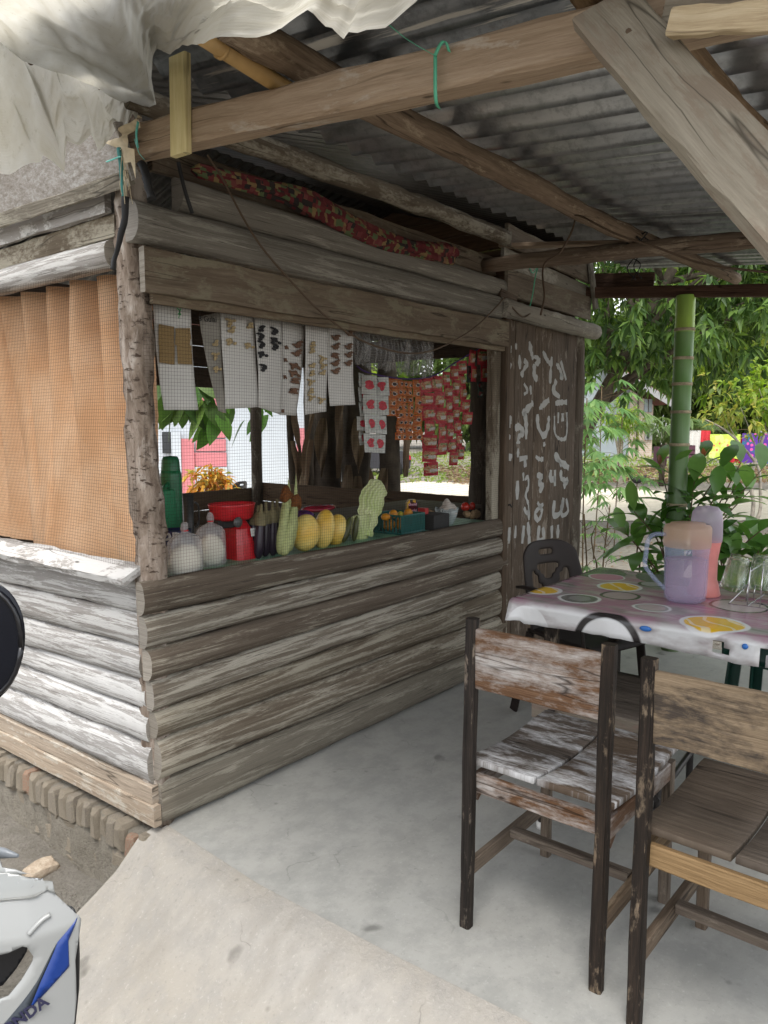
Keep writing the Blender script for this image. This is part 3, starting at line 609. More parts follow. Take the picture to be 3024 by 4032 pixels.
# -------- wire mesh
def mesh_wire(name, A, U, V, nu, nv, nrm, parent, r=0.00060, seed=0, step=0.0121):
    A = Vector(A); U = Vector(U); V = Vector(V); N = Vector(nrm); Vt = []; F = []; rr = random.Random(seed)
    ph = [rr.uniform(0, 6) for _ in range(6)]
    def pt(u, v):
        p = A+U*u+V*v; a, b = u*U.length, v*V.length
        p += N*(0.010*math.sin(2.3*a+ph[0])*math.sin(3*b+ph[1])+0.003*math.sin(9*a+ph[2]))
        p += V.normalized()*(0.006*math.sin(2.1*a+ph[3])+0.003*math.sin(6*a+3*b+ph[4]))+U.normalized()*(0.004*math.sin(4*b+ph[5]))
        return p
    def wire(ps, ax):
        b = len(Vt)
        for p in ps:
            for k in range(3): an = 2.094*k; Vt.append(p+N*(r*math.cos(an))+ax*(r*math.sin(an)))
        for i in range(len(ps)-1):
            for k in range(3): F.append((b+i*3+k, b+i*3+(k+1) % 3, b+i*3+3+(k+1) % 3, b+i*3+3+k))
    n1 = int(U.length/step); n2 = int(V.length/step)
    for i in range(n1+1): wire([pt(i/n1, j/nv) for j in range(nv+1)], U.normalized())
    for j in range(n2+1): wire([pt(i/nu, j/n2) for i in range(nu+1)], V.normalized())
    return stuff(mesh(name, Vt, F, M['wire'], parent, None, False))
mesh_wire('wire_mesh', (0.0, 0.0, 0.90), (2.40, 0, 0), (0, 0, 0.99), 44, 14, (0, -1, 0), HUT, seed=1, r=0.00042)
mesh_wire('wire_mesh', (-0.03, 0.03, 0.93), (0, 3.2, 0), (0, 0, 1.08), 44, 14, (-1, 0, 0), HUT, seed=2, r=0.0004)
# -------- inside and back of the hut
def inside():
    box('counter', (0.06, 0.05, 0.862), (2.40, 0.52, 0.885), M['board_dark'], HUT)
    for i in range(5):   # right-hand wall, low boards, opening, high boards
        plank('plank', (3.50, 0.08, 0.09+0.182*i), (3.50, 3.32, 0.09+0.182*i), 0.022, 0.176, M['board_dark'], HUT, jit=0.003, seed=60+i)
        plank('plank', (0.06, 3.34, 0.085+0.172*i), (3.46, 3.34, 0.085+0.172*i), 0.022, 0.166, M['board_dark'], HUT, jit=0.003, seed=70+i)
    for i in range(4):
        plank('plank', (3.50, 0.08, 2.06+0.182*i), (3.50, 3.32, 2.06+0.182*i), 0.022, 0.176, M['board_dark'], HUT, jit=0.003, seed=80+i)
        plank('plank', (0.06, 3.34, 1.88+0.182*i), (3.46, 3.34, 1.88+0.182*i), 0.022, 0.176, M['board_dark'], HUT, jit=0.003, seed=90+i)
    tube('post', [(3.47, 0.80, 0), (3.45, 0.80, 2.6)], 0.075, M['log_dark'], HUT, k=10, n=12, jit=0.02, seed=95)
    plank('plank', (3.49, 0.10, 1.45), (3.49, 0.72, 1.45), 0.02, 1.1, M['board_dark'], HUT, seed=96)
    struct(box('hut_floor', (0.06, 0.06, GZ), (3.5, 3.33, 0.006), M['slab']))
    # roof over the hut: two slopes of zinc
    for s, (y0, z0, y1, z1) in enumerate(((-0.16, 2.585, 1.65, 3.15), (1.65, 3.15, 3.7, 2.5))):
        rows = []
        for i in range(2):
            y, z = ((y0, z0), (y1, z1))[i]; rows.append([(-0.25+0.024*j, y, z+0.011*math.sin(6.283*0.024*j/0.095)) for j in range(168)])
        patch('roof_sheet', rows, M['zinc_dark'], HUT)
    for k, x in enumerate((0.02, 3.5)):
        for i in range(5):
            z = 2.52+0.14*i; y0 = max(0.05, (z-0.08-2.585)/0.312-0.16); y1 = min(3.3, 1.65+(3.15-(z-0.08))/0.317)
            if y1-y0 > 0.2: plank('gable_plank', (x, y0, z), (x, y1, z), 0.02, 0.136, M['board_dark'], HUT, seed=97+i)
inside()

# ================================================================== porch roof
POR = thing('porch_roof', 'low porch roof of grey corrugated zinc on rough beams and poles over the cement floor', 'roof', (1.7, -1.3, 0))
def rz(y): return 2.553+0.095*(y+0.15)
def roof():
    r = random.Random(3); x = -0.62; i = 0
    while x < 3.85:
        p = 0.150 if x < 0.9 else 0.112; am = 0.029 if x < 0.9 else 0.021; w = p*round(0.86/p)+p*0.25; mt = M['zinc_peel'] if x < -0.1 else M['zinc']; n = int(w/p*10)
        y0 = -0.15+r.uniform(-.02, .02); dz = 0.004*(i % 2)+0.002
        rows = []
        for yy in np.linspace(y0, -2.75+r.uniform(-.04, .04), 9):
            rows.append([(x+w*j/n, yy, rz(yy)+dz+am*(1-2*abs(math.sin(3.1416*(x+w*j/n)/p))**1.1)*-1+0.004*math.sin(3*yy+i)) for j in range(n+1)])
        # u along the corrugation
        o = patch('corrugated_sheet', [list(c) for c in zip(*rows)], mt, POR)
        x += w-p*0.25; i += 1
    # beams
    plank('beam', (-0.05, 0.06, 2.352), (-0.05, -3.0, 2.075), 0.075, 0.095, M['beam'], POR, jit=0.004, seed=1, n=40)
    plank('short_strut', (-0.1, -0.3662, 2.2304), (-0.1, -0.3727, 2.501), 0.022, 0.075, M['beam_new'], POR, up=(0, 1, 0), jit=0.001, seed=2)
    # poles
    tube('pole', [(-0.28, -0.79, 2.397), (0.45, -0.735, 2.405), (1.2, -0.75, 2.40), (2.1, -0.73, 2.41), (3.0, -0.80, 2.405), (3.9, -0.86, 2.40)], 0.046, M['pole'], POR, k=12, taper=0.82, n=34, jit=0.007, seed=3)
    b = tube('bamboo_pole', [(-0.33, -0.735, 2.374), (0.02, -0.705, 2.352), (0.08, -0.70, 2.349)], 0.024, M['bamboo_dry'], POR, k=12, n=12)
    tube('node_ring', [(-0.247, -0.726, 2.368), (-0.237, -0.725, 2.367)], 0.0265, M['bamboo_dry'], b, k=12)
    tube('pole', [(2.27, 0.06, 2.345), (2.36, -0.65, 2.335), (2.45, -1.36, 2.315), (2.5, -2.4, 2.24)], 0.042, M['pole'], POR, k=12, n=26, jit=0.007, seed=4)
    tube('pole', [(-0.42, -1.62, 2.295), (1.2, -1.66, 2.30), (3.9, -1.72, 2.29)], 0.042, M['pole'], POR, k=12, n=26, jit=0.007, seed=6)
    plank('far_beam', (3.5, 0.03, 2.352), (3.5, -2.7, 2.10), 0.05, 0.072, M['far_beam'], POR, jit=0.002, seed=5)
    plank('purlin', (3.62, 0.02, 2.44), (3.62, -0.42, 2.40), 0.02, 0.11, M['far_beam'], POR, jit=0.003, seed=7)
    plank('purlin', (2.42, 0.04, 2.475), (2.62, -1.0, 2.385), 0.07, 0.022, M['beam'], POR, jit=0.003, seed=8)
    # diagonal brace: a wide weathered board nailed to the near side of the beam
    A = Vector((-0.135, -1.6749, 2.1846)); B = Vector((-0.2259, -2.1035, 1.6374)); 
    d = (B-A).normalized(); nrm = Vector((-0.80, -0.60, 0.0)); up = d.cross(nrm).normalized()
    br = plank('brace', A-d*0.03, A+(B-A)*1.9, 0.032, 0.118, M['beam_grey'], POR, up=up, jit=0.004, seed=9, n=34)
    tube('porch_post', [(-0.345, -2.535, GZ-0.02), (-0.345, -2.535, 2.13)], 0.045, M['pole'], POR, k=12, n=20, jit=0.005, seed=17)
    for t, s in ((0.055, 0.01),):
        p = A+d*t; q = nrm.normalized()
        tube('nail', [p+q*0.012, p+q*0.0185], 0.0055, M['cable'], br, k=8)
    pl = plank('plank', (-0.16, -1.799, 2.1278), (-0.2548, -2.112, 2.0164), 0.03, 0.042, M['beam_new2'], POR, jit=0.003, seed=10, n=20)
    plank('plank', (-0.1, -1.7647, 2.1858), (-0.1278, -2.0928, 2.1103), 0.02, 0.05, M['beam_grey'], POR, jit=0.004, seed=12, n=20)
    tube('pole', [(-0.02, -1.5885, 2.2643), (-0.0296, -1.5254, 2.3678)], 0.02, M['pole'], POR, k=10, n=8, jit=0.003, seed=13)
M['bamboo_dry'] = plain('dry_bamboo', (0.52, 0.33, 0.13), 0.45, 0.4, nz=0.12, ns=12)
M['far_beam'] = wood('red_brown_beam', (0.045, 0.025, 0.018), (0.085, 0.05, 0.035), (0.14, 0.085, 0.06), None, samt=0.3)
M['beam_new2'] = wood('pale_knotty_plank', (0.36, 0.27, 0.17), (0.52, 0.42, 0.28), (0.62, 0.52, 0.37), None, 0.3, (0.30, 0.16, 0.08), 0.25, var=0.1, bump=0.4)
roof()
# green bamboo post under the far beam
def bamboo_post():
    t = thing('bamboo_post', 'thick green bamboo post with pale rings holding the porch beam', 'post', (3.42, -0.66, GZ))
    g = G('green_bamboo'); tc = g.n('TexCoord'); v = tc.outputs['Object']; sx = g.n('SeparateXYZ'); g.put(sx.inputs[0], v)
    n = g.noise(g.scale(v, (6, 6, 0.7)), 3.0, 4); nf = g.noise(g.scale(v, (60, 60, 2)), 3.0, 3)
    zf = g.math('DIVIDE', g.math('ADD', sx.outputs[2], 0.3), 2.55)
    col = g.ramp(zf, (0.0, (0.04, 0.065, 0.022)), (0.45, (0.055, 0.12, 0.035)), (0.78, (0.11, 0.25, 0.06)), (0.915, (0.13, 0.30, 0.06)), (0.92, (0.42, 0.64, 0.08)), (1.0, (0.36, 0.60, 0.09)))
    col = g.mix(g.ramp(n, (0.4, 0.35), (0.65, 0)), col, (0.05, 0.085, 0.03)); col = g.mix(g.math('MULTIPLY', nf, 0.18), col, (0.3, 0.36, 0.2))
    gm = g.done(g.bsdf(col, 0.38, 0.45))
    P0 = Vector((3.42, -0.69, GZ)); P1 = Vector((3.495, -0.67, 2.262)); zs = [0.25, 0.52, 0.80, 1.055, 1.295, 1.525, 1.745, 1.965]
    zs = [-0.08, 0.2, 0.48, 0.72, 0.95]+[1.3333, 1.5395, 1.7146, 1.8755, 2.0534]
    rings = [GZ]+zs+[2.262]; k = 20
    pts = []; sc = []
    for a, b in zip(rings, rings[1:]):
        for f, s in ((0.0, 1.03), (0.04, 0.985), (0.5, 0.97), (0.96, 0.985)): pts.append(P0.lerp(P1, ((a+(b-a)*f)-GZ)/(2.262-GZ))); sc.append(s)
    pts.append(P1); sc.append(0.95)
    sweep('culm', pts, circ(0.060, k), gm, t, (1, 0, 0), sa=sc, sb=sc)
    pale = plain('bamboo_node', (0.50, 0.42, 0.28), 0.8, 0.2, nz=0.25, ns=30)
    for z in zs:
        c = P0.lerp(P1, (z-GZ)/(2.262-GZ)); h = 0.012
        tube('node_ring', [c-Vector((0, 0, h)), c+Vector((0, 0, h*0.6))], 0.0628, pale, t, k=20, up=(1, 0, 0))
bamboo_post()
# ================================================================== tarps, strings, cables, batik cloth
def _tarp():
    g = G('torn_tarpaulin'); v, rnd = objvec(g); n = g.noise(v, 5, 6, 0.65); n2 = g.noise(v, 34, 5, 0.7)
    wv = g.n('TexWave', Scale=46.0, Distortion=0.6, _bands_direction='Y'); g.put(wv.inputs['Vector'], v)
    col = g.mix(g.ramp(n, (0.35, 0), (0.7, 1)), (0.66, 0.65, 0.60), (0.54, 0.51, 0.42)); col = g.mix(g.ramp(n2, (0.58, 0), (0.70, 0.55)), col, (0.40, 0.37, 0.28))
    b = g.bsdf(col, 0.7, 0.2, bump=g.math('ADD', n2, g.math('MULTIPLY', wv.outputs[0], 0.5)), bs=0.25, bd=0.006); tr = g.n('BsdfTranslucent'); g.put(tr.inputs[0], col)
    m = g.n('MixShader', 0.55); g.put(m.inputs[1], b.outputs[0]); g.put(m.inputs[2], tr.outputs[0]); return g.done(m)
M['tarp'] = _tarp()
from mathutils import noise as MN
def tarp_sheet(name, low, high, lab, seed, nv=60, nu=170, amp=0.018, mat=None):
    lo = resample(low, nu); hi = resample(high, nu); r = random.Random(seed); rows = []
    ph = [(r.uniform(2, 9), r.uniform(1, 6), r.uniform(0, 6)) for _ in range(7)]
    for i in range(nv+1):
        t = i/nv; row = []
        for j in range(nu):
            p = lo[j].lerp(hi[j], t); e = min(1, t*4)*0.75+0.25
            d = sum(math.sin(a*6.28*j/nu+b*t*2+c)/(1+0.3*k) for k, (a, b, c) in enumerate(ph))*amp*0.5*e
            q = Vector((j*0.055, t*(7.0 if seed == 3 else 3.0), seed)); c = (abs(MN.noise(q*0.6))*1.6+abs(MN.noise(q*1.5))*0.7+abs(MN.noise(q*3.3))*0.3-0.6)*(0.020 if seed == 3 else 0.012)*(0.35+0.65*e)
            row.append(p+Vector((0.25*d-0.5*c, 0.35*d-0.6*c, d+c)))
        rows.append(row)
    o = patch(name, rows, mat or M['tarp']); tag(o, lab, 'tarp', None); return o
tarp_sheet('tarp', [(-0.6831, -0.3872, 2.371), (-0.5706, -0.2821, 2.3943), (-0.4855, -0.2271, 2.3961), (-0.387, -0.1853, 2.4171), (-0.2437, -0.1174, 2.4471), (-0.11, -0.0375, 2.4762), (-0.014, 0.0058, 2.4891), (0.0347, 0.0088, 2.4859), (0.0077, -0.1057, 2.4668), (-0.0908, -0.222, 2.4789), (-0.147, -0.3109, 2.4894), (-0.2007, -0.4086, 2.4686), (-0.2779, -0.5677, 2.39), (-0.3593, -0.7184, 2.3295), (-0.4438, -0.8662, 2.2631), (-0.5706, -1.0965, 2.1608), (-0.5861, -1.1447, 2.1433), (-0.5897, -1.2254, 2.1166), (-0.5909, -1.274, 2.107), (-0.5807, -1.2995, 2.1251), (-0.5717, -1.3246, 2.1375), (-0.5641, -1.3333, 2.1421), (-0.5629, -1.3551, 2.1184), (-0.5537, -1.3693, 2.1032), (-0.5502, -1.3723, 2.1108), (-0.5415, -1.387, 2.0895), (-0.5434, -1.3988, 2.1003), (-0.5367, -1.4081, 2.0951), (-0.5323, -1.4292, 2.0974), (-0.5188, -1.4626, 2.0952), (-0.5233, -1.4887, 2.0979), (-0.5205, -1.5221, 2.1103), (-0.5335, -1.584, 2.1241)],
  [(-0.9588, -0.8548, 2.3323), (-0.9259, -1.0645, 2.2892), (-0.9001, -1.1489, 2.2673), (-0.8626, -1.2317, 2.2461), (-0.8234, -1.3688, 2.2037), (-0.7903, -1.4969, 2.1678), (-0.715, -1.5909, 2.1678), (-0.6408, -1.6857, 2.1558)], 'torn off-white tarpaulin stretched overhead from the beam end towards the viewer', 3, amp=0.012)
tarp_sheet('tarp', [(-0.6685, -0.2927, 2.1027), (-0.5742, -0.253, 2.0831), (-0.5307, -0.2386, 2.1068), (-0.4866, -0.2256, 2.1273), (-0.4473, -0.2208, 2.1583), (-0.4372, -0.2134, 2.1803), (-0.4142, -0.2126, 2.1649), (-0.3776, -0.2141, 2.1421), (-0.3667, -0.2033, 2.1887), (-0.3549, -0.1935, 2.2357), (-0.3115, -0.1813, 2.2465), (-0.2582, -0.1613, 2.2808), (-0.2416, -0.1521, 2.268), (-0.2325, -0.1505, 2.2501), (-0.2111, -0.1414, 2.2708), (-0.19, -0.1311, 2.2959), (-0.099, -0.0694, 2.3757), (-0.0006, -0.0163, 2.4592)],
  [(-0.6632, -0.3231, 2.4189), (-0.5532, -0.249, 2.4311), (-0.4677, -0.1948, 2.431), (-0.3687, -0.1539, 2.45), (-0.2245, -0.087, 2.4808), (-0.0964, -0.0175, 2.5036), (-0.0002, 0.0253, 2.514), (0.0408, 0.0376, 2.5094)], 'ragged grey-beige tarp flap hanging down beside the speckled eave board', 9, amp=0.03)
def frayed():
    t = thing('frayed_tarp_scrap', 'scrap of torn tarp with dangling frayed threads tied at the beam end', 'tarp scrap', (-0.12, -0.1163, 2.2843))
    rows = grid_quad((-0.12, -0.1905, 2.3776), (-0.12, -0.2012, 2.3566), (-0.13, -0.1122, 2.2893), (-0.13, -0.0283, 2.3307), 6, 6)
    for i, r_ in enumerate(rows):
        for j, p in enumerate(r_): p.x += 0.012*math.sin(i*1.7+j)
    patch('scrap', rows, M['tarp2'], t)
    r = random.Random(4)
    for k in range(9):
        x0 = 262+r.uniform(-8, 14); 
        p = Vector((-0.13, -0.1272, 2.2902))+Vector((r.uniform(-.01, .01), r.uniform(-.02, .02), 0)); q = [p]
        for s in range(5): q.append(q[-1]+Vector((r.uniform(-.008, .008), r.uniform(-.008, .006), -r.uniform(0.02, 0.042))))
        tube('thread', q, 0.0011, M['tarp2'], t, k=4, n=10)
    mesh('rag_tip', [(-0.14, -0.1308, 2.2962), (-0.14, -0.1951, 2.273), (-0.14, -0.1975, 2.2354), (-0.14, -0.1969, 2.1862), (-0.14, -0.1761, 2.2397), (-0.14, -0.1398, 2.2445)], [(0, 1, 2), (0, 2, 4), (2, 3, 4), (0, 4, 5)], M['tarp2'], t)
M['tarp2'] = plain('frayed_canvas', (0.62, 0.52, 0.36), 0.8, 0.2, nz=0.15, ns=30)
frayed()
tag(tube('rope', [(-0.13, -0.1003, 2.2987), (-0.13, -0.1091, 2.2423), (-0.13, -0.1129, 2.1869), (-0.13, -0.1176, 2.1449), (-0.13, -0.114, 2.0903)], 0.0075, M['rope_teal'] if 'rope_teal' in M else plain('teal_rope', (0.07, 0.23, 0.21), 0.8, 0.2), None, k=8, n=14), 'dark teal rope hanging beside the corner post under the frayed tarp', 'rope')
tag(tube('rubber_strap', [(-0.14, -0.1431, 2.145), (-0.14, -0.1342, 2.085), (-0.14, -0.1117, 2.0472), (-0.14, -0.0938, 2.0082), (-0.14, -0.0707, 1.9692), (-0.14, -0.0581, 1.9383)], 0.011, M['rubber'], None, k=8, n=16, taper=0.7, jit=0.003), 'black twisted rubber strap dangling in front of the bleached boards', 'strap')
tag(tube('rubber_strap', [(-0.08, -0.1405, 2.2595), (-0.08, -0.1648, 2.2163), (-0.08, -0.1768, 2.1729), (-0.08, -0.1872, 2.1436)], 0.013, M['rubber'], None, k=8, n=12, jit=0.003), 'black rubber strap wrapped under the beam end above the corner post', 'strap')
tag(tube('strap', [(0.1122, -0.07, 2.3256), (0.1287, -0.07, 2.2627), (0.1459, -0.07, 2.214), (0.1714, -0.06, 2.1755)], 0.007, M['rubber'], None, k=6, n=12), 'thin black strap running down past the batik cloth', 'strap')
sg = thing('raffia_string', 'green raffia string looped around the big beam', 'string', (-0.12, -1.2778, 2.201))
def raf(name, pts, w, mat, parent):
    P = smoothpath(pts, 14); rows = [[p+Vector((0, w/2, 0.3*w)) for p in P], [p-Vector((0, w/2, 0.3*w)) for p in P]]; o = patch(name, rows, mat, parent); addmod(o, 'SOLIDIFY', thickness=0.0012); return o
raf('strand', [(-0.1, -1.1297, 2.3567), (-0.1, -1.1876, 2.3051), (-0.105, -1.2669, 2.2469)], 0.009, M['string_green'], sg)
raf('strand', [(-0.106, -1.2676, 2.2483), (-0.106, -1.2679, 2.2179), (-0.106, -1.2682, 2.1797), (-0.1, -1.2667, 2.1514), (-0.08, -1.2603, 2.1465)], 0.009, M['string_green'], sg)
raf('strand', [(-0.107, -1.2683, 2.2458), (-0.107, -1.2827, 2.2643), (-0.107, -1.2946, 2.2664), (-0.1, -1.2997, 2.2469)], 0.008, M['string_green'], sg)
st = thing('raffia_string', 'pale teal raffia string tied around the left end of the beam', 'string', (-0.14, -0.2016, 2.3007))
raf('strand', [(-0.13, -0.204, 2.353), (-0.14, -0.2071, 2.3126), (-0.14, -0.2119, 2.2747)], 0.010, M['string_teal'], st)
raf('strand', [(-0.14, -0.0451, 2.2665), (-0.14, -0.1089, 2.267), (-0.14, -0.1263, 2.2661)], 0.008, M['string_teal'], st)
raf('strand', [(-0.145, -0.2043, 2.2987), (-0.145, -0.2253, 2.2547), (-0.14, -0.2446, 2.2323)], 0.004, M['string_teal'], st)
s2 = thing('raffia_string', 'green raffia string knotted on the pole above the plank door', 'string', (2.5843, -0.08, 2.2547))
tube('strand', [(2.4684, -0.1, 2.3905), (2.562, -0.09, 2.329), (2.6282, -0.09, 2.3784), (2.6159, -0.08, 2.3119), (2.5867, -0.08, 2.2023), (2.5352, -0.08, 2.0907)], 0.0035, M['string_green'], s2, k=5, n=18)
tag(tube('cable', [(0.2191, -0.09, 2.3715), (0.2816, -0.09, 2.3104), (0.3735, -0.09, 2.1962), (0.472, -0.09, 2.0999), (0.6389, -0.09, 1.9884), (0.796, -0.09, 1.8995), (1.0284, -0.09, 1.8173), (1.3255, -0.09, 1.7857), (1.5865, -0.09, 1.8201), (1.9208, -0.09, 1.9472), (2.1923, -0.08, 2.1027), (2.3007, -0.06, 2.1553), (2.3536, -0.09, 2.1005), (2.4622, -0.09, 2.0689), (2.5443, -0.09, 2.0961)], 0.0042, M['cable'], None, k=6, n=60), 'brown cable sagging across the front of the hut window', 'cable')
tag(tube('cable', [(2.0167, -0.6054, 2.4455), (1.9997, -0.5961, 2.3791), (2.0036, -0.5364, 2.2907), (2.0041, -0.4627, 2.2564), (1.9877, -0.4524, 2.1996), (1.9369, -0.4914, 2.0775), (1.8715, -0.5076, 1.9806)], 0.005, M['cable'], None, k=6, n=26), 'brown cable dropping from the roof pole in front of the door lintel', 'cable')
tag(tube('cable', [(1.5352, -0.8316, 2.3205), (1.4601, -0.9053, 2.284), (1.4342, -1.0501, 2.1943), (1.4284, -1.2175, 2.1175), (1.4259, -1.3899, 2.0358), (1.3468, -1.6256, 1.966), (1.2496, -1.8365, 1.909)], 0.0045, M['cable'], None, k=6, n=30), 'long brown cable strung under the far roof towards the right edge', 'cable')
def rope_knot():
    t = thing('rope_lashing', 'dark rope lashing where two roof poles cross', 'rope', (1.7368, -1.1864, 2.1938))
    c = Vector((2.40, -0.76, 2.345)); r = random.Random(2)
    for k in range(5):
        a = [c+Vector((0.055*math.cos(q+k), 0.02*k-0.04+0.03*math.sin(2*q), 0.055*math.sin(q+k)+0.02)) for q in np.linspace(0, 6.28, 12)]
        tube('turn', a, 0.004, M['rubber'], t, k=5)
    for k in range(3): tube('tail', [c+Vector((r.uniform(-.02, .02), r.uniform(-.04, .04), -.03)), c+Vector((r.uniform(-.04, .04), r.uniform(-.05, .05), -.09)), c+Vector((r.uniform(-.03, .03), r.uniform(-.05, .05), -.15))], 0.003, M['rubber'], t, k=5, n=8)
rope_knot()
def _batik():
    g = G('batik_cloth'); v, rnd = objvec(g); 
    vo = g.n('TexVoronoi', Scale=42.0, _distance='CHEBYCHEV', Randomness=0.7); g.put(vo.inputs['Vector'], v)
    sep = g.n('SeparateColor'); g.put(sep.inputs[0], vo.outputs['Color'])
    base = g.ramp(sep.outputs[0], (0.0, (0.085, 0.014, 0.018)), (0.3, (0.12, 0.026, 0.024)), (0.31, (0.025, 0.02, 0.02)), (0.5, (0.03, 0.025, 0.02)), (0.51, (0.11, 0.017, 0.02)), (0.7, (0.16, 0.05, 0.045)), (0.74, (0.20, 0.14, 0.06)), (0.84, (0.18, 0.125, 0.055)), (0.85, (0.085, 0.11, 0.05)))
    for el in g.t.nodes: pass
    dv = g.n('TexVoronoi', Scale=75.0, _distance='MANHATTAN', Randomness=0.12); g.put(dv.inputs['Vector'], v)
    ln = g.ramp(dv.outputs['Distance'], (0.22, 0), (0.26, 1), (0.38, 1), (0.44, 0))
    det = g.ramp(sep.outputs[1], (0.0, (0.24, 0.28, 0.12)), (0.45, (0.34, 0.25, 0.11)), (0.7, (0.28, 0.11, 0.11)), (1.0, (0.02, 0.02, 0.02)))
    col = g.mix(g.math('MULTIPLY', ln, 0.85), base, det)
    return g.done(g.bsdf(col, 0.8, 0.15, bump=g.noise(v, 90, 3), bs=0.15, bd=0.003))
M['batik'] = _batik()
def batik():
    P = [(0.2169, 0.0, 2.3418), (0.2573, -0.02, 2.3384), (0.3746, -0.03, 2.3394), (0.5093, -0.03, 2.348), (0.6493, -0.035, 2.3483), (0.8272, -0.04, 2.3291), (0.9983, -0.04, 2.3062), (1.1849, -0.04, 2.2852), (1.3889, -0.04, 2.2852), (1.6126, -0.04, 2.2918), (1.797, -0.03, 2.3176), (1.8545, -0.02, 2.3194)]
    n = 110; pts = smoothpath(P, n); k = 26; V = []; prof = circ(0.04, k)
    rad = np.interp(np.linspace(0, 1, n), [0, .06, .2, .35, .42, .6, .75, .88, .96, 1], [.006, .022, .025, .028, .042, .040, .030, .044, .038, .005])
    o = sweep('batik_cloth', pts, prof, M['batik'], None, (0, 0, 1), sa=list(rad*0.75/0.04), sb=list(rad*1.15/0.04))
    r = random.Random(8); ph = [(r.randint(2, 6), r.uniform(4, 16), r.uniform(0, 6)) for _ in range(6)]
    for i in range(n):
        for j in range(k):
            a = 6.283*j/k; t = i/n; f = 1+0.13*sum(math.sin(m*a+w*t*2.2+q) for m, w, q in ph)/1.6; v = o.data.vertices[i*k+j]; v.co = pts[i]+(v.co-pts[i])*f
    tag(o, 'twisted red, green and black patterned cloth stuffed along the upper log', 'cloth')
batik()

# ================================================================== curtain
def curtain():
    g = G('orange_net_curtain'); v, rnd = objvec(g); n = g.noise(v, 4, 5, 0.6)
    ck = g.n('TexVoronoi', Scale=210.0); g.put(ck.inputs['Vector'], v)
    col = g.mix(g.ramp(n, (0.35, 0), (0.65, 1)), (0.66, 0.375, 0.20), (0.76, 0.50, 0.315)); col = g.mix(g.ramp(ck.outputs['Distance'], (0.3, 0), (0.7, 0.25)), col, (0.55, 0.30, 0.15))
    b = g.bsdf(col, 0.7, 0.2); tr = g.n('BsdfTranslucent'); g.put(tr.inputs[0], col); m = g.n('MixShader', 0.35); g.put(m.inputs[1], b.outputs[0]); g.put(m.inputs[2], tr.outputs[0])
    nu, nv = 260, 40; rows = []; r = random.Random(5)
    for i in range(nv+1):
        t = i/nv; z = 2.00-1.07*t; row = []
        right = 0.065+0.012*math.sin(3*t)+(0.05*t*t*0.3)+(0.05*math.exp(-((t-0.93)/0.05)**2))
        for j in range(nu+1):
            s = j/nu; y = right+s*2.4; e = 1-0.35*t
            w = -0.085*(abs(math.sin(19.0*y+1.0*t+0.6*math.sin(5*y)+0.3))**0.55-0.6)*max(0.25, 1-0.9*t)+0.022*math.sin(31*y-3*t+1)*(1-t*0.6)+0.030*(abs(math.sin(4.7*y-1.7*t+0.9))**0.7-0.6)+0.006*math.sin(60*y)*max(0, 1-3*t)
            sag = 0.030*math.sin(10*((y-0.35)+0.9*(t-0.75)**2))*max(0, t-0.5)*1.5
            row.append((0.10+w*0.9+sag, y, z-0.02*math.sin(3*y)*t))
        rows.append(row)
    o = patch('curtain', rows, g.done(m)); tag(o, 'orange net curtain hanging in folds behind the wire mesh of the left window', 'curtain')
curtain()
# ================================================================== cards with packets
M['card'] = plain('white_card', (0.62, 0.605, 0.575), 0.75, 0.2, nz=0.06, ns=6)
M['card_grey'] = plain('grey_card', (0.34, 0.32, 0.28), 0.75, 0.2, nz=0.15, ns=9)
def _grain(name, a, b, sc):
    g = G(name); v, r_ = objvec(g, False); vo = g.n('TexVoronoi', Scale=sc); g.put(vo.inputs['Vector'], v)
    return g.done(g.bsdf(g.mix(g.ramp(vo.outputs['Color'], (0.3, 0), (0.7, 1)), a, b), 0.6, 0.35, bump=vo.outputs['Distance'], bs=0.6, bd=0.004))
M['p_seed'] = _grain('golden_seeds', (0.42, 0.29, 0.13), (0.24, 0.15, 0.06), 220); M['p_cream'] = _grain('candlenuts', (0.62, 0.50, 0.30), (0.45, 0.32, 0.15), 90)
M['p_black'] = _grain('black_spice', (0.012, 0.012, 0.014), (0.04, 0.04, 0.045), 120); M['p_brown'] = _grain('cinnamon', (0.14, 0.07, 0.045), (0.27, 0.15, 0.09), 90)
M['film'] = sheer('clear_packet_film', (0.7, 0.7, 0.68), 0.22, 0.2, 0.15, 0.6, 0.05, 40)
_pk = {}
def pillow_mesh(name, mat, n=4, jit=0.0, seed=0):
    """unit packet in XZ, bulging to -Y"""
    V = []; F = []; UV = []; r = random.Random(seed)
    for side in (-1, 1):
        for i in range(n+1):
            for j in range(n+1):
                u, v = j/n, i/n; h = (math.sin(math.pi*u)*math.sin(math.pi*v))**0.5*0.5; e = i in (0, n) or j in (0, n)
                V.append((u-0.5+(0 if e else r.uniform(-jit, jit)*0.3), side*(0 if e else h*(1+r.uniform(-jit, jit))), v-0.5))
    k = (n+1)**2
    for s in range(2):
        for i in range(n):
            for j in range(n):
                a = s*k+i*(n+1)+j; q = (a, a+1, a+n+2, a+n+1); q = q if s == 0 else q[::-1]; F.append(q)
                UV += [((x-s*k) % (n+1)/n, ((x-s*k)//(n+1))/n) for x in q]
    me = bpy.data.meshes.new(name); me.from_pydata(V, [], F); ul = me.uv_layers.new(name='UVMap')
    for i, u in enumerate(UV): ul.data[i].uv = u
    me.polygons.foreach_set('use_smooth', [True]*len(me.polygons)); me.materials.append(mat); return me
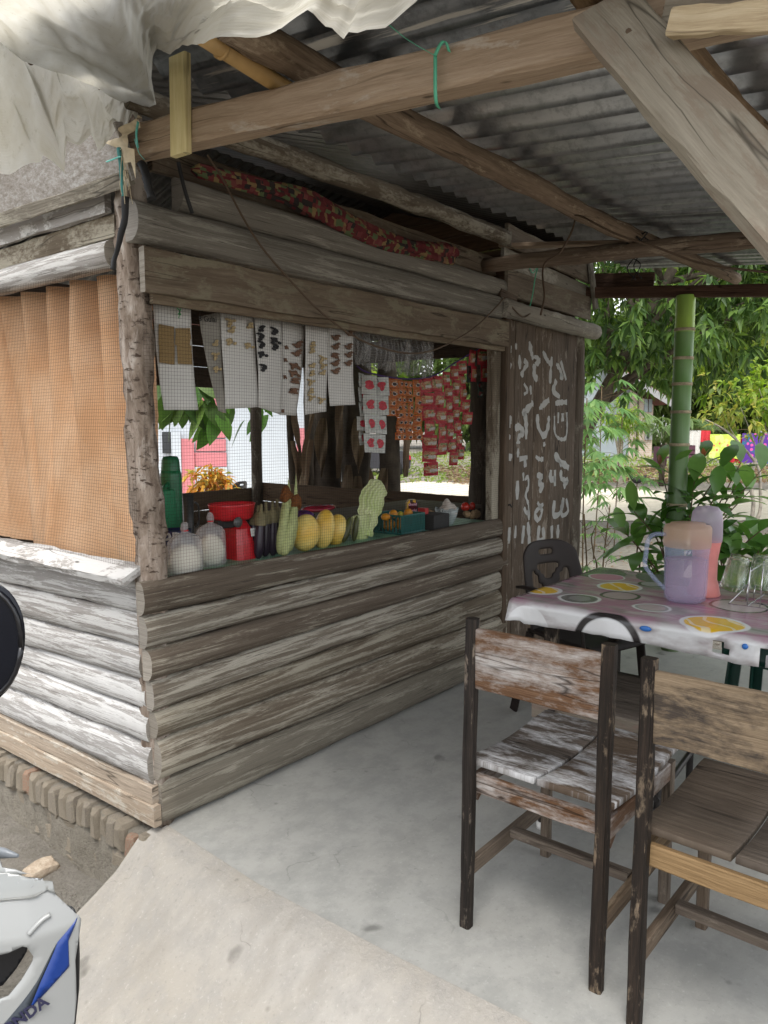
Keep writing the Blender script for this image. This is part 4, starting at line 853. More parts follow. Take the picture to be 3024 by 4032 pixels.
def put_packet(name, me, parent, c, ux, uz, w, h, t):
    ux = Vector(ux).normalized(); uz = Vector(uz).normalized(); uy = uz.cross(ux).normalized(); uz = ux.cross(uy)
    o = bpy.data.objects.new(name, me); C.objects.link(o); o.parent = parent
    Mx = Matrix(((ux.x*w, uy.x*t, uz.x*h, c[0]), (ux.y*w, uy.y*t, uz.y*h, c[1]), (ux.z*w, uy.z*t, uz.z*h, c[2]), (0, 0, 0, 1)))
    L = WORLD.get(parent.name)
    o.matrix_basis = (Matrix.Translation(L).inverted() if L is not None else Matrix.Identity(4)) @ Mx
    return o
def lump_mesh(name, mat, n, elong, seed):
    r = random.Random(seed); bm = bmesh.new()
    for q in range(n):
        ret = bmesh.ops.create_icosphere(bm, subdivisions=1, radius=1); a = r.uniform(0, 3.1); sx, sz = r.uniform(0.13, 0.2)*elong, r.uniform(0.12, 0.17); cx_, cz_ = r.uniform(-0.32, 0.32), r.uniform(-0.34, 0.34)
        for v in ret['verts']: x, z = v.co.x*sx, v.co.z*sz; v.co = Vector((cx_+x*math.cos(a)-z*math.sin(a), v.co.y*0.42, cz_+x*math.sin(a)+z*math.cos(a)))
    me = bpy.data.meshes.new(name); bm.to_mesh(me); bm.free(); me.polygons.foreach_set('use_smooth', [True]*len(me.polygons)); me.materials.append(mat); return me
for k_, n_, e_ in (('p_cream', 7, 1.0), ('p_black', 6, 1.3), ('p_brown', 7, 2.2)): _pk[k_] = [lump_mesh('packet', M[k_], n_, e_, s) for s in range(4)]
for k_ in ('p_seed',): _pk[k_] = [pillow_mesh('packet', M[k_], 5, 0.5, s) for s in range(3)]
def card(TL, TR, BR, BL, label, packs, mat='card', curl=0.02, seed=0, group=None):
    rows = grid_quad(TL, TR, BR, BL, 8, 16); n = len(rows)
    for i, r_ in enumerate(rows):
        for j, p in enumerate(r_): p.y += curl*math.sin(2.5*i/n+seed)*(i/n)+0.006*math.sin(math.pi*j/8+seed)
    t = thing('spice_card', label, 'card', tuple((Vector(BL)+Vector(BR))/2), group or 'white cards of spice packets hung behind the mesh')
    o = patch('sheet', rows, M[mat], t, uvs=1); addmod(o, 'SOLIDIFY', thickness=0.0012)
    ux = (Vector(TR)-Vector(TL)).normalized(); uz = (Vector(TL)-Vector(BL)).normalized(); r = random.Random(seed)
    for kind, us, vs_, w, h in packs:
        for u in us:
            for v in vs_:
                vv = v+r.uniform(-.008, .008); uu = u+r.uniform(-.02, .02); i = min(15, int(vv*16)); j = min(7, int(uu*8)); p = rows[i][j].lerp(rows[i+1][j+1], 0.5) if False else rows[i][j].lerp(rows[i][j+1], uu*8-j).lerp(rows[i+1][j].lerp(rows[i+1][j+1], uu*8-j), vv*16-i)
                put_packet('packet', _pk[kind][r.randrange(len(_pk[kind]))], t, p+Vector((0, -0.011, 0)), ux+Vector((0, 0, r.uniform(-.12, .12))), uz, w, h, 0.014)
    return t
c = card(*[(0.0958, 0.07, 1.8831), (0.2494, 0.07, 1.8831), (0.269, 0.07, 1.5086), (0.1253, 0.07, 1.5064)], 'leftmost white card with four rows of golden seed packets', [('p_seed', (0.26, 0.72), (0.265, 0.345, 0.425, 0.505), 0.066, 0.040)], seed=1)
ribbon('pen_mark', [[(a, b) for a, b in s] for s in [[(0.1812, 1.869), (0.1921, 1.8564), (0.1856, 1.8325)], [(0.1983, 1.871), (0.1891, 1.8514)], [(0.1833, 1.8485), (0.1975, 1.8477)]]], 0.006, 0.052, plain('green_ink', (0.08, 0.40, 0.14), 0.6), c)
c = card(*[(0.3099, 0.09, 1.8559), (0.4088, 0.09, 1.8839), (0.4056, 0.09, 1.4973), (0.3769, 0.09, 1.5071)], 'narrow grey packet tapering downwards with handwriting at its top', [('p_cream', (0.5,), (0.30, 0.42, 0.54), 0.045, 0.04)], 'card_grey', seed=2)
text_mesh('handwriting', '8 Gulai', 0.030, M['rubber'], c, (0.337, 0.078, 1.8481), (1, 0, 0.06), (0, 0, 1))
card(*[(0.4005, 0.08, 1.8821), (0.569, 0.08, 1.8804), (0.5651, 0.08, 1.5245), (0.3999, 0.08, 1.5144)], 'white card with a few cream nut packets at its top', [('p_cream', (0.22,), (0.10, 0.19, 0.28), 0.06, 0.045), ('p_cream', (0.78,), (0.11, 0.30), 0.06, 0.04)], seed=3)
card(*[(0.5624, 0.075, 1.8793), (0.7182, 0.075, 1.8826), (0.7081, 0.075, 1.4954), (0.5747, 0.075, 1.5246)], 'white card with packets of black spices in two columns', [('p_black', (0.17,), (0.13, 0.21, 0.29, 0.39, 0.55), 0.062, 0.040), ('p_black', (0.70,), (0.13, 0.21, 0.29), 0.068, 0.040)], seed=4)
card(*[(0.7362, 0.1, 1.8866), (0.8808, 0.1, 1.8849), (0.8396, 0.1, 1.4942), (0.7267, 0.1, 1.4958)], 'white card with brown bark packets down its right side', [('p_brown', (0.62,), (0.24, 0.33, 0.46, 0.54, 0.63, 0.73), 0.068, 0.036), ('p_brown', (0.1,), (0.28, 0.40, 0.58, 0.95), 0.02, 0.02)], seed=5)
card(*[(0.8514, 0.075, 1.8854), (0.9984, 0.075, 1.8804), (1.0001, 0.075, 1.5132), (0.8612, 0.075, 1.4971)], 'white card with yellow nut packets in two staggered columns', [('p_cream', (0.25,), (0.22, 0.30, 0.46, 0.54, 0.64, 0.74, 0.82), 0.06, 0.04), ('p_cream', (0.75,), (0.38, 0.46, 0.54, 0.86), 0.06, 0.04)], seed=6)
card(*[(1.0081, 0.08, 1.8881), (1.1687, 0.08, 1.8863), (1.182, 0.08, 1.5475), (1.0169, 0.08, 1.5382)], 'rightmost white card with brown spice packets in two columns', [('p_brown', (0.25,), (0.14, 0.25, 0.36, 0.47, 0.56), 0.065, 0.036), ('p_brown', (0.75,), (0.06, 0.24, 0.34, 0.45), 0.06, 0.036)], seed=7)
# ================================================================== clear plastic bags
M['bag'] = sheer('crinkled_clear_plastic', (0.66, 0.66, 0.65), 0.24, 0.35, 0.10, 1.0, 0.2, 60)
def clear_bag(x0, x1, y0, y1, TLBR, label, seed):
    TL, TR, BR, BL = TLBR; rows = grid_quad(TL, TR, BR, BL, 26, 14); r = random.Random(seed); ph = [r.uniform(0, 6) for _ in range(4)]
    for i, rr in enumerate(rows):
        for j, p in enumerate(rr):
            t = i/14; p.y += 0.010*math.sin(1.7*j+ph[0]+t)+0.006*math.sin(3.1*j+ph[1]-2*t)-0.03*math.sin(math.pi*t)*math.sin(math.pi*j/26); p.x += 0.004*math.sin(5*t+j+ph[2]); 
            if i == 14: p.z += 0.012*math.sin(0.5*j+ph[3])
    tag(patch('plastic_bag', rows, M['bag']), label, 'plastic bag', 'clear plastic bags hung under the header board')
for k_, (q, lab) in enumerate(zip([[(1.1839, 0.09, 1.8914), (1.3088, 0.09, 1.8943), (1.2747, 0.09, 1.7403), (1.1902, 0.09, 1.7441)], [(1.2611, 0.09, 1.8898), (1.4997, 0.09, 1.8932), (1.4949, 0.09, 1.7221), (1.2746, 0.09, 1.713)], [(1.4945, 0.09, 1.8959), (1.6174, 0.09, 1.8941), (1.613, 0.09, 1.7123), (1.4949, 0.09, 1.7126)], [(1.6119, 0.09, 1.8968), (1.8312, 0.09, 1.8926), (1.8252, 0.09, 1.703), (1.6296, 0.09, 1.7099)]],
   ('crinkled clear plastic bag hanging right beside the last white card', 'wide cloudy plastic bag hanging above the white sachets', 'narrow clear plastic bag hanging above the orange sachets', 'clear plastic bag hanging beneath the lowest bend of the cable'))):
    clear_bag(0, 0, 0, 0, q, lab, k_)
# ================================================================== sachet strips
def _sachet(name, base, label, blobs, disc=None, gloss=0.22, ):
    g = G(name); tc = g.n('TexCoord'); uv = tc.outputs['UV']; sp = g.n('SeparateXYZ'); g.put(sp.inputs[0], uv); u, v = sp.outputs[0], sp.outputs[1]
    oi = g.n('ObjectInfo'); off = g.n('CombineXYZ'); g.put(off.inputs[0], g.math('MULTIPLY', oi.outputs['Random'], 20.0))
    nz = g.noise(g.vmath('ADD', uv, off.outputs[0]), 3.4, 3, 0.5)
    col = base
    if blobs:
        mk = g.math('MULTIPLY', g.ramp(v, (0.20, 0), (0.24, 1), (0.76, 1), (0.80, 0)), g.ramp(u, (0.08, 0), (0.16, 1), (0.86, 1), (0.94, 0)))
        col = g.mix(mk, base, g.ramp(nz, (0.36, blobs[0]), (0.45, blobs[1]), (0.52, blobs[2]), (0.60, blobs[1])))
    if label:
        m1 = g.math('MULTIPLY', g.ramp(g.math('ADD', v, g.math('MULTIPLY', u, -0.12)), (0.20, 0), (0.22, 1), (0.42, 1), (0.44, 0)), g.ramp(u, (0.40, 0), (0.42, 1), (0.93, 1), (0.95, 0)))
        col = g.mix(m1, col, label)
    if disc:
        d = g.n('VectorMath', _operation='DISTANCE'); g.put(d.inputs[0], g.scale(uv, (1, 1, 0))); d.inputs[1].default_value = (disc[0], disc[1], 0)
        for rad, cc in disc[2]: col = g.mix(g.ramp(d.outputs['Value'], (rad-0.02, 1), (rad, 0)), col, cc)
    b = g.bsdf(col, gloss, 0.6, bump=g.noise(g.vmath('ADD', uv, off.outputs[0]), 6.0, 3), bs=0.6, bd=0.02)
    return g.done(b)
M['s_red'] = _sachet('red_seasoning_sachet', (0.36, 0.010, 0.020), (0.46, 0.42, 0.37), [(0.10, 0.15, 0.04), (0.40, 0.29, 0.14), (0.36, 0.05, 0.03)])
M['s_orange'] = _sachet('orange_sachet', (0.50, 0.13, 0.025), None, [(0.48, 0.22, 0.05), (0.36, 0.06, 0.02), (0.52, 0.30, 0.12)], (0.6, 0.35, [(0.24, (0.5, 0.42, 0.36)), (0.17, (0.03, 0.02, 0.02))]))
M['s_white'] = _sachet('white_sachet', (0.50, 0.50, 0.47), None, [(0.48, 0.48, 0.45), (0.42, 0.43, 0.40), (0.34, 0.40, 0.35)], (0.5, 0.5, [(0.26, (0.46, 0.02, 0.04))]))
M['s_green'] = _sachet('dark_green_sachet', (0.03, 0.07, 0.055), (0.40, 0.42, 0.36), [(0.05, 0.10, 0.08), (0.30, 0.03, 0.03), (0.03, 0.05, 0.05)])
_sm = {k_: [pillow_mesh('sachet', M[k_], 6, 0.45, s) for s in range(4)] for k_ in ('s_red', 's_orange', 's_white', 's_green')}
LBL_RED = plain('red_print', (0.38, 0.02, 0.03), 0.4); 
def sachets(top, bot, w, n, kind, label, group, text=None, seed=0, cols=1, tw=0):
    T = Vector(top); B = Vector(bot); t = thing('sachet_strip', label, 'sachets', tuple(B), group); r = random.Random(seed)
    ax = (B-T)/n; ang = tw-0.5; ux = Vector((math.cos(ang), math.sin(ang), 0))
    for i in range(n):
        for cc in range(cols):
            c_ = T+ax*(i+0.5)+ux*((cc-(cols-1)/2)*w/cols)+Vector((0, 0.006*math.sin(i*1.3+seed), 0))
            o = put_packet('sachet', _sm[kind][r.randrange(4)], t, c_, ux+Vector((r.uniform(-.12, .12), r.uniform(-.45, .45), r.uniform(-.07, .07))), -ax+Vector((r.uniform(-.006, .006), r.uniform(-.012, .012), 0)), w/cols*1.10, ax.length*0.985, 0.016)
            if text: text_mesh('print', text, w*0.17, LBL_RED, t, c_+ux*(w*0.17)-ax.normalized()*(-ax.length*0.19)+Vector((0, -0.0105, 0)), ux+Vector((0, 0, 0.12)), (0, 0, 1), extrude=0.0002)
    return t
SW = 'strips of white sachets with a red dot'; SO = 'strips of orange sachets'; SR = 'strips of red seasoning sachets'
sachets(*[(1.3805, 0.2, 1.708), (1.3659, 0.2, 1.3537)], 0.055, 5, 's_white', 'half-hidden strip of white red-dot sachets at the left of its bunch', SW, seed=1, tw=0.5)
sachets(*[(1.3876, 0.16, 1.6973), (1.3843, 0.16, 1.3186)], 0.068, 4, 's_white', 'middle strip of white sachets with red dots beside the last white card', SW, seed=2)
sachets(*[(1.4718, 0.15, 1.6915), (1.4477, 0.15, 1.3139)], 0.068, 4, 's_white', 'strip of white red-dot sachets nearest to the orange strips', SW, seed=3)
for k_, (q, w, n_, lab) in enumerate(zip([[(1.5782, 0.17, 1.6909), (1.5818, 0.17, 1.4998)], [(1.6392, 0.17, 1.6872), (1.6404, 0.17, 1.3758)], [(1.6804, 0.17, 1.6857), (1.6785, 0.17, 1.3753)], [(1.729, 0.17, 1.6845), (1.7275, 0.17, 1.3746)], [(1.7914, 0.17, 1.6942), (1.8058, 0.17, 1.3734)]], (0.050, 0.036, 0.036, 0.036, 0.050), (4, 8, 8, 8, 7),
    ('short orange sachet strip, the first beside the white sachets', 'second orange sachet strip from the white sachets, narrow and edge-on', 'orange sachet strip in the middle of the five orange ones', 'fourth orange sachet strip from the white sachets', 'orange sachet strip hanging against the long red strip'))): sachets(*q, w, n_, 's_orange', lab, SO, seed=10+k_, tw=0.15*(k_ % 3))
for k_, (q, w, n_, kd, lab, tx) in enumerate(zip([[(1.8465, 0.15, 1.7028), (1.9047, 0.15, 1.1765)], [(1.9293, 0.14, 1.7203), (2.0085, 0.14, 1.2878)], [(2.0353, 0.15, 1.7473), (2.1161, 0.15, 1.2252)], [(2.1086, 0.15, 1.7837), (2.1857, 0.15, 1.2562)], [(2.1632, 0.14, 1.8154), (2.246, 0.14, 1.4574)], [(2.2553, 0.13, 1.8796), (2.3156, 0.13, 1.7056)], [(2.3587, 0.12, 1.9016), (2.4223, 0.12, 1.7099)], [(2.4144, 0.16, 1.711), (2.4169, 0.16, 1.6155)], [(2.306, 0.17, 1.8113), (2.3227, 0.17, 1.6998)]],
    (0.075, 0.066, 0.048, 0.046, 0.058, 0.056, 0.062, 0.045, 0.04), (7, 5, 7, 7, 5, 2, 2, 2, 1), ('s_red',)*7+('s_green', 's_green'),
    ('longest strip of red seasoning sachets beside the orange strips', 'second red sachet strip, broad, beside the longest one', 'narrow red sachet strip reaching almost as low as the longest', 'red sachet strip hanging fourth from the orange ones', 'red sachet strip ending halfway up, above the dark trunk', 'short pair of red sachets hung high near the window post', 'short red sachet pair touching the window post', 'dark green sachet pair beneath the red pair by the window post', 'single dark green sachet between the high red strips'),
    ('Royco', 'Royco', None, None, 'Royco', None, 'Royco', None, None))): sachets(*q, w, n_, kd, lab, SR if kd == 's_red' else 'dark green sachets', tx, seed=20+k_, tw=0.1)
tag(tube('string', [(1.29, 0.16, 1.7355), (1.3579, 0.16, 1.7114), (1.5314, 0.16, 1.6948), (1.7407, 0.16, 1.6948), (1.9288, 0.15, 1.7242), (2.1432, 0.14, 1.8141), (2.416, 0.12, 1.9286)], 0.004, plain('purple_cord', (0.06, 0.02, 0.14), 0.7), None, k=6, n=40), 'purple cord that carries the sachet strips across the window', 'string')
# ================================================================== goods on the counter
CZ = 0.886
def on(E_, z=None): return (E_[0], E_[1], CZ if z is None else z)
tag(stuff(box('counter_sheet', (0.07, 0.046, 0.8862), (2.38, 0.50, 0.889), plain('green_counter_plastic', (0.16, 0.36, 0.24), 0.4, 0.4, nz=0.2, ns=12))) , 'thin green plastic sheet spread over the counter', 'sheet')
bpy.data.objects['counter_sheet'].pop('kind', None)
M['flour'] = plain('flour', (0.74, 0.69, 0.55), 0.9, 0.1, nz=0.05)
M['bag_white'] = sheer('milky_plastic_bag', (0.80, 0.80, 0.82), 0.34, 0.4, 0.25, 0.5, 0.08, 50)
M['red_tie'] = plain('red_tie', (0.6, 0.03, 0.04), 0.4)
def flour_bag(e, label, seed):
    cx, cy, cz, hw, hh = e; t = thing('flour_bag', label, 'bag', (cx, cy, CZ), 'knotted bags of white flour'); H = 2*hh; 
    def prof(v, d): z = (v.z/hh+1)/2; return (v.x*(1.12-0.25*z), v.y*(1.1-0.25*z), v.z)
    r = random.Random(seed); k = 60; rows = []
    for i in range(21):
        f = i/20; rad = hw*np.interp(f, [0, .05, .3, .55, .75, .86, .94, 1.0], [0.95, 1.12, 1.12, 1.08, 1.0, 0.78, 0.25, 0.07])
        rows.append([Vector((cx+rad*math.cos(6.283*j/k)*(1+0.10*math.sin(9*6.283*j/k+seed+3*f)*f*f+0.04*math.sin(3*6.283*j/k+seed)), cy+0.75*rad*math.sin(6.283*j/k)*(1+0.10*math.sin(9*6.283*j/k+seed+3*f)*f*f), CZ+H*f*0.92)) for j in range(k+1)])
    patch('bag_skin', rows, M['bag_white'], t)
    blob('flour', (cx, cy, CZ+hh*0.62), (hw*1.04, hw*0.70, hh*0.66), M['flour'], t, jit=0.04, seed=seed, shape=lambda v, d: (v.x*(1.04 if d.z < 0 else 0.98), v.y, max(v.z, -hh*0.56)))
    blob('knot', (cx, cy, CZ+H*0.965), (0.016, 0.012, 0.022), M['bag_white'], t, jit=0.2, seed=seed); tube('tie', [Vector((cx+0.011*math.cos(a), cy+0.011*math.sin(a), CZ+H*0.91)) for a in np.linspace(0, 6.283, 12)], 0.0028, M['red_tie'], t, k=5)
flour_bag((0.2143, 0.09, 0.9726, 0.0659, 0.0952), 'front knotted plastic bag of flour beside the corner post', 1)
flour_bag((0.4063, 0.18, 0.9675, 0.0595, 0.1003), 'knotted plastic bag of flour in front of the red scale', 2)
def scale_():
    cx, cy, cz, hw, hh = (0.5936, 0.24, 0.9586, 0.0522, 0.0828); t = thing('kitchen_scale', 'red kitchen scale with a wide red pan behind the flour bags', 'scale', (cx, cy, CZ))
    red = plain('glossy_red_plastic', (0.50, 0.012, 0.02), 0.3, 0.5, nz=0.08); H = 2*hh
    o = sweep('body', [(cx, cy, CZ), (cx, cy, CZ+H*0.4), (cx, cy, CZ+H*0.8), (cx, cy, CZ+H)], rprof(hw*2, 0.16, 0.02), red, t, (0, 1, 0), sa=[1.0, 0.93, 0.78, 0.45], sb=[1, 0.9, 0.75, 0.5], smooth=False)
    px, py, pz, pw, ph = (0.5696, 0.24, 1.0893, 0.1087, 0.0339)
    pan = lathe('pan', [(0.0, -ph), (pw*0.80, -ph*0.95), (pw*0.90, -ph*0.6), (pw*0.97, ph*0.8), (pw, ph), (pw*0.985, ph*1.02), (pw*0.93, ph*0.8), (pw*0.79, -ph*0.4), (0, -ph*0.85)], red, t, 40, (px, py, pz))
    for v in pan.data.vertices: v.co.y = py+(v.co.y-py)*0.8
    bl = box('bracket', (px-0.10, py-0.03, pz-ph-0.03), (px+0.09, py+0.03, pz-ph+0.006), M['rubber'], t, 0.006)
    lathe('dial', [(0.0, 0), (0.020, 0), (0.022, 0.008), (0.0, 0.009)], plain('dial_face', (0.10, 0.10, 0.10), 0.4), t, 24, (0, 0, 0)).matrix_basis = Matrix.Translation((cx-0.07-(cx), cy-0.085-cy, CZ+H*1.02-CZ)) @ Matrix.Translation(Vector((cx, cy, CZ))) @ Matrix.Rotation(R(90), 4, 'X')
    lab = mesh('label', [(cx+0.012, cy-0.0785, CZ+H*0.60), (cx+0.055, cy-0.0725, CZ+H*0.60), (cx+0.05, cy-0.068, CZ+H*0.80), (cx+0.012, cy-0.0715, CZ+H*0.80)], [(0, 1, 2, 3)], M['card'], t)
scale_()
def eggplants():
    pur = plain('eggplant_skin', (0.022, 0.012, 0.028), 0.3, 0.5, nz=0.2, ns=6); cal = plain('eggplant_calyx', (0.20, 0.17, 0.085), 0.7, nz=0.2)
    for k_, (e, tl, lab) in enumerate(zip([(0.639, 0.2, 0.968, 0.0307, 0.0939), (0.6395, 0.15, 0.9707, 0.025, 0.0948), (0.6937, 0.17, 0.9635, 0.02, 0.0955), (0.7264, 0.16, 0.9671, 0.0183, 0.0969), (0.8681, 0.28, 0.9965, 0.0174, 0.0925)], (0.30, 0.10, 0.04, 0.02, 0.0),
      ('leaning dark eggplant against the red scale', 'dark eggplant standing second from the scale', 'dark eggplant standing in the middle of the bunch', 'dark eggplant standing beside the corn', 'taller eggplant standing behind, close to the corn tassel'))):
        cx, cy, cz, hw, hh = e; t = thing('eggplant', lab, 'eggplant', (cx, cy, CZ), 'eggplants standing on the counter'); L = hh*2; rot = Matrix.Rotation(tl, 3, 'Y')
        b = Vector((cx-math.sin(tl)*hh*0.9, cy, CZ)); ax = rot @ Vector((0, 0, 1))
        pts = [b+ax*(L*f) for f in (0.0, .04, .15, .35, .6, .85, .96, 1)]; s = [0.15, .55, .9, 1.0, .9, .75, .6, .3]
        sweep('fruit', smoothpath(pts, 20), circ(max(0.022, hw*0.75), 14), pur, t, (0, 1, 0), sa=list(np.interp(np.linspace(0, 7, 20), range(8), s)), sb=list(np.interp(np.linspace(0, 7, 20), range(8), s)))
        top = b+ax*L
        cl = lathe('calyx', [(0.026, -0.045), (0.029, -0.02), (0.022, 0.0), (0.008, 0.012), (0.006, 0.045), (0.0, 0.047)], cal, t, 10)
        for v in cl.data.vertices:
            a = math.atan2(v.co.y, v.co.x)
            if v.co.z < -0.03: v.co.z += 0.02*math.sin(5*a)
            v.co = (rot @ v.co)+top
eggplants()
def corn():
    hus = plain('corn_husk', (0.42, 0.46, 0.20), 0.6, 0.3, nz=0.2, ns=30, bs=0.4); silk = plain('corn_silk', (0.22, 0.085, 0.03), 0.9, 0.1, nz=0.3, ns=60, bs=0.8)
    for k_, (p0, p1, w, lab) in enumerate(zip([(0.683, 0.07, 0.9083), (0.6881, 0.055, 0.9038), (0.7641, 0.1, 0.9074)], [(0.7536, 0.1, 1.1431), (0.7938, 0.09, 1.1151), (0.8483, 0.14, 1.1002)], (0.024, 0.027, 0.022),
        ('leftmost corn cob in its green husk leaning beside the eggplants', 'front corn cob in its pale green husk with brown silk', 'corn cob in its husk hidden behind the front one'))):
        A = Vector(p0); A.z = max(A.z, CZ+0.005); B = Vector(p1); t = thing('corn_cob', lab, 'corn', (A.x, A.y, CZ), 'corn cobs in their husks'); n = 18
        s = list(np.interp(np.linspace(0, 1, n), [0, .06, .3, .6, .85, 1], [.3, .7, 1, .95, .65, .35]))
        sweep('husk', [A.lerp(B, i/(n-1)) for i in range(n)], circ(w, 12), hus, t, (0, 1, 0), sa=s, sb=s, jit=0.003, seed=k_)
        blob('silk', B+Vector((0.0, 0, 0.01)), (0.028, 0.022, 0.032), silk, t, 14, 10, 0.35, k_)
        if k_ == 1: leaves('husk_tip', [B-Vector((0.02, 0, 0.06)), B-Vector((0.0, 0, 0.05))], [(-0.12, 0, 1), (0.05, 0, 1)], [(0, -1, 0)]*2, 0.17, 0.022, hus, t, hero=True, droop=-0.05)
corn()
def produce():
    ym = G('yellow_melon'); v, rd = objvec(ym, False); n = ym.noise(v, 9, 4); col = ym.ramp(n, (0.35, (0.62, 0.38, 0.05)), (0.6, (0.72, 0.56, 0.18))); ymm = ym.done(ym.bsdf(col, 0.4, 0.4))
    rot = lambda a: Matrix.Rotation(a, 3, 'Y')
    for k_, (e, a, lab) in enumerate(zip([(0.8868, 0.12, 0.9734, 0.0546, 0.0791), (1.0409, 0.15, 0.9698, 0.0421, 0.0881), (1.1487, 0.17, 0.9516, 0.0443, 0.0714)], (0.22, 0.20, 0.30), ('large yellow melon standing next to the corn', 'pale yellow melon standing in the middle of three', 'smaller yellow melon touching the dark cucumbers'))):
        cx, cy, cz, hw, hh = e; o = blob('melon', (cx, cy, max(cz, CZ+hh*0.97)), (hw*1.25, hw*1.1, hh*1.06), ymm, None, 26, 18, 0.015, k_, rot(a)); tag(o, lab, 'melon', 'yellow melons on the counter')
    cm = plain('dark_cucumber', (0.075, 0.085, 0.018), 0.4, 0.4, nz=0.3, ns=10)
    for k_, (e, a, lab) in enumerate(zip([(1.1763, 0.13, 0.9551, 0.0322, 0.0623), (1.2624, 0.15, 0.9495, 0.0277, 0.0626)], (0.42, 0.2), ('dark green cucumber leaning against the yellow melon', 'dark green cucumber leaning against the cabbage'))):
        cx, cy, cz, hw, hh = e; o = blob('cucumber', (cx, cy, max(cz, CZ+hh*0.95)), (hw*0.58, hw*0.58, hh*1.04), cm, None, 18, 14, 0.02, k_, rot(a)); tag(o, lab, 'cucumber', 'dark cucumbers on the counter')
    # chinese cabbage: leaves wrapped round a head, one tall leaf standing up
    cx, cy, cz, hw, hh = (1.3509, 0.2, 0.9647, 0.0759, 0.0696)
    t = thing('cabbage', 'pale green cabbage with one tall ruffled leaf standing up', 'cabbage', (cx, cy, CZ)); cg = G('cabbage_leaf'); v, rd = objvec(cg)
    wv = cg.n('TexWave', Scale=14.0, Distortion=5.0, _bands_direction='X'); wv.inputs['Detail'].default_value = 3; cg.put(wv.inputs['Vector'], v)
    col = cg.mix(cg.ramp(cg.noise(v, 7, 4), (0.35, 0), (0.65, 1)), (0.40, 0.50, 0.16), (0.58, 0.62, 0.32)); col = cg.mix(cg.math('MULTIPLY', wv.outputs[0], 0.35), col, (0.68, 0.70, 0.48)); cgm = cg.done(cg.bsdf(col, 0.5, 0.3, bump=wv.outputs[0], bs=0.4, bd=0.01))
    blob('head', (cx+0.01, cy+0.02, CZ+hh*0.85), (hw*0.72, hw*0.6, hh*0.86), cgm, t, 24, 16, 0.05, 3)
    for q in range(5):
        a0 = -2.6+q*0.75; rows = []
        for i in range(10):
            f = i/9; row = []
            for j in range(9):
                b = a0+(j-4)*0.19; rad = hw*(0.66+0.18*f+0.05*math.sin(9*j+q)*f); row.append((cx+rad*math.cos(b), cy+rad*0.8*math.sin(b), CZ+hh*(0.05+1.75*f*(0.9+0.1*math.cos((j-4)*0.6)))+0.008*math.sin(3*j+q)*f))
            rows.append(row)
        patch('leaf', rows, cgm, t)
    A = Vector((1.3556, 0.16, 0.9314)); B = Vector((1.5784, 0.22, 1.1644)); A.z = CZ+0.02; rows = []; ax = (B-A); sd = Vector((0.86, -0.30, -0.36)).normalized()
    for i in range(22):
        f = i/21; w = np.interp(f, [0, .2, .5, .8, .95, 1], [.035, .05, .075, .075, .045, .015]); c0 = A+ax*f+Vector((0, 0.04*math.sin(2.2*f), 0)); row = []
        for j in range(11):
            s = (j-5)/5; row.append(c0+sd*(w*s*(1+0.07*math.sin(23*f+s)))+Vector((0, -0.03*(1-s*s)*w/0.07+0.006*math.sin(31*f+3*s)*abs(s)**3, 0.004*math.sin(17*f+s*2)*abs(s))))
        rows.append(row)
    patch('tall_leaf', rows, cgm, t)
produce()
def basket():
    tl = plain('teal_crate', (0.015, 0.115, 0.105), 0.4, 0.4); cx, cy, cz, hw, hh = (1.6811, 0.2, 0.9134, 0.1171, 0.0428)
    t = thing('fruit_basket', 'low teal plastic basket holding the orange fruits', 'basket', (cx, cy, CZ)); x0, x1 = cx-hw*0.98, cx+hw*0.75; y0, y1 = cy-0.10, cy+0.10; z1 = CZ+0.10
    for z in (CZ+0.008, z1): 
        tube('rim', [(x0, y0, z), (x1, y0, z), (x1, y1, z), (x0, y1, z), (x0, y0, z)], 0.006, tl, t, k=6, smooth=False)
    V, F = [], []
    k = 0
    for i in range(24):
        x = x0+(x1-x0)*i/23
        for yy in (y0, y1): box('slat', (x-0.002, yy-0.002, CZ+0.008), (x+0.002, yy+0.002, z1), tl, t)
    for i in range(9):
        y = y0+(y1-y0)*(i+.5)/9
        for xx in (x0, x1): box('slat', (xx-0.002, y-0.003, CZ+0.008), (xx+0.002, y+0.003, z1), tl, t)
    box('bottom', (x0, y0, CZ+0.002), (x1, y1, CZ+0.007), tl, t)
    om = plain('orange_peel', (0.60, 0.24, 0.015), 0.45, 0.4, nz=0.12, ns=40, bs=0.2); yg = plain('yellow_green_peel', (0.50, 0.42, 0.04), 0.45, 0.4)
    for k_, (e, m, lab) in enumerate(zip([(1.5261, 0.17, 0.9822, 0.025, 0.0195), (1.6279, 0.2, 0.9862, 0.0234, 0.0245), (1.7169, 0.22, 0.9733, 0.0175, 0.0193), (1.7453, 0.19, 0.9809, 0.0245, 0.0272)], (om, om, yg, om), ('leftmost orange fruit in the teal basket', 'second orange fruit in the teal basket, topmost of the pile', 'yellow-green fruit between two orange ones in the basket', 'rightmost orange fruit in the basket below the striped pack'))):
        o = blob('orange_fruit', e[:3], (e[3]*1.0, e[3]*1.0, e[4]*0.98), m, None, 20, 14, 0.02, k_); tag(o, lab, 'fruit', 'fruits in the teal basket')
    for k_ in range(6): tag(blob('orange_fruit', (x0+0.05+0.055*k_, cy+0.02*(-1)**k_, CZ+0.045), (0.034, 0.034, 0.034), om, None, 16, 10, 0.02, k_+9), 'orange fruit at the bottom of the teal basket', 'fruit', 'fruits at the bottom of the teal basket')
basket()
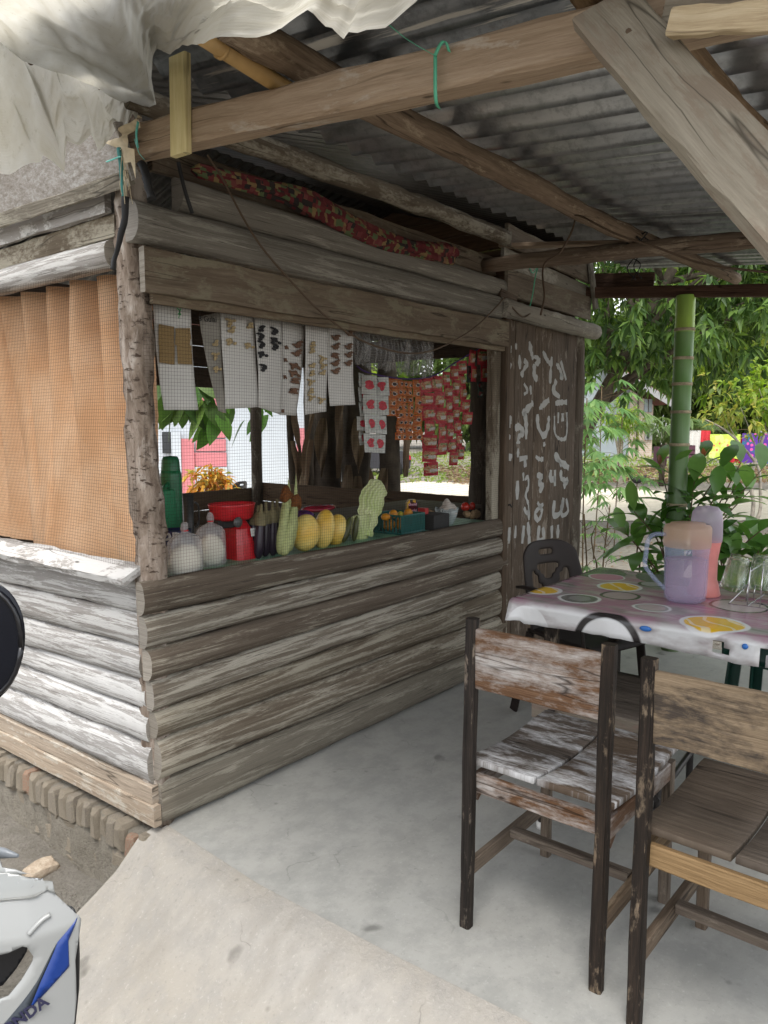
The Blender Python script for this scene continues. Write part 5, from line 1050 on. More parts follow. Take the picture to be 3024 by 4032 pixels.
def packs():
    g = G('striped_pack'); tc = g.n('TexCoord'); w = g.n('TexWave', Scale=14.0, _bands_direction='X'); g.put(w.inputs['Vector'], tc.outputs['Object'])
    mt = g.done(g.bsdf(g.ramp(w.outputs[0], (0.48, (0.65, 0.36, 0.02)), (0.52, (0.03, 0.012, 0.015))), 0.35, 0.4))
    cx, cy, cz, hw, hh = (1.8784, 0.26, 0.9913, 0.0306, 0.0482)
    t = thing('snack_pack', 'yellow and black striped snack pack standing behind the basket', 'pack', (cx, cy, CZ))
    a = Vector((0.72, -0.69, 0)).normalized(); nrm = Vector((-0.69, -0.72, 0)); b = Vector((cx, cy, 0)); z0, z1 = CZ, cz+hh
    P = lambda s, z, d=0: b+a*(s*hw)+nrm*d+Vector((0, 0, z))
    V = [P(-1, z0), P(1, z0), P(1, z1-0.02), P(0.6, z1), P(-0.6, z1), P(-1, z1-0.02)]; V += [v-nrm*0.05 for v in V]; F = [(0, 1, 2, 3, 4, 5), (11, 10, 9, 8, 7, 6)]+[(i, i+6, (i+1) % 6+6, (i+1) % 6) for i in range(6)]
    mesh('pack_body', V, F, mt, t)
    ov = lathe('badge', [(0, 0.001), (1, 0.001), (1, 0)], plain('dark_red_badge', (0.10, 0.012, 0.02), 0.4), t, 28)
    for v in ov.data.vertices: v.co = P(v.co.x*0.80, (z0+z1)/2+0.035+v.co.y*hh*0.62, 0.002)
    for k_, s in enumerate(('choki', 'choki')): text_mesh('lettering', s, hw*0.72, plain('pink_letters', (0.70, 0.38, 0.48), 0.5), t, P(0.0, (z0+z1)/2+0.052-0.034*k_, 0.004), a, (0, 0, 1), extrude=0.0005, bold=0.0006)
    cx, cy, cz, hw, hh = (1.8484, 0.16, 0.946, 0.0161, 0.0577)
    t = thing('small_carton', 'narrow red and yellow carton at the right end of the basket', 'carton', (cx, cy, CZ)); box('carton_body', (cx-hw, cy-0.02, CZ), (cx+hw, cy+0.03, cz+hh), plain('red_carton', (0.45, 0.03, 0.03), 0.45), t, 0.002)
    box('yellow_panel', (cx-hw*0.2, cy-0.0225, CZ+0.03), (cx+hw*0.7, cy-0.0205, cz+hh*0.3), plain('yellow_panel', (0.6, 0.45, 0.04), 0.45), t)
    # glass bowl with garlic, heaps beside it
    cx, cy, cz, hw, hh = (2.0558, 0.15, 0.9092, 0.067, 0.0299); gl = sheer('pale_glass', (0.62, 0.70, 0.70), 0.30, 0.2, 0.08, 0.8, 0.05, 20, True)
    bw = lathe('bowl', [(0.0, 0.0), (hw*0.45, 0.0), (hw*0.55, 0.01), (hw*0.85, 0.055), (hw*1.02, 0.10), (hw*0.99, 0.10), (hw*0.8, 0.055), (hw*0.5, 0.016), (0, 0.012)], gl, None, 28, (cx, cy, CZ))
    for v in bw.data.vertices:
        if v.co.z > CZ+0.09: v.co.z += 0.006*math.sin(8*math.atan2(v.co.y-cy, v.co.x-cx))
    tag(bw, 'ribbed clear glass bowl filled with garlic', 'bowl'); gm = plain('garlic_skin', (0.56, 0.50, 0.44), 0.6, 0.3, nz=0.12, ns=30)
    r = random.Random(3)
    for k_ in range(9):
        a_ = k_*2.4; q = hw*0.55*(k_ % 3)/2
        tag(blob('garlic_bulb', (cx+q*math.cos(a_), cy+q*math.sin(a_), CZ+0.075+0.014*(2-k_ % 3)+0.02*(k_ > 4)), (0.026, 0.026, 0.023), gm, None, 14, 10, 0.06, k_, None, lambda v, d: (v.x*(1-0.5*max(0, d.z)**3), v.y*(1-0.5*max(0, d.z)**3), v.z*(1.35 if d.z > 0.7 else 1))), 'pale garlic bulb in the glass bowl', 'garlic', 'garlic bulbs in the glass bowl')
    rd = plain('tomato_skin', (0.55, 0.025, 0.012), 0.25, 0.6)
    for k_, (e, lab) in enumerate(zip([(2.3308, 0.2, 0.9676, 0.0288, 0.0265), (2.5187, 0.27, 0.9515, 0.0189, 0.0237)], ('large red tomato on the heap of roots', 'red tomato half hidden behind the large one'))): tag(blob('tomato', e[:3], (e[3], e[3], e[4]), rd, None, 18, 12, 0.04, k_), lab, 'tomato', 'tomatoes at the end of the counter')
    gi = plain('ginger_skin', (0.30, 0.20, 0.11), 0.8, 0.2, nz=0.2, ns=30, bs=0.4)
    for k_, e in enumerate([(2.2471, 0.14, 0.9337, 0.0222, 0.021), (2.3484, 0.16, 0.9193, 0.0202, 0.0277), (2.4353, 0.18, 0.9178, 0.0192, 0.0256), (1.9646, 0.2, 0.9536, 0.019, 0.0284), (2.059, 0.24, 0.9422, 0.0145, 0.0242)]):
        tag(blob('ginger_root', (e[0], e[1], max(CZ+0.03, e[2])), (e[3]*1.1, e[3]*0.9, e[4]*0.9), gi, None, 14, 10, 0.30, k_+3), ('ginger root in front of the tomatoes, nearest the window post side left', 'tall ginger root in the middle of the heap by the tomatoes', 'ginger root at the right end of the counter heap', 'ginger root lying between the dark box and the bowl', 'ginger root half hidden behind the glass bowl')[k_], 'ginger', 'ginger roots on the counter')
    box_ = plain('dark_box', (0.03, 0.03, 0.03), 0.8)
    tag(box('display_box', (cx-0.24, cy-0.08, CZ), (cx-0.09, cy+0.12, CZ+0.085), box_, None, 0.004), 'dark low box between the carton and the glass bowl', 'box')
    # purple and red packages behind the melons
    for k_, (e, col, lab) in enumerate(zip([(1.1619, 0.4, 1.0118, 0.0429, 0.0209), (1.3602, 0.48, 1.0204, 0.119, 0.0187), (1.0194, 0.36, 0.9889, 0.0465, 0.0263)], ((0.10, 0.03, 0.16), (0.42, 0.02, 0.05), (0.45, 0.02, 0.03)), ('purple package lying behind the large melon', 'long crinkled red foil package behind the melons', 'red package lying low behind the corn'))):
        o = blob('package', (e[0], e[1], max(CZ+0.03, e[2])), (e[3], 0.06, max(0.02, e[4])), plain('package_%d' % k_, col, 0.25, 0.6, nz=0.25, ns=30), None, 20, 10, 0.10, k_, None, lambda v, d: (v.x, v.y, v.z)); tag(o, lab, 'package')
packs()
def back_goods():
    # inner table behind the counter with tin, thermos, jar
    t = thing('inner_table', 'grey wooden table inside the hut behind the counter', 'table', (1.2, 0.95, 0))
    box('table_top', (0.25, 0.62, 0.86), (3.2, 1.25, 0.885), M['log_grey'], t); 
    for x in (0.32, 3.12):
        for y in (0.68, 1.19): box('leg', (x-.03, y-.03, 0.006), (x+.03, y+.03, 0.86), M['board_dark'], t)
    cx, cy, cz, hw, hh = (0.4177, 0.42, 1.029, 0.0624, 0.0624); bl = plain('navy_paint', (0.012, 0.018, 0.10), 0.35, 0.5)
    t = thing('blue_tin', 'dark blue tin with white lettering behind the flour bags', 'tin', (cx, cy, CZ)); lathe('tin_body', [(hw, 0), (hw, 2*hh), (hw*0.96, 2*hh+0.004), (hw*0.9, 2*hh), (0, 2*hh-0.005)], bl, t, 32, (cx, cy, CZ), closed=True)
    n_ = Vector((-0.62, -0.78, 0)).normalized(); ux = Vector((0.78, -0.62, 0))
    for s, dz, sz, du in (('PR', hh*1.45, 0.085, -0.25), ('A', hh*0.6, 0.075, -0.3), ('DS', hh*1.5, 0.05, 0.45)): text_mesh('lettering', s, sz, plain('tin_white', (0.5, 0.5, 0.5), 0.5), t, Vector((cx, cy, CZ+dz))+n_*(hw*1.01*math.cos(du*0.9))+ux*(du*hw), ux+n_*(-du*0.6), (0, 0, 1), extrude=0.004, bold=0.001)
    gr = plain('green_enamel', (0.02, 0.20, 0.085), 0.35, 0.5, nz=0.1); cx, cy, cz, hw, hh = (0.7076, 0.85, 1.1781, 0.0464, 0.1281)
    t = thing('thermos_flask', 'tall green thermos flask with a side handle at the back of the counter', 'flask', (cx, cy, 0.887)); z0 = 0.887; H = cz+hh-z0
    lathe('flask_body', [(hw*0.98, 0), (hw, 0.01), (hw*1.12, H*0.74), (hw*1.08, H*0.79), (hw*0.97, H*0.83)], gr, t, 28, (cx, cy, z0), closed=True)
    lathe('cup', [(hw*0.97, H*0.83), (hw*0.90, H*0.95), (hw*0.72, H*0.99), (0, H)], gr, t, 28, (cx, cy, z0)); tube('handle', [(cx-hw*0.9*0.9, cy-0.03, z0+H*0.30), (cx-hw*1.7, cy-0.05, z0+H*0.36), (cx-hw*1.7, cy-0.05, z0+H*0.62), (cx-hw*0.8, cy-0.03, z0+H*0.68)], 0.012, gr, t, k=8, n=14)
    cx, cy, cz, hw, hh = (0.5961, 0.75, 1.1104, 0.0354, 0.0447); tag(box('green_box', (cx-hw, cy-hw, 0.887), (cx+hw, cy+hw, cz+hh), plain('bright_green_box', (0.015, 0.24, 0.10), 0.4), None, 0.006), 'small bright green box in front of the thermos', 'box')
    cx, cy, cz, hw, hh = (0.8794, 0.95, 1.0725, 0.0334, 0.0313); t = thing('jar', 'dark grey mug standing beside the green thermos', 'mug', (cx, cy, 0.887)); gm = plain('grey_tin', (0.09, 0.09, 0.09), 0.4, 0.4, 0.4); H = max(0.1, cz+hh-0.887)
    lathe('mug_body', [(hw*0.8, 0), (hw*0.84, H), (hw*0.78, H), (hw*0.74, 0.01), (0, 0.01)], gm, t, 24, (cx, cy, 0.887), closed=False); tube('handle', [(cx+hw*0.8, cy-0.02, 0.887+H*0.8), (cx+hw*1.25, cy-0.03, 0.887+H*0.7), (cx+hw*1.2, cy-0.03, 0.887+H*0.3), (cx+hw*0.75, cy-0.02, 0.887+H*0.2)], 0.005, gm, t, k=6, n=10)
back_goods()

# ================================================================== wooden chairs (local frame: seat faces +x, origin on the floor between the rear legs)
def wood_chair(label, loc, rz_, mats, seed):
    t = thing('wooden_chair', label, 'chair', loc, 'old wooden school chairs drawn up to the table', world=False); t.rotation_euler = (0, 0, rz_)
    post, back, seat, rail, leg = (M[m] for m in mats); W = 0.435; hw = W/2; SZ = 0.475
    for s in (-1, 1):
        y = s*(hw-0.017)
        plank('rear_leg', (0.0, y, 0), (0.012, y, 0.915), 0.034, 0.031, post, t, up=(1, 0, 0), jit=0.0016, seed=seed+s, n=14, c=0.005)
        plank('front_leg', (0.485, y, 0), (0.478, y, SZ-0.02), 0.031, 0.031, leg, t, up=(1, 0, 0), jit=0.001, seed=seed+3+s, n=6, c=0.004)
        plank('side_rail', (0.03, y, SZ-0.05), (0.47, y, SZ-0.05), 0.022, 0.055, rail, t, seed=seed+5+s, c=0.003)
        plank('side_stretcher', (0.022, y, 0.175), (0.465, y, 0.185), 0.022, 0.045, leg, t, seed=seed+8+s, c=0.003)
        # seat board, dished, gap in the middle
        rows = []; y0, y1 = (0.004, hw+0.004) if s > 0 else (-hw-0.004, -0.004)
        top = []; 
        for i in range(15):
            f = i/14; x = 0.020+0.48*f; dz = -0.016*math.sin(math.pi*min(1, f*1.12))**1.0+0.004
            top.append([(x, y0+(y1-y0)*j/4, SZ+0.006+dz) for j in range(5)])
        o = patch('seat_board', top, seat, t); 
        addmod(o, 'SOLIDIFY', thickness=0.018, offset=-1)
        addmod(o, 'BEVEL', width=0.002, segments=1)
        plank('corner_block', (0.025, y, SZ-0.085), (0.055, y, SZ-0.06), 0.02, 0.05, rail, t, seed=seed+11+s)
    o = []
    for i in range(13):
        f = i/12; y = -hw+0.030+(W-0.060)*f; bow = 0.0
        o.append((0.012-bow, y, 0.803))
    sweep('backrest', o, rprof(0.020, 0.172, 0.003), back, t, jit=0.0015, seed=seed+20, smooth=False)
    plank('rear_rail', (0.030, hw-0.03, SZ-0.043), (0.030, -hw+0.03, SZ-0.043), 0.020, 0.056, rail, t, seed=seed+21, c=0.003, jit=0.001, n=8)
    plank('front_rail', (0.48, hw-0.03, SZ-0.045), (0.48, -hw+0.03, SZ-0.045), 0.022, 0.055, rail, t, seed=seed+22, c=0.003)
    plank('cross_stretcher', (0.235, hw-0.03, 0.195), (0.235, -hw+0.03, 0.195), 0.036, 0.026, leg, t, seed=seed+23, c=0.003)
    return t
wood_chair('wooden chair smeared with white paint on its back and dished seat', (0.248, -1.378, 0), R(-1.5), ('chair_dark', 'chair_paint', 'chair_paint2', 'chair_paint', 'chair_leg'), 1) if False else None
M['chair_seat_paint'] = wood('chair_seat_with_white_smears', (0.035, 0.025, 0.018), (0.08, 0.06, 0.045), (0.125, 0.096, 0.072), (0.48, 0.48, 0.48), 0.44, (0.04, 0.03, 0.02), 0.35, rough=0.55, var=0.05, psoft=0.10, streak=0.6)
M['chair_leg'] = wood('chair_leg_wood', (0.06, 0.042, 0.03), (0.12, 0.09, 0.065), (0.18, 0.14, 0.105), (0.22, 0.175, 0.13), 0.36, (0.06, 0.04, 0.03), 0.35, rough=0.65, var=0.15)
wood_chair('wooden chair smeared with white paint on its back and dished seat', (0.230, -1.362, 0), R(-1.0), ('chair_dark', 'chair_paint', 'chair_seat_paint', 'chair_paint', 'chair_leg'), 1)
wood_chair('wooden chair with an unpainted tan back nearest the viewer', (0.168, -1.882, 0), R(-2.0), ('chair_dark', 'chair_tan', 'chair_seat', 'chair_ochre', 'chair_leg'), 40)
# ================================================================== pipe-legged stool under the table
def stool():
    t = thing('stool', 'dark wooden stool on black pipe legs pushed under the table', 'stool', (1.17, -1.19, 0)); blk = plain('worn_black_pipe', (0.035, 0.03, 0.028), 0.45, 0.5, 0.3, nz=0.3, ns=25)
    x0, x1, y0, y1, z = 0.955, 1.42, -1.42, -0.985, 0.455
    rows = []
    for i in range(13):
        f = i/12; x = x0+(x1-x0)*f; k = 0.02 if i in (0, 12) else 0
        rows.append([(x, y0+(y1-y0)*j/8+(0.02*((f-.5)*2)**4)*(1 if j == 0 else -1 if j == 8 else 0), z-0.008*math.sin(math.pi*f)+(-0.02 if i == 0 else 0)) for j in range(9)])
    o = patch('seat', rows, M['chair_seat'], t); addmod(o, 'SOLIDIFY', thickness=0.02, offset=1); 
    plank('apron', (x0+0.004, y0+0.03, z-0.047), (x0+0.004, y1-0.0, z-0.047), 0.02, 0.075, M['stool_apron'], t, seed=3, jit=0.002)
    for x, y in ((0.868, -1.075), (0.93, -1.46), (1.40, -1.02), (1.40, -1.43)):
        tube('pipe_leg', [(x, y, 0.02), (x+(0.06 if x < 1 else 0), y, z-0.03)], 0.0125, blk, t, k=10); 
        tube('foot_cap', [(x-0.001, y, 0.0), (x, y, 0.026)], 0.0165, M['card'], t, k=10)
    tube('stretcher', [(0.885, -1.075, 0.16), (0.935, -1.46, 0.16)], 0.011, blk, t, k=8); tube('stretcher', [(0.885, -1.075, 0.17), (1.40, -1.02, 0.17)], 0.011, blk, t, k=8); tube('stretcher', [(0.94, -1.46, 0.20), (1.40, -1.43, 0.20)], 0.011, blk, t, k=8)
M['stool_apron'] = wood('stool_apron_wood', (0.12, 0.10, 0.08), (0.18, 0.155, 0.125), (0.235, 0.205, 0.168), (0.22, 0.16, 0.135), 0.4, (0.12, 0.09, 0.07), 0.3, var=0.1)
stool()
# ================================================================== table and printed oilcloth
TX0, TX1, TY0, TY1, TZ = 1.155, 2.05, -0.79, -2.45, 0.748
def table():
    t = thing('table', 'wooden plank table at the edge of the porch', 'table', ((TX0+TX1)/2, (TY0+TY1)/2, 0))
    for i in range(3): box('ply_layer', (TX0, TY1, TZ-0.030+0.010*i+0.001), (TX1, TY0, TZ-0.020+0.010*i), M['beam'] if i % 2 else M['pole'], t)
    for x, y in ((TX0+0.10, TY0-0.12), (TX1-0.08, TY0-0.1), (TX0+0.10, TY1+0.12), (TX1-0.08, TY1+0.1)): plank('leg', (x, y, 0), (x, y, TZ-0.03), 0.05, 0.05, M['chair_dark'], t, up=(0, 1, 0), seed=int(x*9))
    plank('rail', (TX1-0.08, TY0-0.1, TZ-0.08), (TX1-0.08, TY1+0.1, TZ-0.08), 0.025, 0.08, M['chair_dark'], t)
table()
def oilcloth():
    g = G('printed_oilcloth'); tc = g.n('TexCoord'); uv = tc.outputs['UV']; sp = g.n('SeparateXYZ'); g.put(sp.inputs[0], uv)
    wn = g.n('TexNoise', Scale=5.0, Detail=3.0); g.put(wn.inputs['Vector'], uv)
    n1 = g.noise(g.scale(uv, (2.2, 5, 1)), 2.0, 4); n2 = g.noise(g.scale(uv, (3, 30, 1)), 1.5, 3, 0.6); n3 = g.noise(uv, 3.0, 2)
    top = g.mix(g.ramp(n3, (0.42, 0), (0.55, 1)), (0.40, 0.33, 0.34), (0.15, 0.155, 0.13)); top = g.mix(g.ramp(n1, (0.40, 0), (0.55, 1)), top, (0.30, 0.13, 0.20)); top = g.mix(g.ramp(n2, (0.45, 0), (0.7, 0.55)), top, (0.36, 0.34, 0.33))
    white = g.mix(g.ramp(n1, (0.45, 0), (0.6, 0.8)), (0.56, 0.56, 0.56), (0.30, 0.26, 0.26))
    hang = g.ramp(sp.outputs[1], (0.0, 0), (0.012, 1)); nodeh = g.math('SUBTRACT', sp.outputs[1], 0.155)   # v = 0.155 is the near table edge
    col = g.mix(g.ramp(g.math('ADD', nodeh, 0.5), (0.49, 0), (0.52, 1)), white, top)
    wuv = g.vmath('ADD', g.scale(uv, (1, 1, 0)), g.scale(g.vmath('SUBTRACT', wn.outputs[1], (0.5, 0.5, 0.5)), (0.02, 0.02, 0)))
    BLK, GRY, WHT, YEL, YE2, PNK, DGN = (0.025, 0.022, 0.022), (0.28, 0.28, 0.27), (0.60, 0.60, 0.60), (0.66, 0.40, 0.015), (0.70, 0.50, 0.10), (0.45, 0.16, 0.27), (0.09, 0.10, 0.085)
    def c_(x, y): return (TY0-y, x-TX0+0.155)
    L = [(c_(1.90, -0.83), 0.13, [(1, DGN)]), (c_(2.0, -1.15), 0.17, [(1, DGN)]), (c_(1.83, -0.90), 0.085, [(1, WHT), (.93, PNK)]), (c_(1.335, -0.99), 0.088, [(1, WHT), (.84, (0.12, 0.12, 0.115)), (.5, (0.22, 0.22, 0.21))]), (c_(1.49, -1.10), 0.082, [(1, BLK), (.84, (0.36, 0.27, 0.28))]),
         (c_(1.655, -1.03), 0.098, [(1, WHT), (.86, YEL)]), (c_(1.36, -1.275), 0.072, [(1, WHT), (.86, GRY), (.72, (0.40, 0.32, 0.33))]), (c_(1.60, -1.53), 0.11, [(1, BLK), (.90, (0.40, 0.33, 0.33))]), (c_(1.385, -0.80), 0.085, [(1, WHT), (.8, YEL)]), (c_(1.80, -1.12), 0.06, [(1, BLK), (.8, GRY)]),
         (c_(1.255, -1.535), 0.118, [(1, WHT), (.86, YEL)]), (c_(1.045, -1.19), 0.135, [(1, BLK), (.80, WHT)]), (c_(1.06, -0.86), 0.09, [(1, WHT)]), (c_(1.9, -1.7), 0.12, [(1, WHT), (.86, YEL)]), (c_(1.5, -1.9), 0.10, [(1, BLK), (.86, GRY)])]
    for (cx, cy), rad, rings in L:
        d = g.n('VectorMath', _operation='DISTANCE'); g.put(d.inputs[0], wuv); d.inputs[1].default_value = (cx, cy, 0)
        for fr, cc in rings:
            if cc == YEL:   # citrus slice with paler segment lines
                w = g.n('TexWave', Scale=6.0, Distortion=4.0, _bands_direction='DIAGONAL'); g.put(w.inputs['Vector'], g.vmath('ADD', uv, (cx*3, cy, 0))); cc = g.mix(g.ramp(w.outputs[0], (0.90, 0), (0.94, 0.8)), YEL, (0.72, 0.62, 0.40))
            col = g.mix(g.ramp(d.outputs['Value'], (rad*fr-0.004, 1), (rad*fr, 0)), col, cc)
    wr = g.noise(g.scale(uv, (14, 5, 1)), 1.2, 4, 0.6)
    mt = g.done(g.bsdf(col, 0.22, 0.55, bump=wr, bs=0.22, bd=0.02))
    # cross-section from the near hem, over the near edge, across the top, over the far edge
    ny = 90; rows = []; UV = []; r = random.Random(6); hem = wob(31, ny+1, 0.005, 4)
    sect = [0.0, 0.02, 0.045, 0.07, 0.075]
    V = []; F = []; uvv = []
    prof = [(-0.095, 0), (-0.07, 0), (-0.045, 0), (-0.02, 0), (-0.006, 0.0), (0.002, 0.012)]+[(0.003, 0.03+0.865*i/14) for i in range(15)]+[(-0.004, 0.902), (-0.06, 0.905)]
    for i in range(ny+1):
        y = TY0+0.018+(TY1-TY0-0.03)*i/ny; f = i/ny
        for k, (dz, dx) in enumerate(prof):
            x = TX0-0.006+dx; z = TZ+0.003+dz
            if k < 5:
                h = (4-k)/4.0; z = TZ+0.001-(0.080+hem[i]-0.006*math.sin(7*f))*h-(0.004); x -= 0.006*h*(1+math.sin(22*f+2)+0.5*math.sin(51*f))+0.004
                if f < 0.035: x -= 0.02*(1-f/0.035)*h; z += 0.01*h
            else: z += 0.0022*math.sin(31*x+9*y)*math.sin(17*y)
            V.append((x, y, z)); uvv.append((TY0-y, (dx+0.155) if k >= 5 else 0.155-0.075*(4-k)/4.0))
    m = len(prof)
    torn = {(1, 42), (1, 43), (2, 43), (2, 42), (1, 44), (1, 50), (2, 50), (2, 51), (0, 50)}
    for i in range(ny):
        for k in range(m-1):
            if (k, i) in torn: continue
            F.append((i*m+k, i*m+k+1, (i+1)*m+k+1, (i+1)*m+k))
    UVs = [uvv[a] for fc in F for a in fc]
    o = mesh('tablecloth', V, F, mt, None, UVs, True); addmod(o, 'SOLIDIFY', thickness=0.0009)
    tag(o, 'glossy oilcloth printed with citrus slices and dark rings, torn along its hem', 'tablecloth')
    # flared corner of the cloth
    for k, (x, y, z, lab) in enumerate(((TX0-0.012, -1.33, TZ-0.022, 'blue plastic tack in the white hem of the oilcloth'), (TX0-0.012, -1.665, TZ-0.026, 'blue tack in the torn part of the oilcloth hem'))): tag(blob('tack', (x-0.006, y, z), (0.006, 0.022 if k == 0 else 0.010, 0.010), plain('blue_tack', (0.03, 0.16, 0.5), 0.4), None, 12, 8, 0.1, k), lab, 'tack')
oilcloth()
# ================================================================== pitchers, glasses, rack
def pitcher():
    cx, cy, z0, rad, H = (1.4762, -1.387, 0.755, 0.0895, 0.3226); cx += 0.06; cy += 0.045
    t = thing('pitcher', 'translucent lilac pitcher with an orange lid on the table', 'pitcher', (cx, cy, z0)); H = 0.315; rad = 0.083
    body = sheer('frosted_lilac_plastic', (0.50, 0.58, 0.80), 0.30, 0.45, 0.3, 0.4, 0.04, 8); lid = sheer('frosted_orange_lid', (0.66, 0.47, 0.34), 0.50, 0.4, 0.35, 0.4, 0.04, 8); drink = plain('pink_drink', (0.62, 0.26, 0.34), 0.5, 0.3, nz=0.04)
    lathe('body', [(0, 0.0), (rad*0.74, 0.0), (rad*0.92, 0.012), (rad*0.97, 0.04), (rad, H*0.62), (rad*1.03, H*0.63), (rad*1.03, H*0.66), (rad*1.04, H*0.74)], body, t, 36, (cx, cy, z0+0.002))
    lathe('lid', [(rad*1.06, H*0.70), (rad*1.075, H*0.72), (rad*1.08, H*0.93), (rad*1.02, H*0.965), (rad*0.8, H*0.975), (rad*0.78, H*0.995), (0, H)], lid, t, 36, (cx, cy, z0+0.002))
    d = Vector((-0.64, 0.77, 0)); c0 = Vector((cx, cy, z0))
    sweep('handle', smoothpath([c0+d*(rad*1.0)+Vector((0, 0, H*0.86)), c0+d*(rad*1.55)+Vector((0, 0, H*0.86)), c0+d*(rad*1.86)+Vector((0, 0, H*0.79)), c0+d*(rad*1.95)+Vector((0, 0, H*0.60)), c0+d*(rad*1.96)+Vector((0, 0, H*0.46)), c0+d*(rad*1.5)+Vector((0, 0, H*0.30)), c0+d*(rad*0.99)+Vector((0, 0, H*0.17))], 26), rprof(0.015, 0.022, 0.005), body, t, (0.77, 0.64, 0))
    lathe('drink', [(0, 0.006), (rad*0.70, 0.006), (rad*0.86, 0.02), (rad*0.9, 0.05), (rad*0.92, H*0.54), (0, H*0.54)], sheer('cloudy_pink_drink', (0.66, 0.42, 0.54), 0.38, 0.5, 0.5, 0.2, 0.03, 6), t, 32, (cx, cy, z0+0.002))
    cx, cy, z0 = 1.705, -1.365, TZ+0.008; rad = 0.058; pk = plain('salmon_plastic', (0.62, 0.22, 0.20), 0.35, 0.4, nz=0.06)
    t = thing('pitcher', 'taller salmon-pink pitcher with a clear domed cover behind the lilac one', 'pitcher', (cx, cy, z0))
    lathe('body', [(0, 0), (rad*1.05, 0), (rad*1.12, 0.006), (rad*0.95, 0.05), (rad*0.84, 0.07), (rad*0.84, 0.15), (rad*0.95, 0.20), (rad*1.05, 0.235)], pk, t, 32, (cx, cy, z0))
    lathe('cover', [(rad*1.06, 0.225), (rad*1.08, 0.24), (rad*1.05, 0.31), (rad*0.98, 0.345), (rad*0.7, 0.366), (0, 0.372)], sheer('clear_purple_cover', (0.52, 0.45, 0.55), 0.45, 0.3, 0.15, 0.6, 0.05, 8, True), t, 32, (cx, cy, z0))
    # wire rack with upturned glasses
    rk = thing('glass_rack', 'bright wire drying rack on the right of the table', 'rack', (1.74, -1.66, TZ+0.006)); z = TZ+0.009
    c = Vector((1.74, -1.68, z))
    def W(*p): tube('wire', [Vector(q) for q in p], 0.0022, M['chrome'], rk, k=6)
    for y in (-1.56, -1.70, -1.86): W((1.60, y, z), (1.61, y, z+0.002), (1.88, y, z))
    for x in (1.60, 1.68, 1.76, 1.88): W((x, -1.49, z), (x, -1.93, z))
    for x, y, h in ((1.615, -1.555, 0.15), (1.615, -1.60, 0.15), (1.86, -1.55, 0.15), (1.86, -1.60, 0.15), (1.70, -1.53, 0.06), (1.73, -1.55, 0.06), (1.62, -1.78, 0.15), (1.86, -1.78, 0.15)): W((x, y, z), (x, y-0.004, z+h))
    tube('wire', [(1.74, -1.60, z+0.12), (1.74, -1.60, z+0.19), (1.74, -1.615, z+0.205), (1.74, -1.64, z+0.205), (1.74, -1.65, z+0.19), (1.74, -1.65, z+0.12)], 0.0035, M['rubber'], rk, k=6)
    W((1.615, -1.555, z+0.13), (1.86, -1.55, z+0.13)); W((1.70, -1.53, z+0.06), (1.615, -1.49, z))
    gm = G('drinking_glass'); gl = gm.n('BsdfGlass', Roughness=0.02, IOR=1.25); gl.inputs[0].default_value = (0.92, 0.95, 0.93, 1); tp = gm.n('BsdfTransparent'); mx = gm.n('MixShader', 0.45); gm.put(mx.inputs[1], gl.outputs[0]); gm.put(mx.inputs[2], tp.outputs[0]); gmm = gm.done(mx)
    for k, (x, y, a, lab) in enumerate(((1.70, -1.475, 0.22, 'upturned clear glass leaning on the rack beside the pink pitcher'), (1.77, -1.56, 0.10, 'upturned clear glass behind the rack wires'), (1.73, -1.75, -0.1, 'upturned clear glass at the right end of the rack'))):
        o = lathe('drinking_glass', [(0.040, 0.0), (0.034, 0.095), (0.032, 0.112), (0, 0.113), (0, 0.106), (0.029, 0.104), (0.031, 0.093), (0.037, 0.0), (0.040, 0.0)], gmm, None, 20)
        for v in o.data.vertices: v.co *= 1.18
        o.location = (x, y, z+0.045 if k < 2 else z+0.03); o.rotation_euler = (a, -a*0.6, 0); tag(o, lab, 'glass', 'upturned drinking glasses on the wire rack')
    tg = plain('sea_green_plastic', (0.01, 0.19, 0.13), 0.3, 0.5); o = lathe('green_tumbler', [(0, 0), (0.036, 0), (0.052, 0.15), (0.048, 0.15), (0.034, 0.006), (0, 0.006)], tg, None, 24); o.location = (1.90, -1.70, TZ+0.02); o.rotation_euler = (0.1, 0.1, 0); tag(o, 'sea-green plastic tumbler behind the wire rack at the right edge', 'tumbler')
    dk = plain('dark_teal_plastic', (0.008, 0.055, 0.06), 0.4, 0.4); o = lathe('dark_bowl', [(0, 0), (0.05, 0), (0.095, 0.17), (0.09, 0.17), (0.045, 0.008), (0, 0.008)], dk, None, 28, (2.0, -1.72, TZ+0.008)); tag(o, 'dark teal plastic tub standing behind the glasses', 'tub')
pitcher()
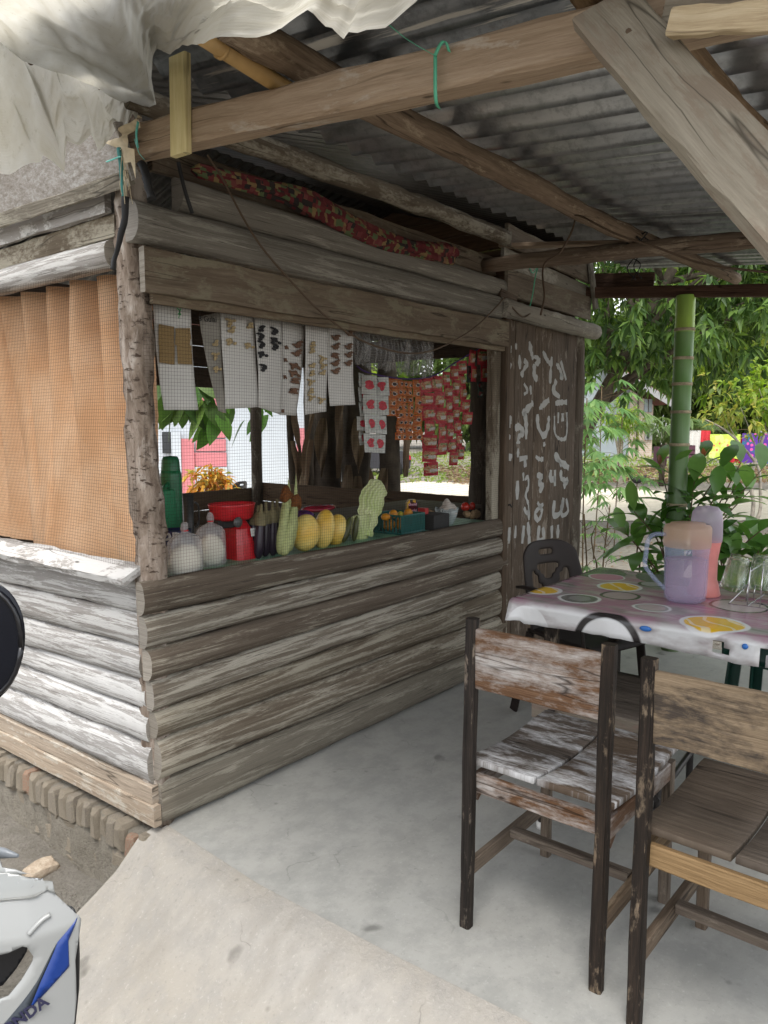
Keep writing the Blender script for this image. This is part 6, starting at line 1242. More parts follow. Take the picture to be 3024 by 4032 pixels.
# ================================================================== moulded plastic chairs (seat faces +x)
def plastic_chair(label, loc, rz_, mat, parts=True):
    t = thing('plastic_chair', label, 'chair', loc, 'moulded plastic chairs around the table', world=False); t.rotation_euler = (0, 0, rz_)
    nu, nv = 16, 18; V = []; F = []
    def bp(u, v):
        w = 0.205*(1-0.10*v)+0.01*math.sin(math.pi*v); y = (u-0.5)*2*w; z = 0.42+0.44*v; x = -0.02-0.10*v-0.0+0.055*(2*u-1)**2
        z -= 0.06*(abs(2*u-1)**4)*v*v
        return (x, y, z)
    V = [bp(j/nu, i/nv) for i in range(nv+1) for j in range(nu+1)]
    def hole(i, j):
        u, v = (j+.5)/nu, (i+.5)/nv
        if ((u-0.5)/0.13)**2+((v-0.86)/0.055)**2 < 1: return True
        if 0.12 < v < 0.70 and 0.14 < u < 0.86:
            d1 = abs((u-0.5)-(v-0.42)*0.85); d2 = abs((u-0.5)+(v-0.42)*0.85); d3 = abs(u-0.5)
            return min(d1, d2) > 0.075 and not (abs(d3) > 0.32)
        return False
    for i in range(nv):
        for j in range(nu):
            if not hole(i, j): a = i*(nu+1)+j; F.append((a, a+1, a+nu+2, a+nu+1))
    o = mesh('backrest', V, F, mat, t, None, True); addmod(o, 'SOLIDIFY', thickness=0.014, offset=0); addmod(o, 'SUBSURF', levels=1, render_levels=1)
    rows = [[(0.0+0.42*f, (g_-0.5)*2*(0.205+0.01*f), 0.43-0.012*math.sin(math.pi*f)-0.01*math.sin(math.pi*g_)-0.02*max(0, f-0.85)/0.15) for g_ in np.linspace(0, 1, 9)] for f in np.linspace(0, 1, 9)]
    o = patch('seat', rows, mat, t); addmod(o, 'SOLIDIFY', thickness=0.012, offset=-1)
    for sx, sy in ((0, -1), (0, 1), (1, -1), (1, 1)):
        x0, x1 = (0.02, -0.06) if sx == 0 else (0.39, 0.43)
        sweep('leg', [(x0, sy*0.185, 0.42), ((x0+x1)/2, sy*0.20, 0.2), (x1, sy*0.215, 0.0)], [(-0.024, -0.024), (0.024, -0.024), (0.024, -0.015), (-0.012, -0.015), (-0.012, 0.024), (-0.024, 0.024)] , mat, t, (0, 1, 0), smooth=False)
    for s in (-1, 1):
        o = sweep('armrest', smoothpath([(-0.065, s*0.205, 0.64), (0.05, s*0.235, 0.655), (0.25, s*0.24, 0.645), (0.37, s*0.235, 0.60), (0.40, s*0.22, 0.43)], 18), rprof(0.042, 0.014, 0.004), mat, t)
    return t
BRN = plain('dark_brown_plastic', (0.022, 0.016, 0.0135), 0.6, 0.25, nz=0.12, ns=9)
plastic_chair('dark brown plastic chair with a cut-out back at the far left of the table', (2.03, -0.56, 0), R(-110), BRN)
plastic_chair('dark green plastic chair on the far side of the table', (2.42, -1.62, 0), R(178), plain('dark_green_plastic', (0.006, 0.045, 0.032), 0.4, 0.4))
plastic_chair('teal plastic chair whose legs show under the tan chair back', (1.92, -1.98, 0), R(185), plain('teal_plastic', (0.012, 0.20, 0.18), 0.4, 0.4))

# ================================================================== vegetation and houses beyond the porch
LM = {'mango': leafmat('mango_leaf', (0.035, 0.078, 0.02), (0.075, 0.145, 0.032), (0.17, 0.28, 0.06), 0.45),
      'bright': leafmat('sunlit_leaf', (0.10, 0.20, 0.022), (0.20, 0.33, 0.045), (0.34, 0.42, 0.09), 0.55),
      'yellow': leafmat('yellow_leaf', (0.16, 0.24, 0.04), (0.24, 0.30, 0.06), (0.42, 0.38, 0.10), 0.5),
      'cassava': leafmat('cassava_leaf', (0.08, 0.18, 0.06), (0.14, 0.27, 0.09), (0.22, 0.36, 0.13), 0.5),
      'shrub': leafmat('glossy_shrub_leaf', (0.06, 0.15, 0.03), (0.10, 0.23, 0.048), (0.16, 0.31, 0.075), 0.35, 0.26, 0.6),
      'far': leafmat('far_foliage', (0.06, 0.11, 0.025), (0.12, 0.19, 0.045), (0.20, 0.27, 0.08), 0.45),
      'palm': leafmat('palm_leaflet', (0.09, 0.16, 0.05), (0.14, 0.23, 0.075), (0.22, 0.30, 0.11), 0.4),
      'dry': leafmat('dry_banana_leaf', (0.10, 0.07, 0.045), (0.16, 0.115, 0.075), (0.24, 0.18, 0.12), 0.25, 0.8, 0.1),
      'weed': leafmat('weed', (0.14, 0.23, 0.045), (0.22, 0.31, 0.08), (0.32, 0.35, 0.13), 0.45, 0.7, 0.1),
      'litter': leafmat('leaf_litter', (0.16, 0.10, 0.06), (0.24, 0.17, 0.10), (0.32, 0.24, 0.16), 0.2, 0.8, 0.1),
      'young': leafmat('young_red_leaf', (0.28, 0.12, 0.05), (0.34, 0.17, 0.08), (0.38, 0.22, 0.10), 0.4)}
BARK2 = plain('tree_bark', (0.16, 0.13, 0.10), 0.9, 0.1, nz=0.3, ns=14, bs=0.6); PALE = plain('pale_stem', (0.40, 0.36, 0.30), 0.9, 0.1, nz=0.25, ns=16, bs=0.4); STEM = plain('brown_stem', (0.14, 0.10, 0.06), 0.85, 0.1)
def whorls(n, cen, rad, k, L, W, mat, name, parent, zmin=None, shell=0.55, down=0.35, seed=0, spread=0.9):
    """n twig tips spread through a lumpy crown; every tip carries a whorl of k drooping leaves"""
    rg = np.random.default_rng(seed); d = rg.normal(size=(n, 3)); d /= np.linalg.norm(d, axis=1, keepdims=True); rr = shell+(1-shell)*rg.random(n)**0.7
    ph = rg.uniform(0, 6, (5, 4)); lump = sum(np.sin(d @ (ph[i, :3]*1.2)+ph[i, 3]) for i in range(5))*0.10
    loc = d*(rr*(1+lump))[:, None]*np.array(rad)
    Pc = np.array(cen)+loc[:, :1]*np.array(YD)+loc[:, 1:2]*np.array(YR)+np.stack([np.zeros(n), np.zeros(n), loc[:, 2]], 1)
    if zmin is not None:
        keep = Pc[:, 2] > zmin; Pc = Pc[keep]; d = d[keep]
    n = len(Pc); ax = d[:, :1]*np.array(YD)+d[:, 1:2]*np.array(YR)+np.stack([np.zeros(n), np.zeros(n), d[:, 2]-down], 1)
    P = np.repeat(Pc, k, 0); A = np.repeat(ax, k, 0); j = rg.normal(size=(n*k, 3)); Dr = A*0.7+j*spread; Dr[:, 2] -= 0.15
    U = np.zeros_like(Dr); U[:, 2] = 1; U += rg.normal(size=U.shape)*0.35
    s = rg.uniform(0.7, 1.25, n*k)
    return leaves(name, P+rg.normal(size=P.shape)*L*0.15, Dr, U, L*s, W*s, mat, parent, 0.3, 0.3), Pc
def tree(name, label, base, trunk_h, r0, cen, rad, n, k, L, W, mat, seed, zmin=None, bark=BARK2, group=None, limbs=7, down=0.35, shell=0.5):
    t = thing(name, label, 'tree', base, group); B = Vector(base); top = Vector((cen[0], cen[1], cen[2]-rad[2]*0.25)); r = random.Random(seed)
    tube('trunk', [B, B.lerp(top, 0.35)+Vector((r.uniform(-.1, .1), r.uniform(-.1, .1), 0)), B.lerp(top, 0.7), top], r0, bark, t, k=9, taper=0.5, n=14, jit=r0*0.12, seed=seed)
    o, Pc = whorls(n, cen, rad, k, L, W, mat, 'crown', t, zmin, shell, down, seed)
    for q in range(limbs):
        e = Vector(Pc[r.randrange(len(Pc))]); s = B.lerp(top, r.uniform(0.45, 1.0)); tube('limb', [s, s.lerp(e, 0.5)+Vector((0, 0, 0.12)), e], r0*0.35, bark, t, k=6, taper=0.25, n=8)
    return t
def at(l, z, d): p = CX+YD*d+YR*l; return (p.x, p.y, z)
BT = 'trees beyond the yard'
# low, dark mango crown that hangs over the yard behind the hut
tree('mango_tree', 'dark mango tree with drooping leaf whorls hanging over the yard behind the hut', at(2.6, GZ, 13.2), 2.2, 0.16, at(4.6, 4.55, 12.6), (2.4, 4.4, 2.45), 2500, 12, 0.21, 0.066, LM['mango'], 3, 1.75, limbs=16)
tree('mango_tree', 'lighter mango tree with sunlit leaves at the right of the dark one', at(9.3, GZ, 16.5), 2.4, 0.12, at(8.6, 4.3, 16.0), (2.2, 3.4, 2.4), 900, 10, 0.25, 0.07, LM['bright'], 5, 2.1, limbs=12)
tree('fruit_tree', 'yellow-green tree with pale twigs over the washing line', at(12.0, GZ, 20), 2.0, 0.09, at(11.2, 3.4, 19.5), (2.0, 2.8, 2.1), 650, 9, 0.22, 0.08, LM['yellow'], 8, 1.6, PALE, limbs=14)
FARL = ('far green tree behind the pale brick house', 'far green tree behind the washing line', 'far green tree at the right edge of the yard', 'far green tree seen through the middle of the hut window', 'far green tree seen through the right part of the hut window', 'far green tree behind the pink house', 'tall far tree above the red roof', 'far tree behind the hut door', 'tall broad tree rising behind the dark mango crown')
for i, (l, d, h, rr_) in enumerate(((10, 47, 5.5, 5.0), (18, 45, 5.5, 5.0), (25, 44, 6.0, 5.5), (-4, 46, 5.5, 5.0), (3.5, 48, 5.5, 5.0), (-13, 46, 6.0, 5.5), (21.5, 50, 8.0, 5.0), (6.5, 42, 4.5, 3.8), (11.5, 43, 9.5, 6.5))):
    tree('leafy_tree', FARL[i], at(l, 0.0, d), 3.0, 0.22, at(l, h-0.6, d), (rr_*0.8, rr_, h*0.85), 1500, 5, 0.55, 0.26, LM['far'] if i % 3 else LM['bright'], 20+i, 0.3, group=BT, limbs=6, shell=0.35)
# ---- sandy yard weeds and litter beyond the road
def weeds():
    rg = np.random.default_rng(4); n = 16000; d = rg.uniform(23.3, 38, n); l = rg.uniform(-16, 26, n); p = np.array(CX)+d[:, None]*np.array(YD)+l[:, None]*np.array(YR)
    p[:, 2] = GZ+np.clip((d-24)/9, 0, 1)*0.35; D_ = rnd_dir(n, 0.4, 1.0); U = rnd_dir(n)
    o = leaves('weeds', p, D_, U, rg.uniform(0.10, 0.42, n), rg.uniform(0.03, 0.09, n), LM['weed']); stuff(o); tag(o, 'patchy weeds and grass on the bank beyond the sandy road', 'weeds')
    n = 7000; d = rg.uniform(22.8, 28.5, n); l = rg.uniform(2, 16, n); p = np.array(CX)+d[:, None]*np.array(YD)+l[:, None]*np.array(YR); p[:, 2] = GZ+0.03+np.clip((d-24)/9, 0, 1)*0.35+rg.random(n)*0.10
    o = leaves('leaf_litter', p, rnd_dir(n, -0.1, 0.4), rnd_dir(n), rg.uniform(0.08, 0.3, n), rg.uniform(0.03, 0.07, n), LM['litter']); stuff(o); tag(o, 'brown heap of leaf litter and twigs along the far side of the road', 'leaf litter')
    n = 2500; d = rg.uniform(6.0, 14.0, n); l = rg.uniform(1.2, 9, n); p = np.array(CX)+d[:, None]*np.array(YD)+l[:, None]*np.array(YR); p[:, 2] = GZ+0.012
    o = leaves('fallen_leaves', p, rnd_dir(n, -0.02, 0.2), np.tile([0, 0, 1.0], (n, 1))+rg.normal(size=(n, 3))*0.3, rg.uniform(0.03, 0.09, n), rg.uniform(0.015, 0.035, n), LM['litter']); stuff(o); tag(o, 'fallen brown leaves scattered on the shaded dirt behind the table', 'leaf litter')
weeds()
# ---- houses
def poly_extrude(name, pts, d0, d1, mat, parent):
    """pts: (l, z) outline, extruded from distance d0 to d1 across the yard"""
    n = len(pts); V = [at(l, z, d0) for l, z in pts]+[at(l, z, d1) for l, z in pts]; F = [tuple(range(n)), tuple(range(2*n-1, n-1, -1))]+[(i, i+n, (i+1) % n+n, (i+1) % n) for i in range(n)]
    return mesh(name, V, F, mat, parent)
def _brickwall():
    g = G('pale_brick_wall'); tc = g.n('TexCoord'); sp = g.n('SeparateXYZ'); g.put(sp.inputs[0], tc.outputs['Object']); u = g.math('ADD', g.math('MULTIPLY', sp.outputs[0], 0.625), g.math('MULTIPLY', sp.outputs[1], -0.78)); cb = g.n('CombineXYZ'); g.put(cb.inputs[0], u); g.put(cb.inputs[1], sp.outputs[2])
    b = g.n('TexBrick', Scale=3.0, Mortar__Size=0.03); b.inputs['Color1'].default_value = (0.50, 0.40, 0.32, 1); b.inputs['Color2'].default_value = (0.42, 0.31, 0.24, 1); b.inputs['Mortar'].default_value = (0.48, 0.45, 0.40, 1); g.put(b.inputs['Vector'], cb.outputs[0])
    return g.done(g.bsdf(b.outputs[0], 0.9, 0.1))
M['brickwall'] = _brickwall(); M['pale_wall'] = plain('pale_blue_wall', (0.30, 0.34, 0.36), 0.8, 0.2, nz=0.1, ns=1.5); M['tin_fascia'] = plain('white_fascia', (0.32, 0.32, 0.32), 0.6, 0.2); M['roof_red'] = plain('red_roof', (0.24, 0.10, 0.08), 0.8, 0.2, nz=0.2, ns=3); M['glass_dark'] = plain('dark_window', (0.03, 0.035, 0.04), 0.15, 0.6)
def brick_house():
    (l0, z0), (l1, z1), (l2, z2), (lw, zw) = [(9.486, 4.149), (10.869, 3.252), (11.925, 2.612), (12.029, -0.019)]
    t = thing('brick_house', 'small house with pale blue and bare brick walls beyond the road', 'house', at(l1, 0, 34)); s = (z2-z0)/(l2-l0); lb = l0-4; zb = z0-s*4+0.0
    poly_extrude('plaster_wall', [(lb, 0), (l1-0.1, 0), (l1-0.1, z1-0.25), (l0, z0-0.25), (lb, z0-0.25+s*4)], 34, 39, M['pale_wall'], t)
    poly_extrude('brick_wall', [(l1-0.1, -0.05), (l2-0.15, -0.05), (l2-0.15, z2-0.25), (l1-0.1, z1-0.25)], 33.9, 39.1, M['brickwall'], t)
    rf = poly_extrude('roof', [(l0-0.1, z0-0.05), (l2+0.45, z2-0.25), (l2+0.45, z2-0.05), (l0-0.1, z0+0.16)], 33.2, 39.6, M['roof_red'], t)
    poly_extrude('fascia', [(l0-0.1, z0-0.22), (l2+0.45, z2-0.42), (l2+0.45, z2-0.10), (l0-0.1, z0+0.10)], 33.1, 33.18, M['tin_fascia'], rf)
    (wl0, wz0), (wl1, wz1) = [(11.435, 0.839), (11.745, 1.745)]
    fr = poly_extrude('window_frame', [(wl0, wz0), (wl1, wz0), (wl1, wz1), (wl0, wz1)], 33.80, 33.90, M['tin_fascia'], t); poly_extrude('pane', [(wl0+.06, wz0+.06), (wl0+(wl1-wl0)*.55, wz0+.06), (wl0+(wl1-wl0)*.55, wz1-.06), (wl0+.06, wz1-.06)], 33.77, 33.79, M['glass_dark'], fr)
    (vl0, vz0), (vl1, vz1) = [(11.369, 2.046), (11.711, 2.607)]
    for k in range(2): poly_extrude('vent_block', [(vl0+(vl1-vl0)*0.55*k, vz0), (vl0+(vl1-vl0)*(0.55*k+0.4), vz0), (vl0+(vl1-vl0)*(0.55*k+0.4), vz1), (vl0+(vl1-vl0)*0.55*k, vz1)], 33.82, 33.9, M['pale_wall'], t)
    (pl, pz), = [(11.035, 0.163)]; tube('drain_pipe', [at(pl, 0, 33.7), at(pl, z2+0.5, 33.7)], 0.05, M['tin_fascia'] if False else BARK2, t, k=6)
brick_house()
def red_roof_house():
    (l0, z0), (l1, z1) = [(19.646, 2.397), (20.85, 3.022)]; t = thing('red_roofed_house', 'distant low house with a red tiled roof above the washing', 'house', at(l0, 0, 47))
    poly_extrude('wall', [(l0, 0), (l1+2, 0), (l1+2, z0), (l0, z0)], 47, 51, M['brickwall'], t); V = [at(l0-.4, z0, 46.4), at(l1+2.4, z0, 46.4), at(l1+2.0, z1+0.5, 49), at(l0, z1+0.5, 49), at(l0-.4, z0, 51.6), at(l1+2.4, z0, 51.6)]; mesh('roof', V, [(0, 1, 2, 3), (3, 2, 5, 4), (0, 3, 4), (1, 5, 2)], M['roof_red'], t)
red_roof_house()
def pink_house():
    d0 = 15.0; t = thing('pink_house', 'pink and white clapboard house seen through the back of the hut', 'house', at(-4, GZ, d0)); pk = plain('pink_paint', (0.56, 0.20, 0.22), 0.7, 0.2, nz=0.06, ns=3); wh = plain('white_house_paint', (0.50, 0.54, 0.58), 0.7, 0.2, nz=0.05, ns=2)
    L = {'wall': [(-5.313, -0.19), (-0.886, 3.238)], 'p1': [(-3.526, 1.749), (-3.086, 2.014)], 'p2': [(-3.533, 1.483), (-3.067, 1.724)], 'p3': [(-3.591, 1.215), (-3.073, 1.457)], 'p4': [(-3.649, 0.96), (-3.066, 1.19)], 'p5': [(-3.709, 0.664), (-3.059, 0.934)], 'panel': [(-3.707, -0.19), (-3.045, 0.651)], 'col': [(-3.953, -0.19), (-3.674, 1.202)], 'edge': [(-4.095, -0.19), (-3.916, 1.33)], 'col2': [(-1.693, 0.251), (-1.508, 1.406)], 'low': [(-1.697, -0.06), (-1.42, 0.497)], 'win': [(-4.293, 0.921), (-3.998, 1.33)]}
    def rect(k, mat, name, dd, par=None):
        (a, b), (c_, e) = L[k]; b = max(b, GZ); return poly_extrude(name, [(a, b), (c_, b), (c_, e), (a, e)], d0-dd, d0-dd+0.03, mat, par or t)
    (a, b), (c_, e) = L['wall']; poly_extrude('wall', [(a-2, GZ), (c_, GZ), (c_, 3.4), (a-2, 3.4)], d0, d0+5, wh, t)
    for k in ('p1', 'p2', 'p3', 'p4', 'p5'): rect(k, pk, 'clapboard', 0.05)
    rect('panel', wh, 'white_panel', 0.08); rect('col', pk, 'pink_column', 0.10); rect('edge', wh, 'white_column', 0.14); rect('col2', pk, 'pink_column', 0.10); rect('low', wh, 'white_panel', 0.14)
    w = rect('win', M['glass_dark'], 'window', 0.06)
    poly_extrude('roof', [(a-2.5, 3.3), (c_+.5, 3.3), (c_-2, 4.6), (a, 4.6)], d0-0.6, d0+5.6, M['roof_red'], t)
pink_house()
# ---- washing line
def washing():
    d = 30.0
    def FL(name, c1, c2, c3, sc):
        g = G(name); v, rd = objvec(g); vo = g.n('TexVoronoi', Scale=sc); g.put(vo.inputs['Vector'], v); n = g.noise(v, sc*0.7, 3)
        col = g.mix(g.ramp(n, (0.55, 0), (0.6, 0.9)), c1, c3); col = g.mix(g.ramp(vo.outputs['Distance'], (0.22, 1), (0.30, 0)), col, c2); return g.done(g.bsdf(col, 0.8, 0.1))
    P = [(10.962, 1.355), (15.271, 1.355)]; t = thing('washing_line', 'thin line strung between two posts with washing across the yard', 'washing line', at(P[0][0], 0, d))
    tube('line', [at(P[0][0], P[0][1], d), at((P[0][0]+P[1][0])/2, P[0][1]-0.06, d), at(P[1][0]+1, P[1][1], d)], 0.008, STEM, t, k=5, n=20)
    for l in (P[0][0], P[1][0]+1): tube('line_post', [at(l, 0, d), at(l, P[0][1]+0.1, d)], 0.04, BARK2, t, k=7)
    for k, ((a, b), mat, lab, nm) in enumerate(zip([((11.833, 0.282), (12.292, 1.266)), ((12.275, 0.803), (12.665, 1.267)), ((12.653, 0.193), (13.827, 1.124)), ((13.272, 0.006), (13.98, 0.997)), ((13.899, 0.012), (15.167, 1.159))],
        (plain('white_cloth', (0.62, 0.60, 0.56), 0.8), plain('red_cloth', (0.55, 0.03, 0.04), 0.8), FL('lime_floral', (0.48, 0.62, 0.10), (0.55, 0.16, 0.10), (0.55, 0.66, 0.22), 5.0), plain('deep_red_cloth', (0.45, 0.015, 0.03), 0.8), FL('purple_floral', (0.10, 0.04, 0.25), (0.62, 0.10, 0.32), (0.03, 0.13, 0.20), 4.0)),
        ('white shirt hanging at the left end of the washing line', 'small red cloth between the white shirt and the lime sheet', 'lime green floral sheet on the washing line', 'red cloth peeping out under the lime sheet', 'purple floral sheet at the right end of the washing line'), ('shirt', 'cloth', 'sheet', 'cloth', 'sheet'))):
        rows = []
        for i in range(10):
            f = i/9; rows.append([at(a[0]+(b[0]-a[0])*u, b[1]+(a[1]-b[1])*f+0.03*math.sin(9*u+k)*f, d+0.04*(-1 if k in (0, 1, 2, 4) else 1)+0.05*math.sin(14*u+k+f)*f) for u in np.linspace(0, 1, 24)])
        tag(patch(nm+'_on_line', rows, mat), lab, nm, 'washing on the line')
    for k, (a, b) in enumerate([((9.945, 0.106), (10.275, 0.693)), ((10.922, 0.106), (11.298, 0.744))]):
        t = thing('maroon_bench', ('maroon wooden bench left of the bamboo post, far across the yard', 'maroon wooden bench right of the bamboo post, under the shirt')[k], 'bench', at(a[0], 0, 28), 'maroon benches in the far yard'); mm = plain('maroon_paint', (0.09, 0.03, 0.05), 0.6)
        for z in (0.35, 0.6, 0.85): poly_extrude('slat', [(a[0], a[1]+(b[1]-a[1])*z-.06), (b[0], a[1]+(b[1]-a[1])*z-.06), (b[0], a[1]+(b[1]-a[1])*z+.06), (a[0], a[1]+(b[1]-a[1])*z+.06)], 27.98, 28.02, mm, t)
        for l in (a[0]+.03, b[0]-.03): poly_extrude('leg', [(l-.04, 0), (l+.04, 0), (l+.04, b[1]), (l-.04, b[1])], 28.0, 28.4, mm, t)
        poly_extrude('seat', [(a[0], a[1]+.18), (b[0], a[1]+.18), (b[0], a[1]+.24), (a[0], a[1]+.24)], 27.6, 28.0, mm, t)
washing()
# ---- palm, banana, saplings
def palm():
    c0 = Vector((20.5892, 5.2653, 0.9213)); t = thing('palm', 'young palm with arching pale fronds left of the bamboo post', 'palm', (c0.x, c0.y, GZ+.0)); r = random.Random(6)
    tube('stem', [(c0.x, c0.y, GZ), (c0.x, c0.y, c0.z)], 0.08, BARK2, t, k=8)
    for k in range(13):
        a = -2.2+k*0.36; ln = r.uniform(1.4, 2.0); d = (YR*math.cos(a)*1.0+YD*math.sin(a)*0.6); rise = r.uniform(0.5, 1.1); P = []; 
        for i in range(12): f = i/11; P.append(c0+d*(ln*f*0.75)+Vector((0, 0, rise*ln*(f-0.62*f*f)*1.15)))
        tube('frond_rib', P, 0.014, LM['palm'], t, k=5, taper=0.3)
        pp = []; dd = []; uu = []
        for i in range(2, 60):
            f = i/60; j = min(10, int(f*11)); p = P[j].lerp(P[j+1], f*11-j); tg = (P[j+1]-P[j]).normalized()
            for s in (-1, 1): sd = tg.cross(Vector((0, 0, 1))).normalized()*s; pp.append(p); dd.append(sd*0.8+tg*0.6+Vector((0, 0, -0.25))); uu.append(Vector((0, 0, 1)))
        leaves('leaflets', pp, dd, uu, 0.42, 0.028, LM['palm'], t, 0.1, 0.35)
palm()
def sapling():
    t = thing('sapling', 'thin pale sapling trunk standing at the far side of the road', 'sapling', (19.8672, 6.1664, -0.4293)); tube('trunk', [(19.8678, 6.1657, -0.456), (19.833, 6.2091, 0.3938), (19.8354, 6.2061, 1.0527), (19.7939, 6.2579, 1.8376)], 0.085, PALE, t, k=8, n=14, taper=0.8, jit=0.01)
    tube('fork', [(19.8413, 6.1988, 0.3938), (19.7722, 6.285, 0.9213), (19.6693, 6.4135, 1.5113), (19.5843, 6.5195, 1.642)], 0.045, PALE, t, k=7, n=12, taper=0.5)
    whorls(80, (19.831, 6.2116, 1.642), (0.5, 0.65, 0.55), 12, 0.24, 0.035, LM['bright'], 'crown', t, None, 0.2, 0.2, 3)
    t = thing('twin_stemmed_shrub', 'grey twin-stemmed shrub with bare pale stems at the right edge of the yard', 'shrub', (8.7613, 0.0366, 0.0413))
    tube('stem', [(8.7932, -0.0032, -0.0463), (8.7203, 0.0877, 0.187), (8.7323, 0.0729, 0.477), (8.7011, 0.1117, 0.7649), (8.7371, 0.0669, 1.0795), (8.7818, 0.011, 1.3351)], 0.030, PALE, t, k=8, n=20, taper=0.6, jit=0.004)
    tube('stem', [(8.7203, 0.0877, 0.187), (8.7793, 0.0141, 0.3612), (8.7803, 0.0129, 0.65), (8.7526, 0.0475, 0.9368), (8.6075, 0.2285, 1.2217), (8.4589, 0.414, 1.42), (8.3135, 0.5956, 1.5329)], 0.024, PALE, t, k=8, n=24, taper=0.4, jit=0.004)
    for k, p in enumerate([[(8.6075, 0.2285, 1.2217), (8.5309, 0.3242, 1.3917), (8.4334, 0.4459, 1.6736)], [(8.7549, 0.0446, 1.0795), (8.6732, 0.1466, 1.3917), (8.5929, 0.2468, 1.6736)], [(8.7818, 0.011, 1.3351), (8.7898, 0.001, 1.6174), (8.7271, 0.0793, 1.8977)]]): tube('twig', p, 0.008, PALE, t, k=5, n=10, taper=0.4)
    whorls(60, (8.5575, 0.291, 1.6736), (0.5, 0.55, 0.42), 5, 0.10, 0.045, LM['yellow'], 'foliage', t, None, 0.2, 0.2, 5); whorls(70, (8.7663, 0.0304, 1.7858), (0.5, 0.45, 0.5), 6, 0.11, 0.05, LM['bright'], 'foliage', t, None, 0.2, 0.2, 6)
sapling()
def cassava(name, label, base, top, tips, L, seed, group):
    t = thing(name, label, 'cassava', base, group); r = random.Random(seed); B = Vector(base); T = Vector(top); tube('stem', [B, B.lerp(T, 0.5)+Vector((r.uniform(-.04, .04), r.uniform(-.04, .04), 0)), T], 0.009, STEM, t, k=6, n=10, taper=0.6); P = []; Dd = []; U = []; S_ = []
    for k in range(tips):
        f = r.uniform(0.35, 1.0); a = r.uniform(0, 6.28); s = B.lerp(T, f); e = s+Vector((math.cos(a), math.sin(a), 0))*r.uniform(0.08, 0.26)*L/0.16+Vector((0, 0, r.uniform(0.02, 0.14)))
        tube('petiole', [s, s.lerp(e, 0.6)+Vector((0, 0, 0.02)), e], 0.0025, STEM, t, k=4); out = Vector((math.cos(a), math.sin(a), -0.35)).normalized(); sd = out.cross(Vector((0, 0, 1))).normalized()
        for q in range(7): b = (q-3)*0.5; P.append(e); Dd.append(out*math.cos(b)+sd*math.sin(b)+Vector((0, 0, -0.1))); U.append((0, 0, 1)); S_.append(L*(1-0.11*abs(q-3)))
    leaves('palmate_leaves', P, Dd, U, S_, [s*0.24 for s in S_], LM['cassava'], t, 0.15, 0.3)
CG = 'cassava plants in the yard'
for k, (b, tp, n, L, lab) in enumerate(zip([(5.5347, 0.8653, 0.3379), (7.9775, 1.8147, 0.3344), (9.1137, 1.9958, 0.4236), (4.7829, 0.3643, 0.3087), (4.3251, 0.296, 0.2819)], [(5.5265, 0.8755, 1.7151), (8.0024, 1.7836, 1.9507), (9.1511, 1.9492, 1.5786), (4.8187, 0.3196, 0.774), (4.3026, 0.3241, 0.7394)], (26, 40, 24, 12, 12), (0.19, 0.26, 0.26, 0.10, 0.10),
     ('tall cassava plant close behind the door post', 'leafy cassava plant beside the door post, under the mango', 'cassava plant in front of the pale sapling', 'small cassava seedling left of the big-leaved shrub', 'small cassava seedling right next to the door post'))): cassava('cassava_plant', lab, (b[0], b[1], GZ), tp, n, L, k+3, CG)
# ---- the glossy big-leaved shrub behind the table and low plants
def shrub(name, label, base, stems, L, W, per, seed, red=False):
    t = thing(name, label, 'shrub', base); r = random.Random(seed); B = Vector(base); P = []; Dd = []; U = []; S_ = []; RP = []; RD = []
    for tip in stems:
        T = Vector(tip); m = B.lerp(T, 0.5)+Vector((r.uniform(-.05, .05), r.uniform(-.05, .05), 0.06)); path = smoothpath([B, m, T], 12); tube('stem', path, 0.007, STEM, t, k=6, taper=0.45)
        ax = (T-m).normalized()
        for k in range(per):
            f = 0.45+0.55*k/(per-1); p = path[min(11, int(f*11))]; a = k*2.4+r.uniform(-.4, .4); s1 = ax.cross(Vector((0.3, 0.2, 0.9))).normalized(); s2 = ax.cross(s1)
            d = s1*math.cos(a)+s2*math.sin(a)+ax*(0.5 if k < per-2 else 1.4)+Vector((0, 0, 0.10)); P.append(p); Dd.append(d); U.append(Vector((0, 0, 1))+ax*0.5); S_.append(L*r.uniform(0.75, 1.15))
        if red and len(RP) < 9: RP += [T]*3
        if red and len(RD) < 9: RD += [ax+Vector((r.uniform(-.5, .5), r.uniform(-.5, .5), 0.5)) for _ in range(3)]
    leaves('leaves', P, Dd, U, S_, [s*W/L for s in S_], LM['shrub'], t, 0.18, 0.35, True)
    if red: leaves('young_leaves', RP, RD, [(0, 0, 1)]*len(RP), 0.09, 0.03, LM['young'], t, 0.2, 0.2, True)
shrub('leafy_shrub', 'glossy big-leaved shrub growing right behind the table around the bamboo post', (3.5384, -0.6413, 0.3837), [(3.4365, -0.674, 1.2589), (3.5707, -0.5217, 1.1898), (3.6477, -0.7777, 1.24), (3.5136, -0.9303, 1.1907), (3.906, -0.9402, 1.2052), (3.8851, -1.0741, 1.1648), (3.4076, -0.798, 1.1039), (3.3866, -0.9317, 1.0257), (3.785, -0.9491, 1.0592), (3.4773, -0.725, 0.9779), (3.2751, -0.4727, 0.9034), (3.329, -0.3799, 0.77), (3.4884, -0.579, 0.8464), (4.0584, -0.9705, 1.0121)], 0.32, 0.11, 8, 3, True)
shrub('leafy_shrub', 'lower glossy shrub to the right behind the pitchers', (3.3444, -1.0389, 0.4116), [(3.207, -1.0274, 0.8793), (3.3844, -1.0889, 0.8103), (3.3616, -1.2204, 0.8518), (3.2808, -0.9596, 0.7679), (3.1402, -1.1039, 0.7163), (3.2399, -1.2283, 0.7434)], 0.26, 0.09, 10, 8)
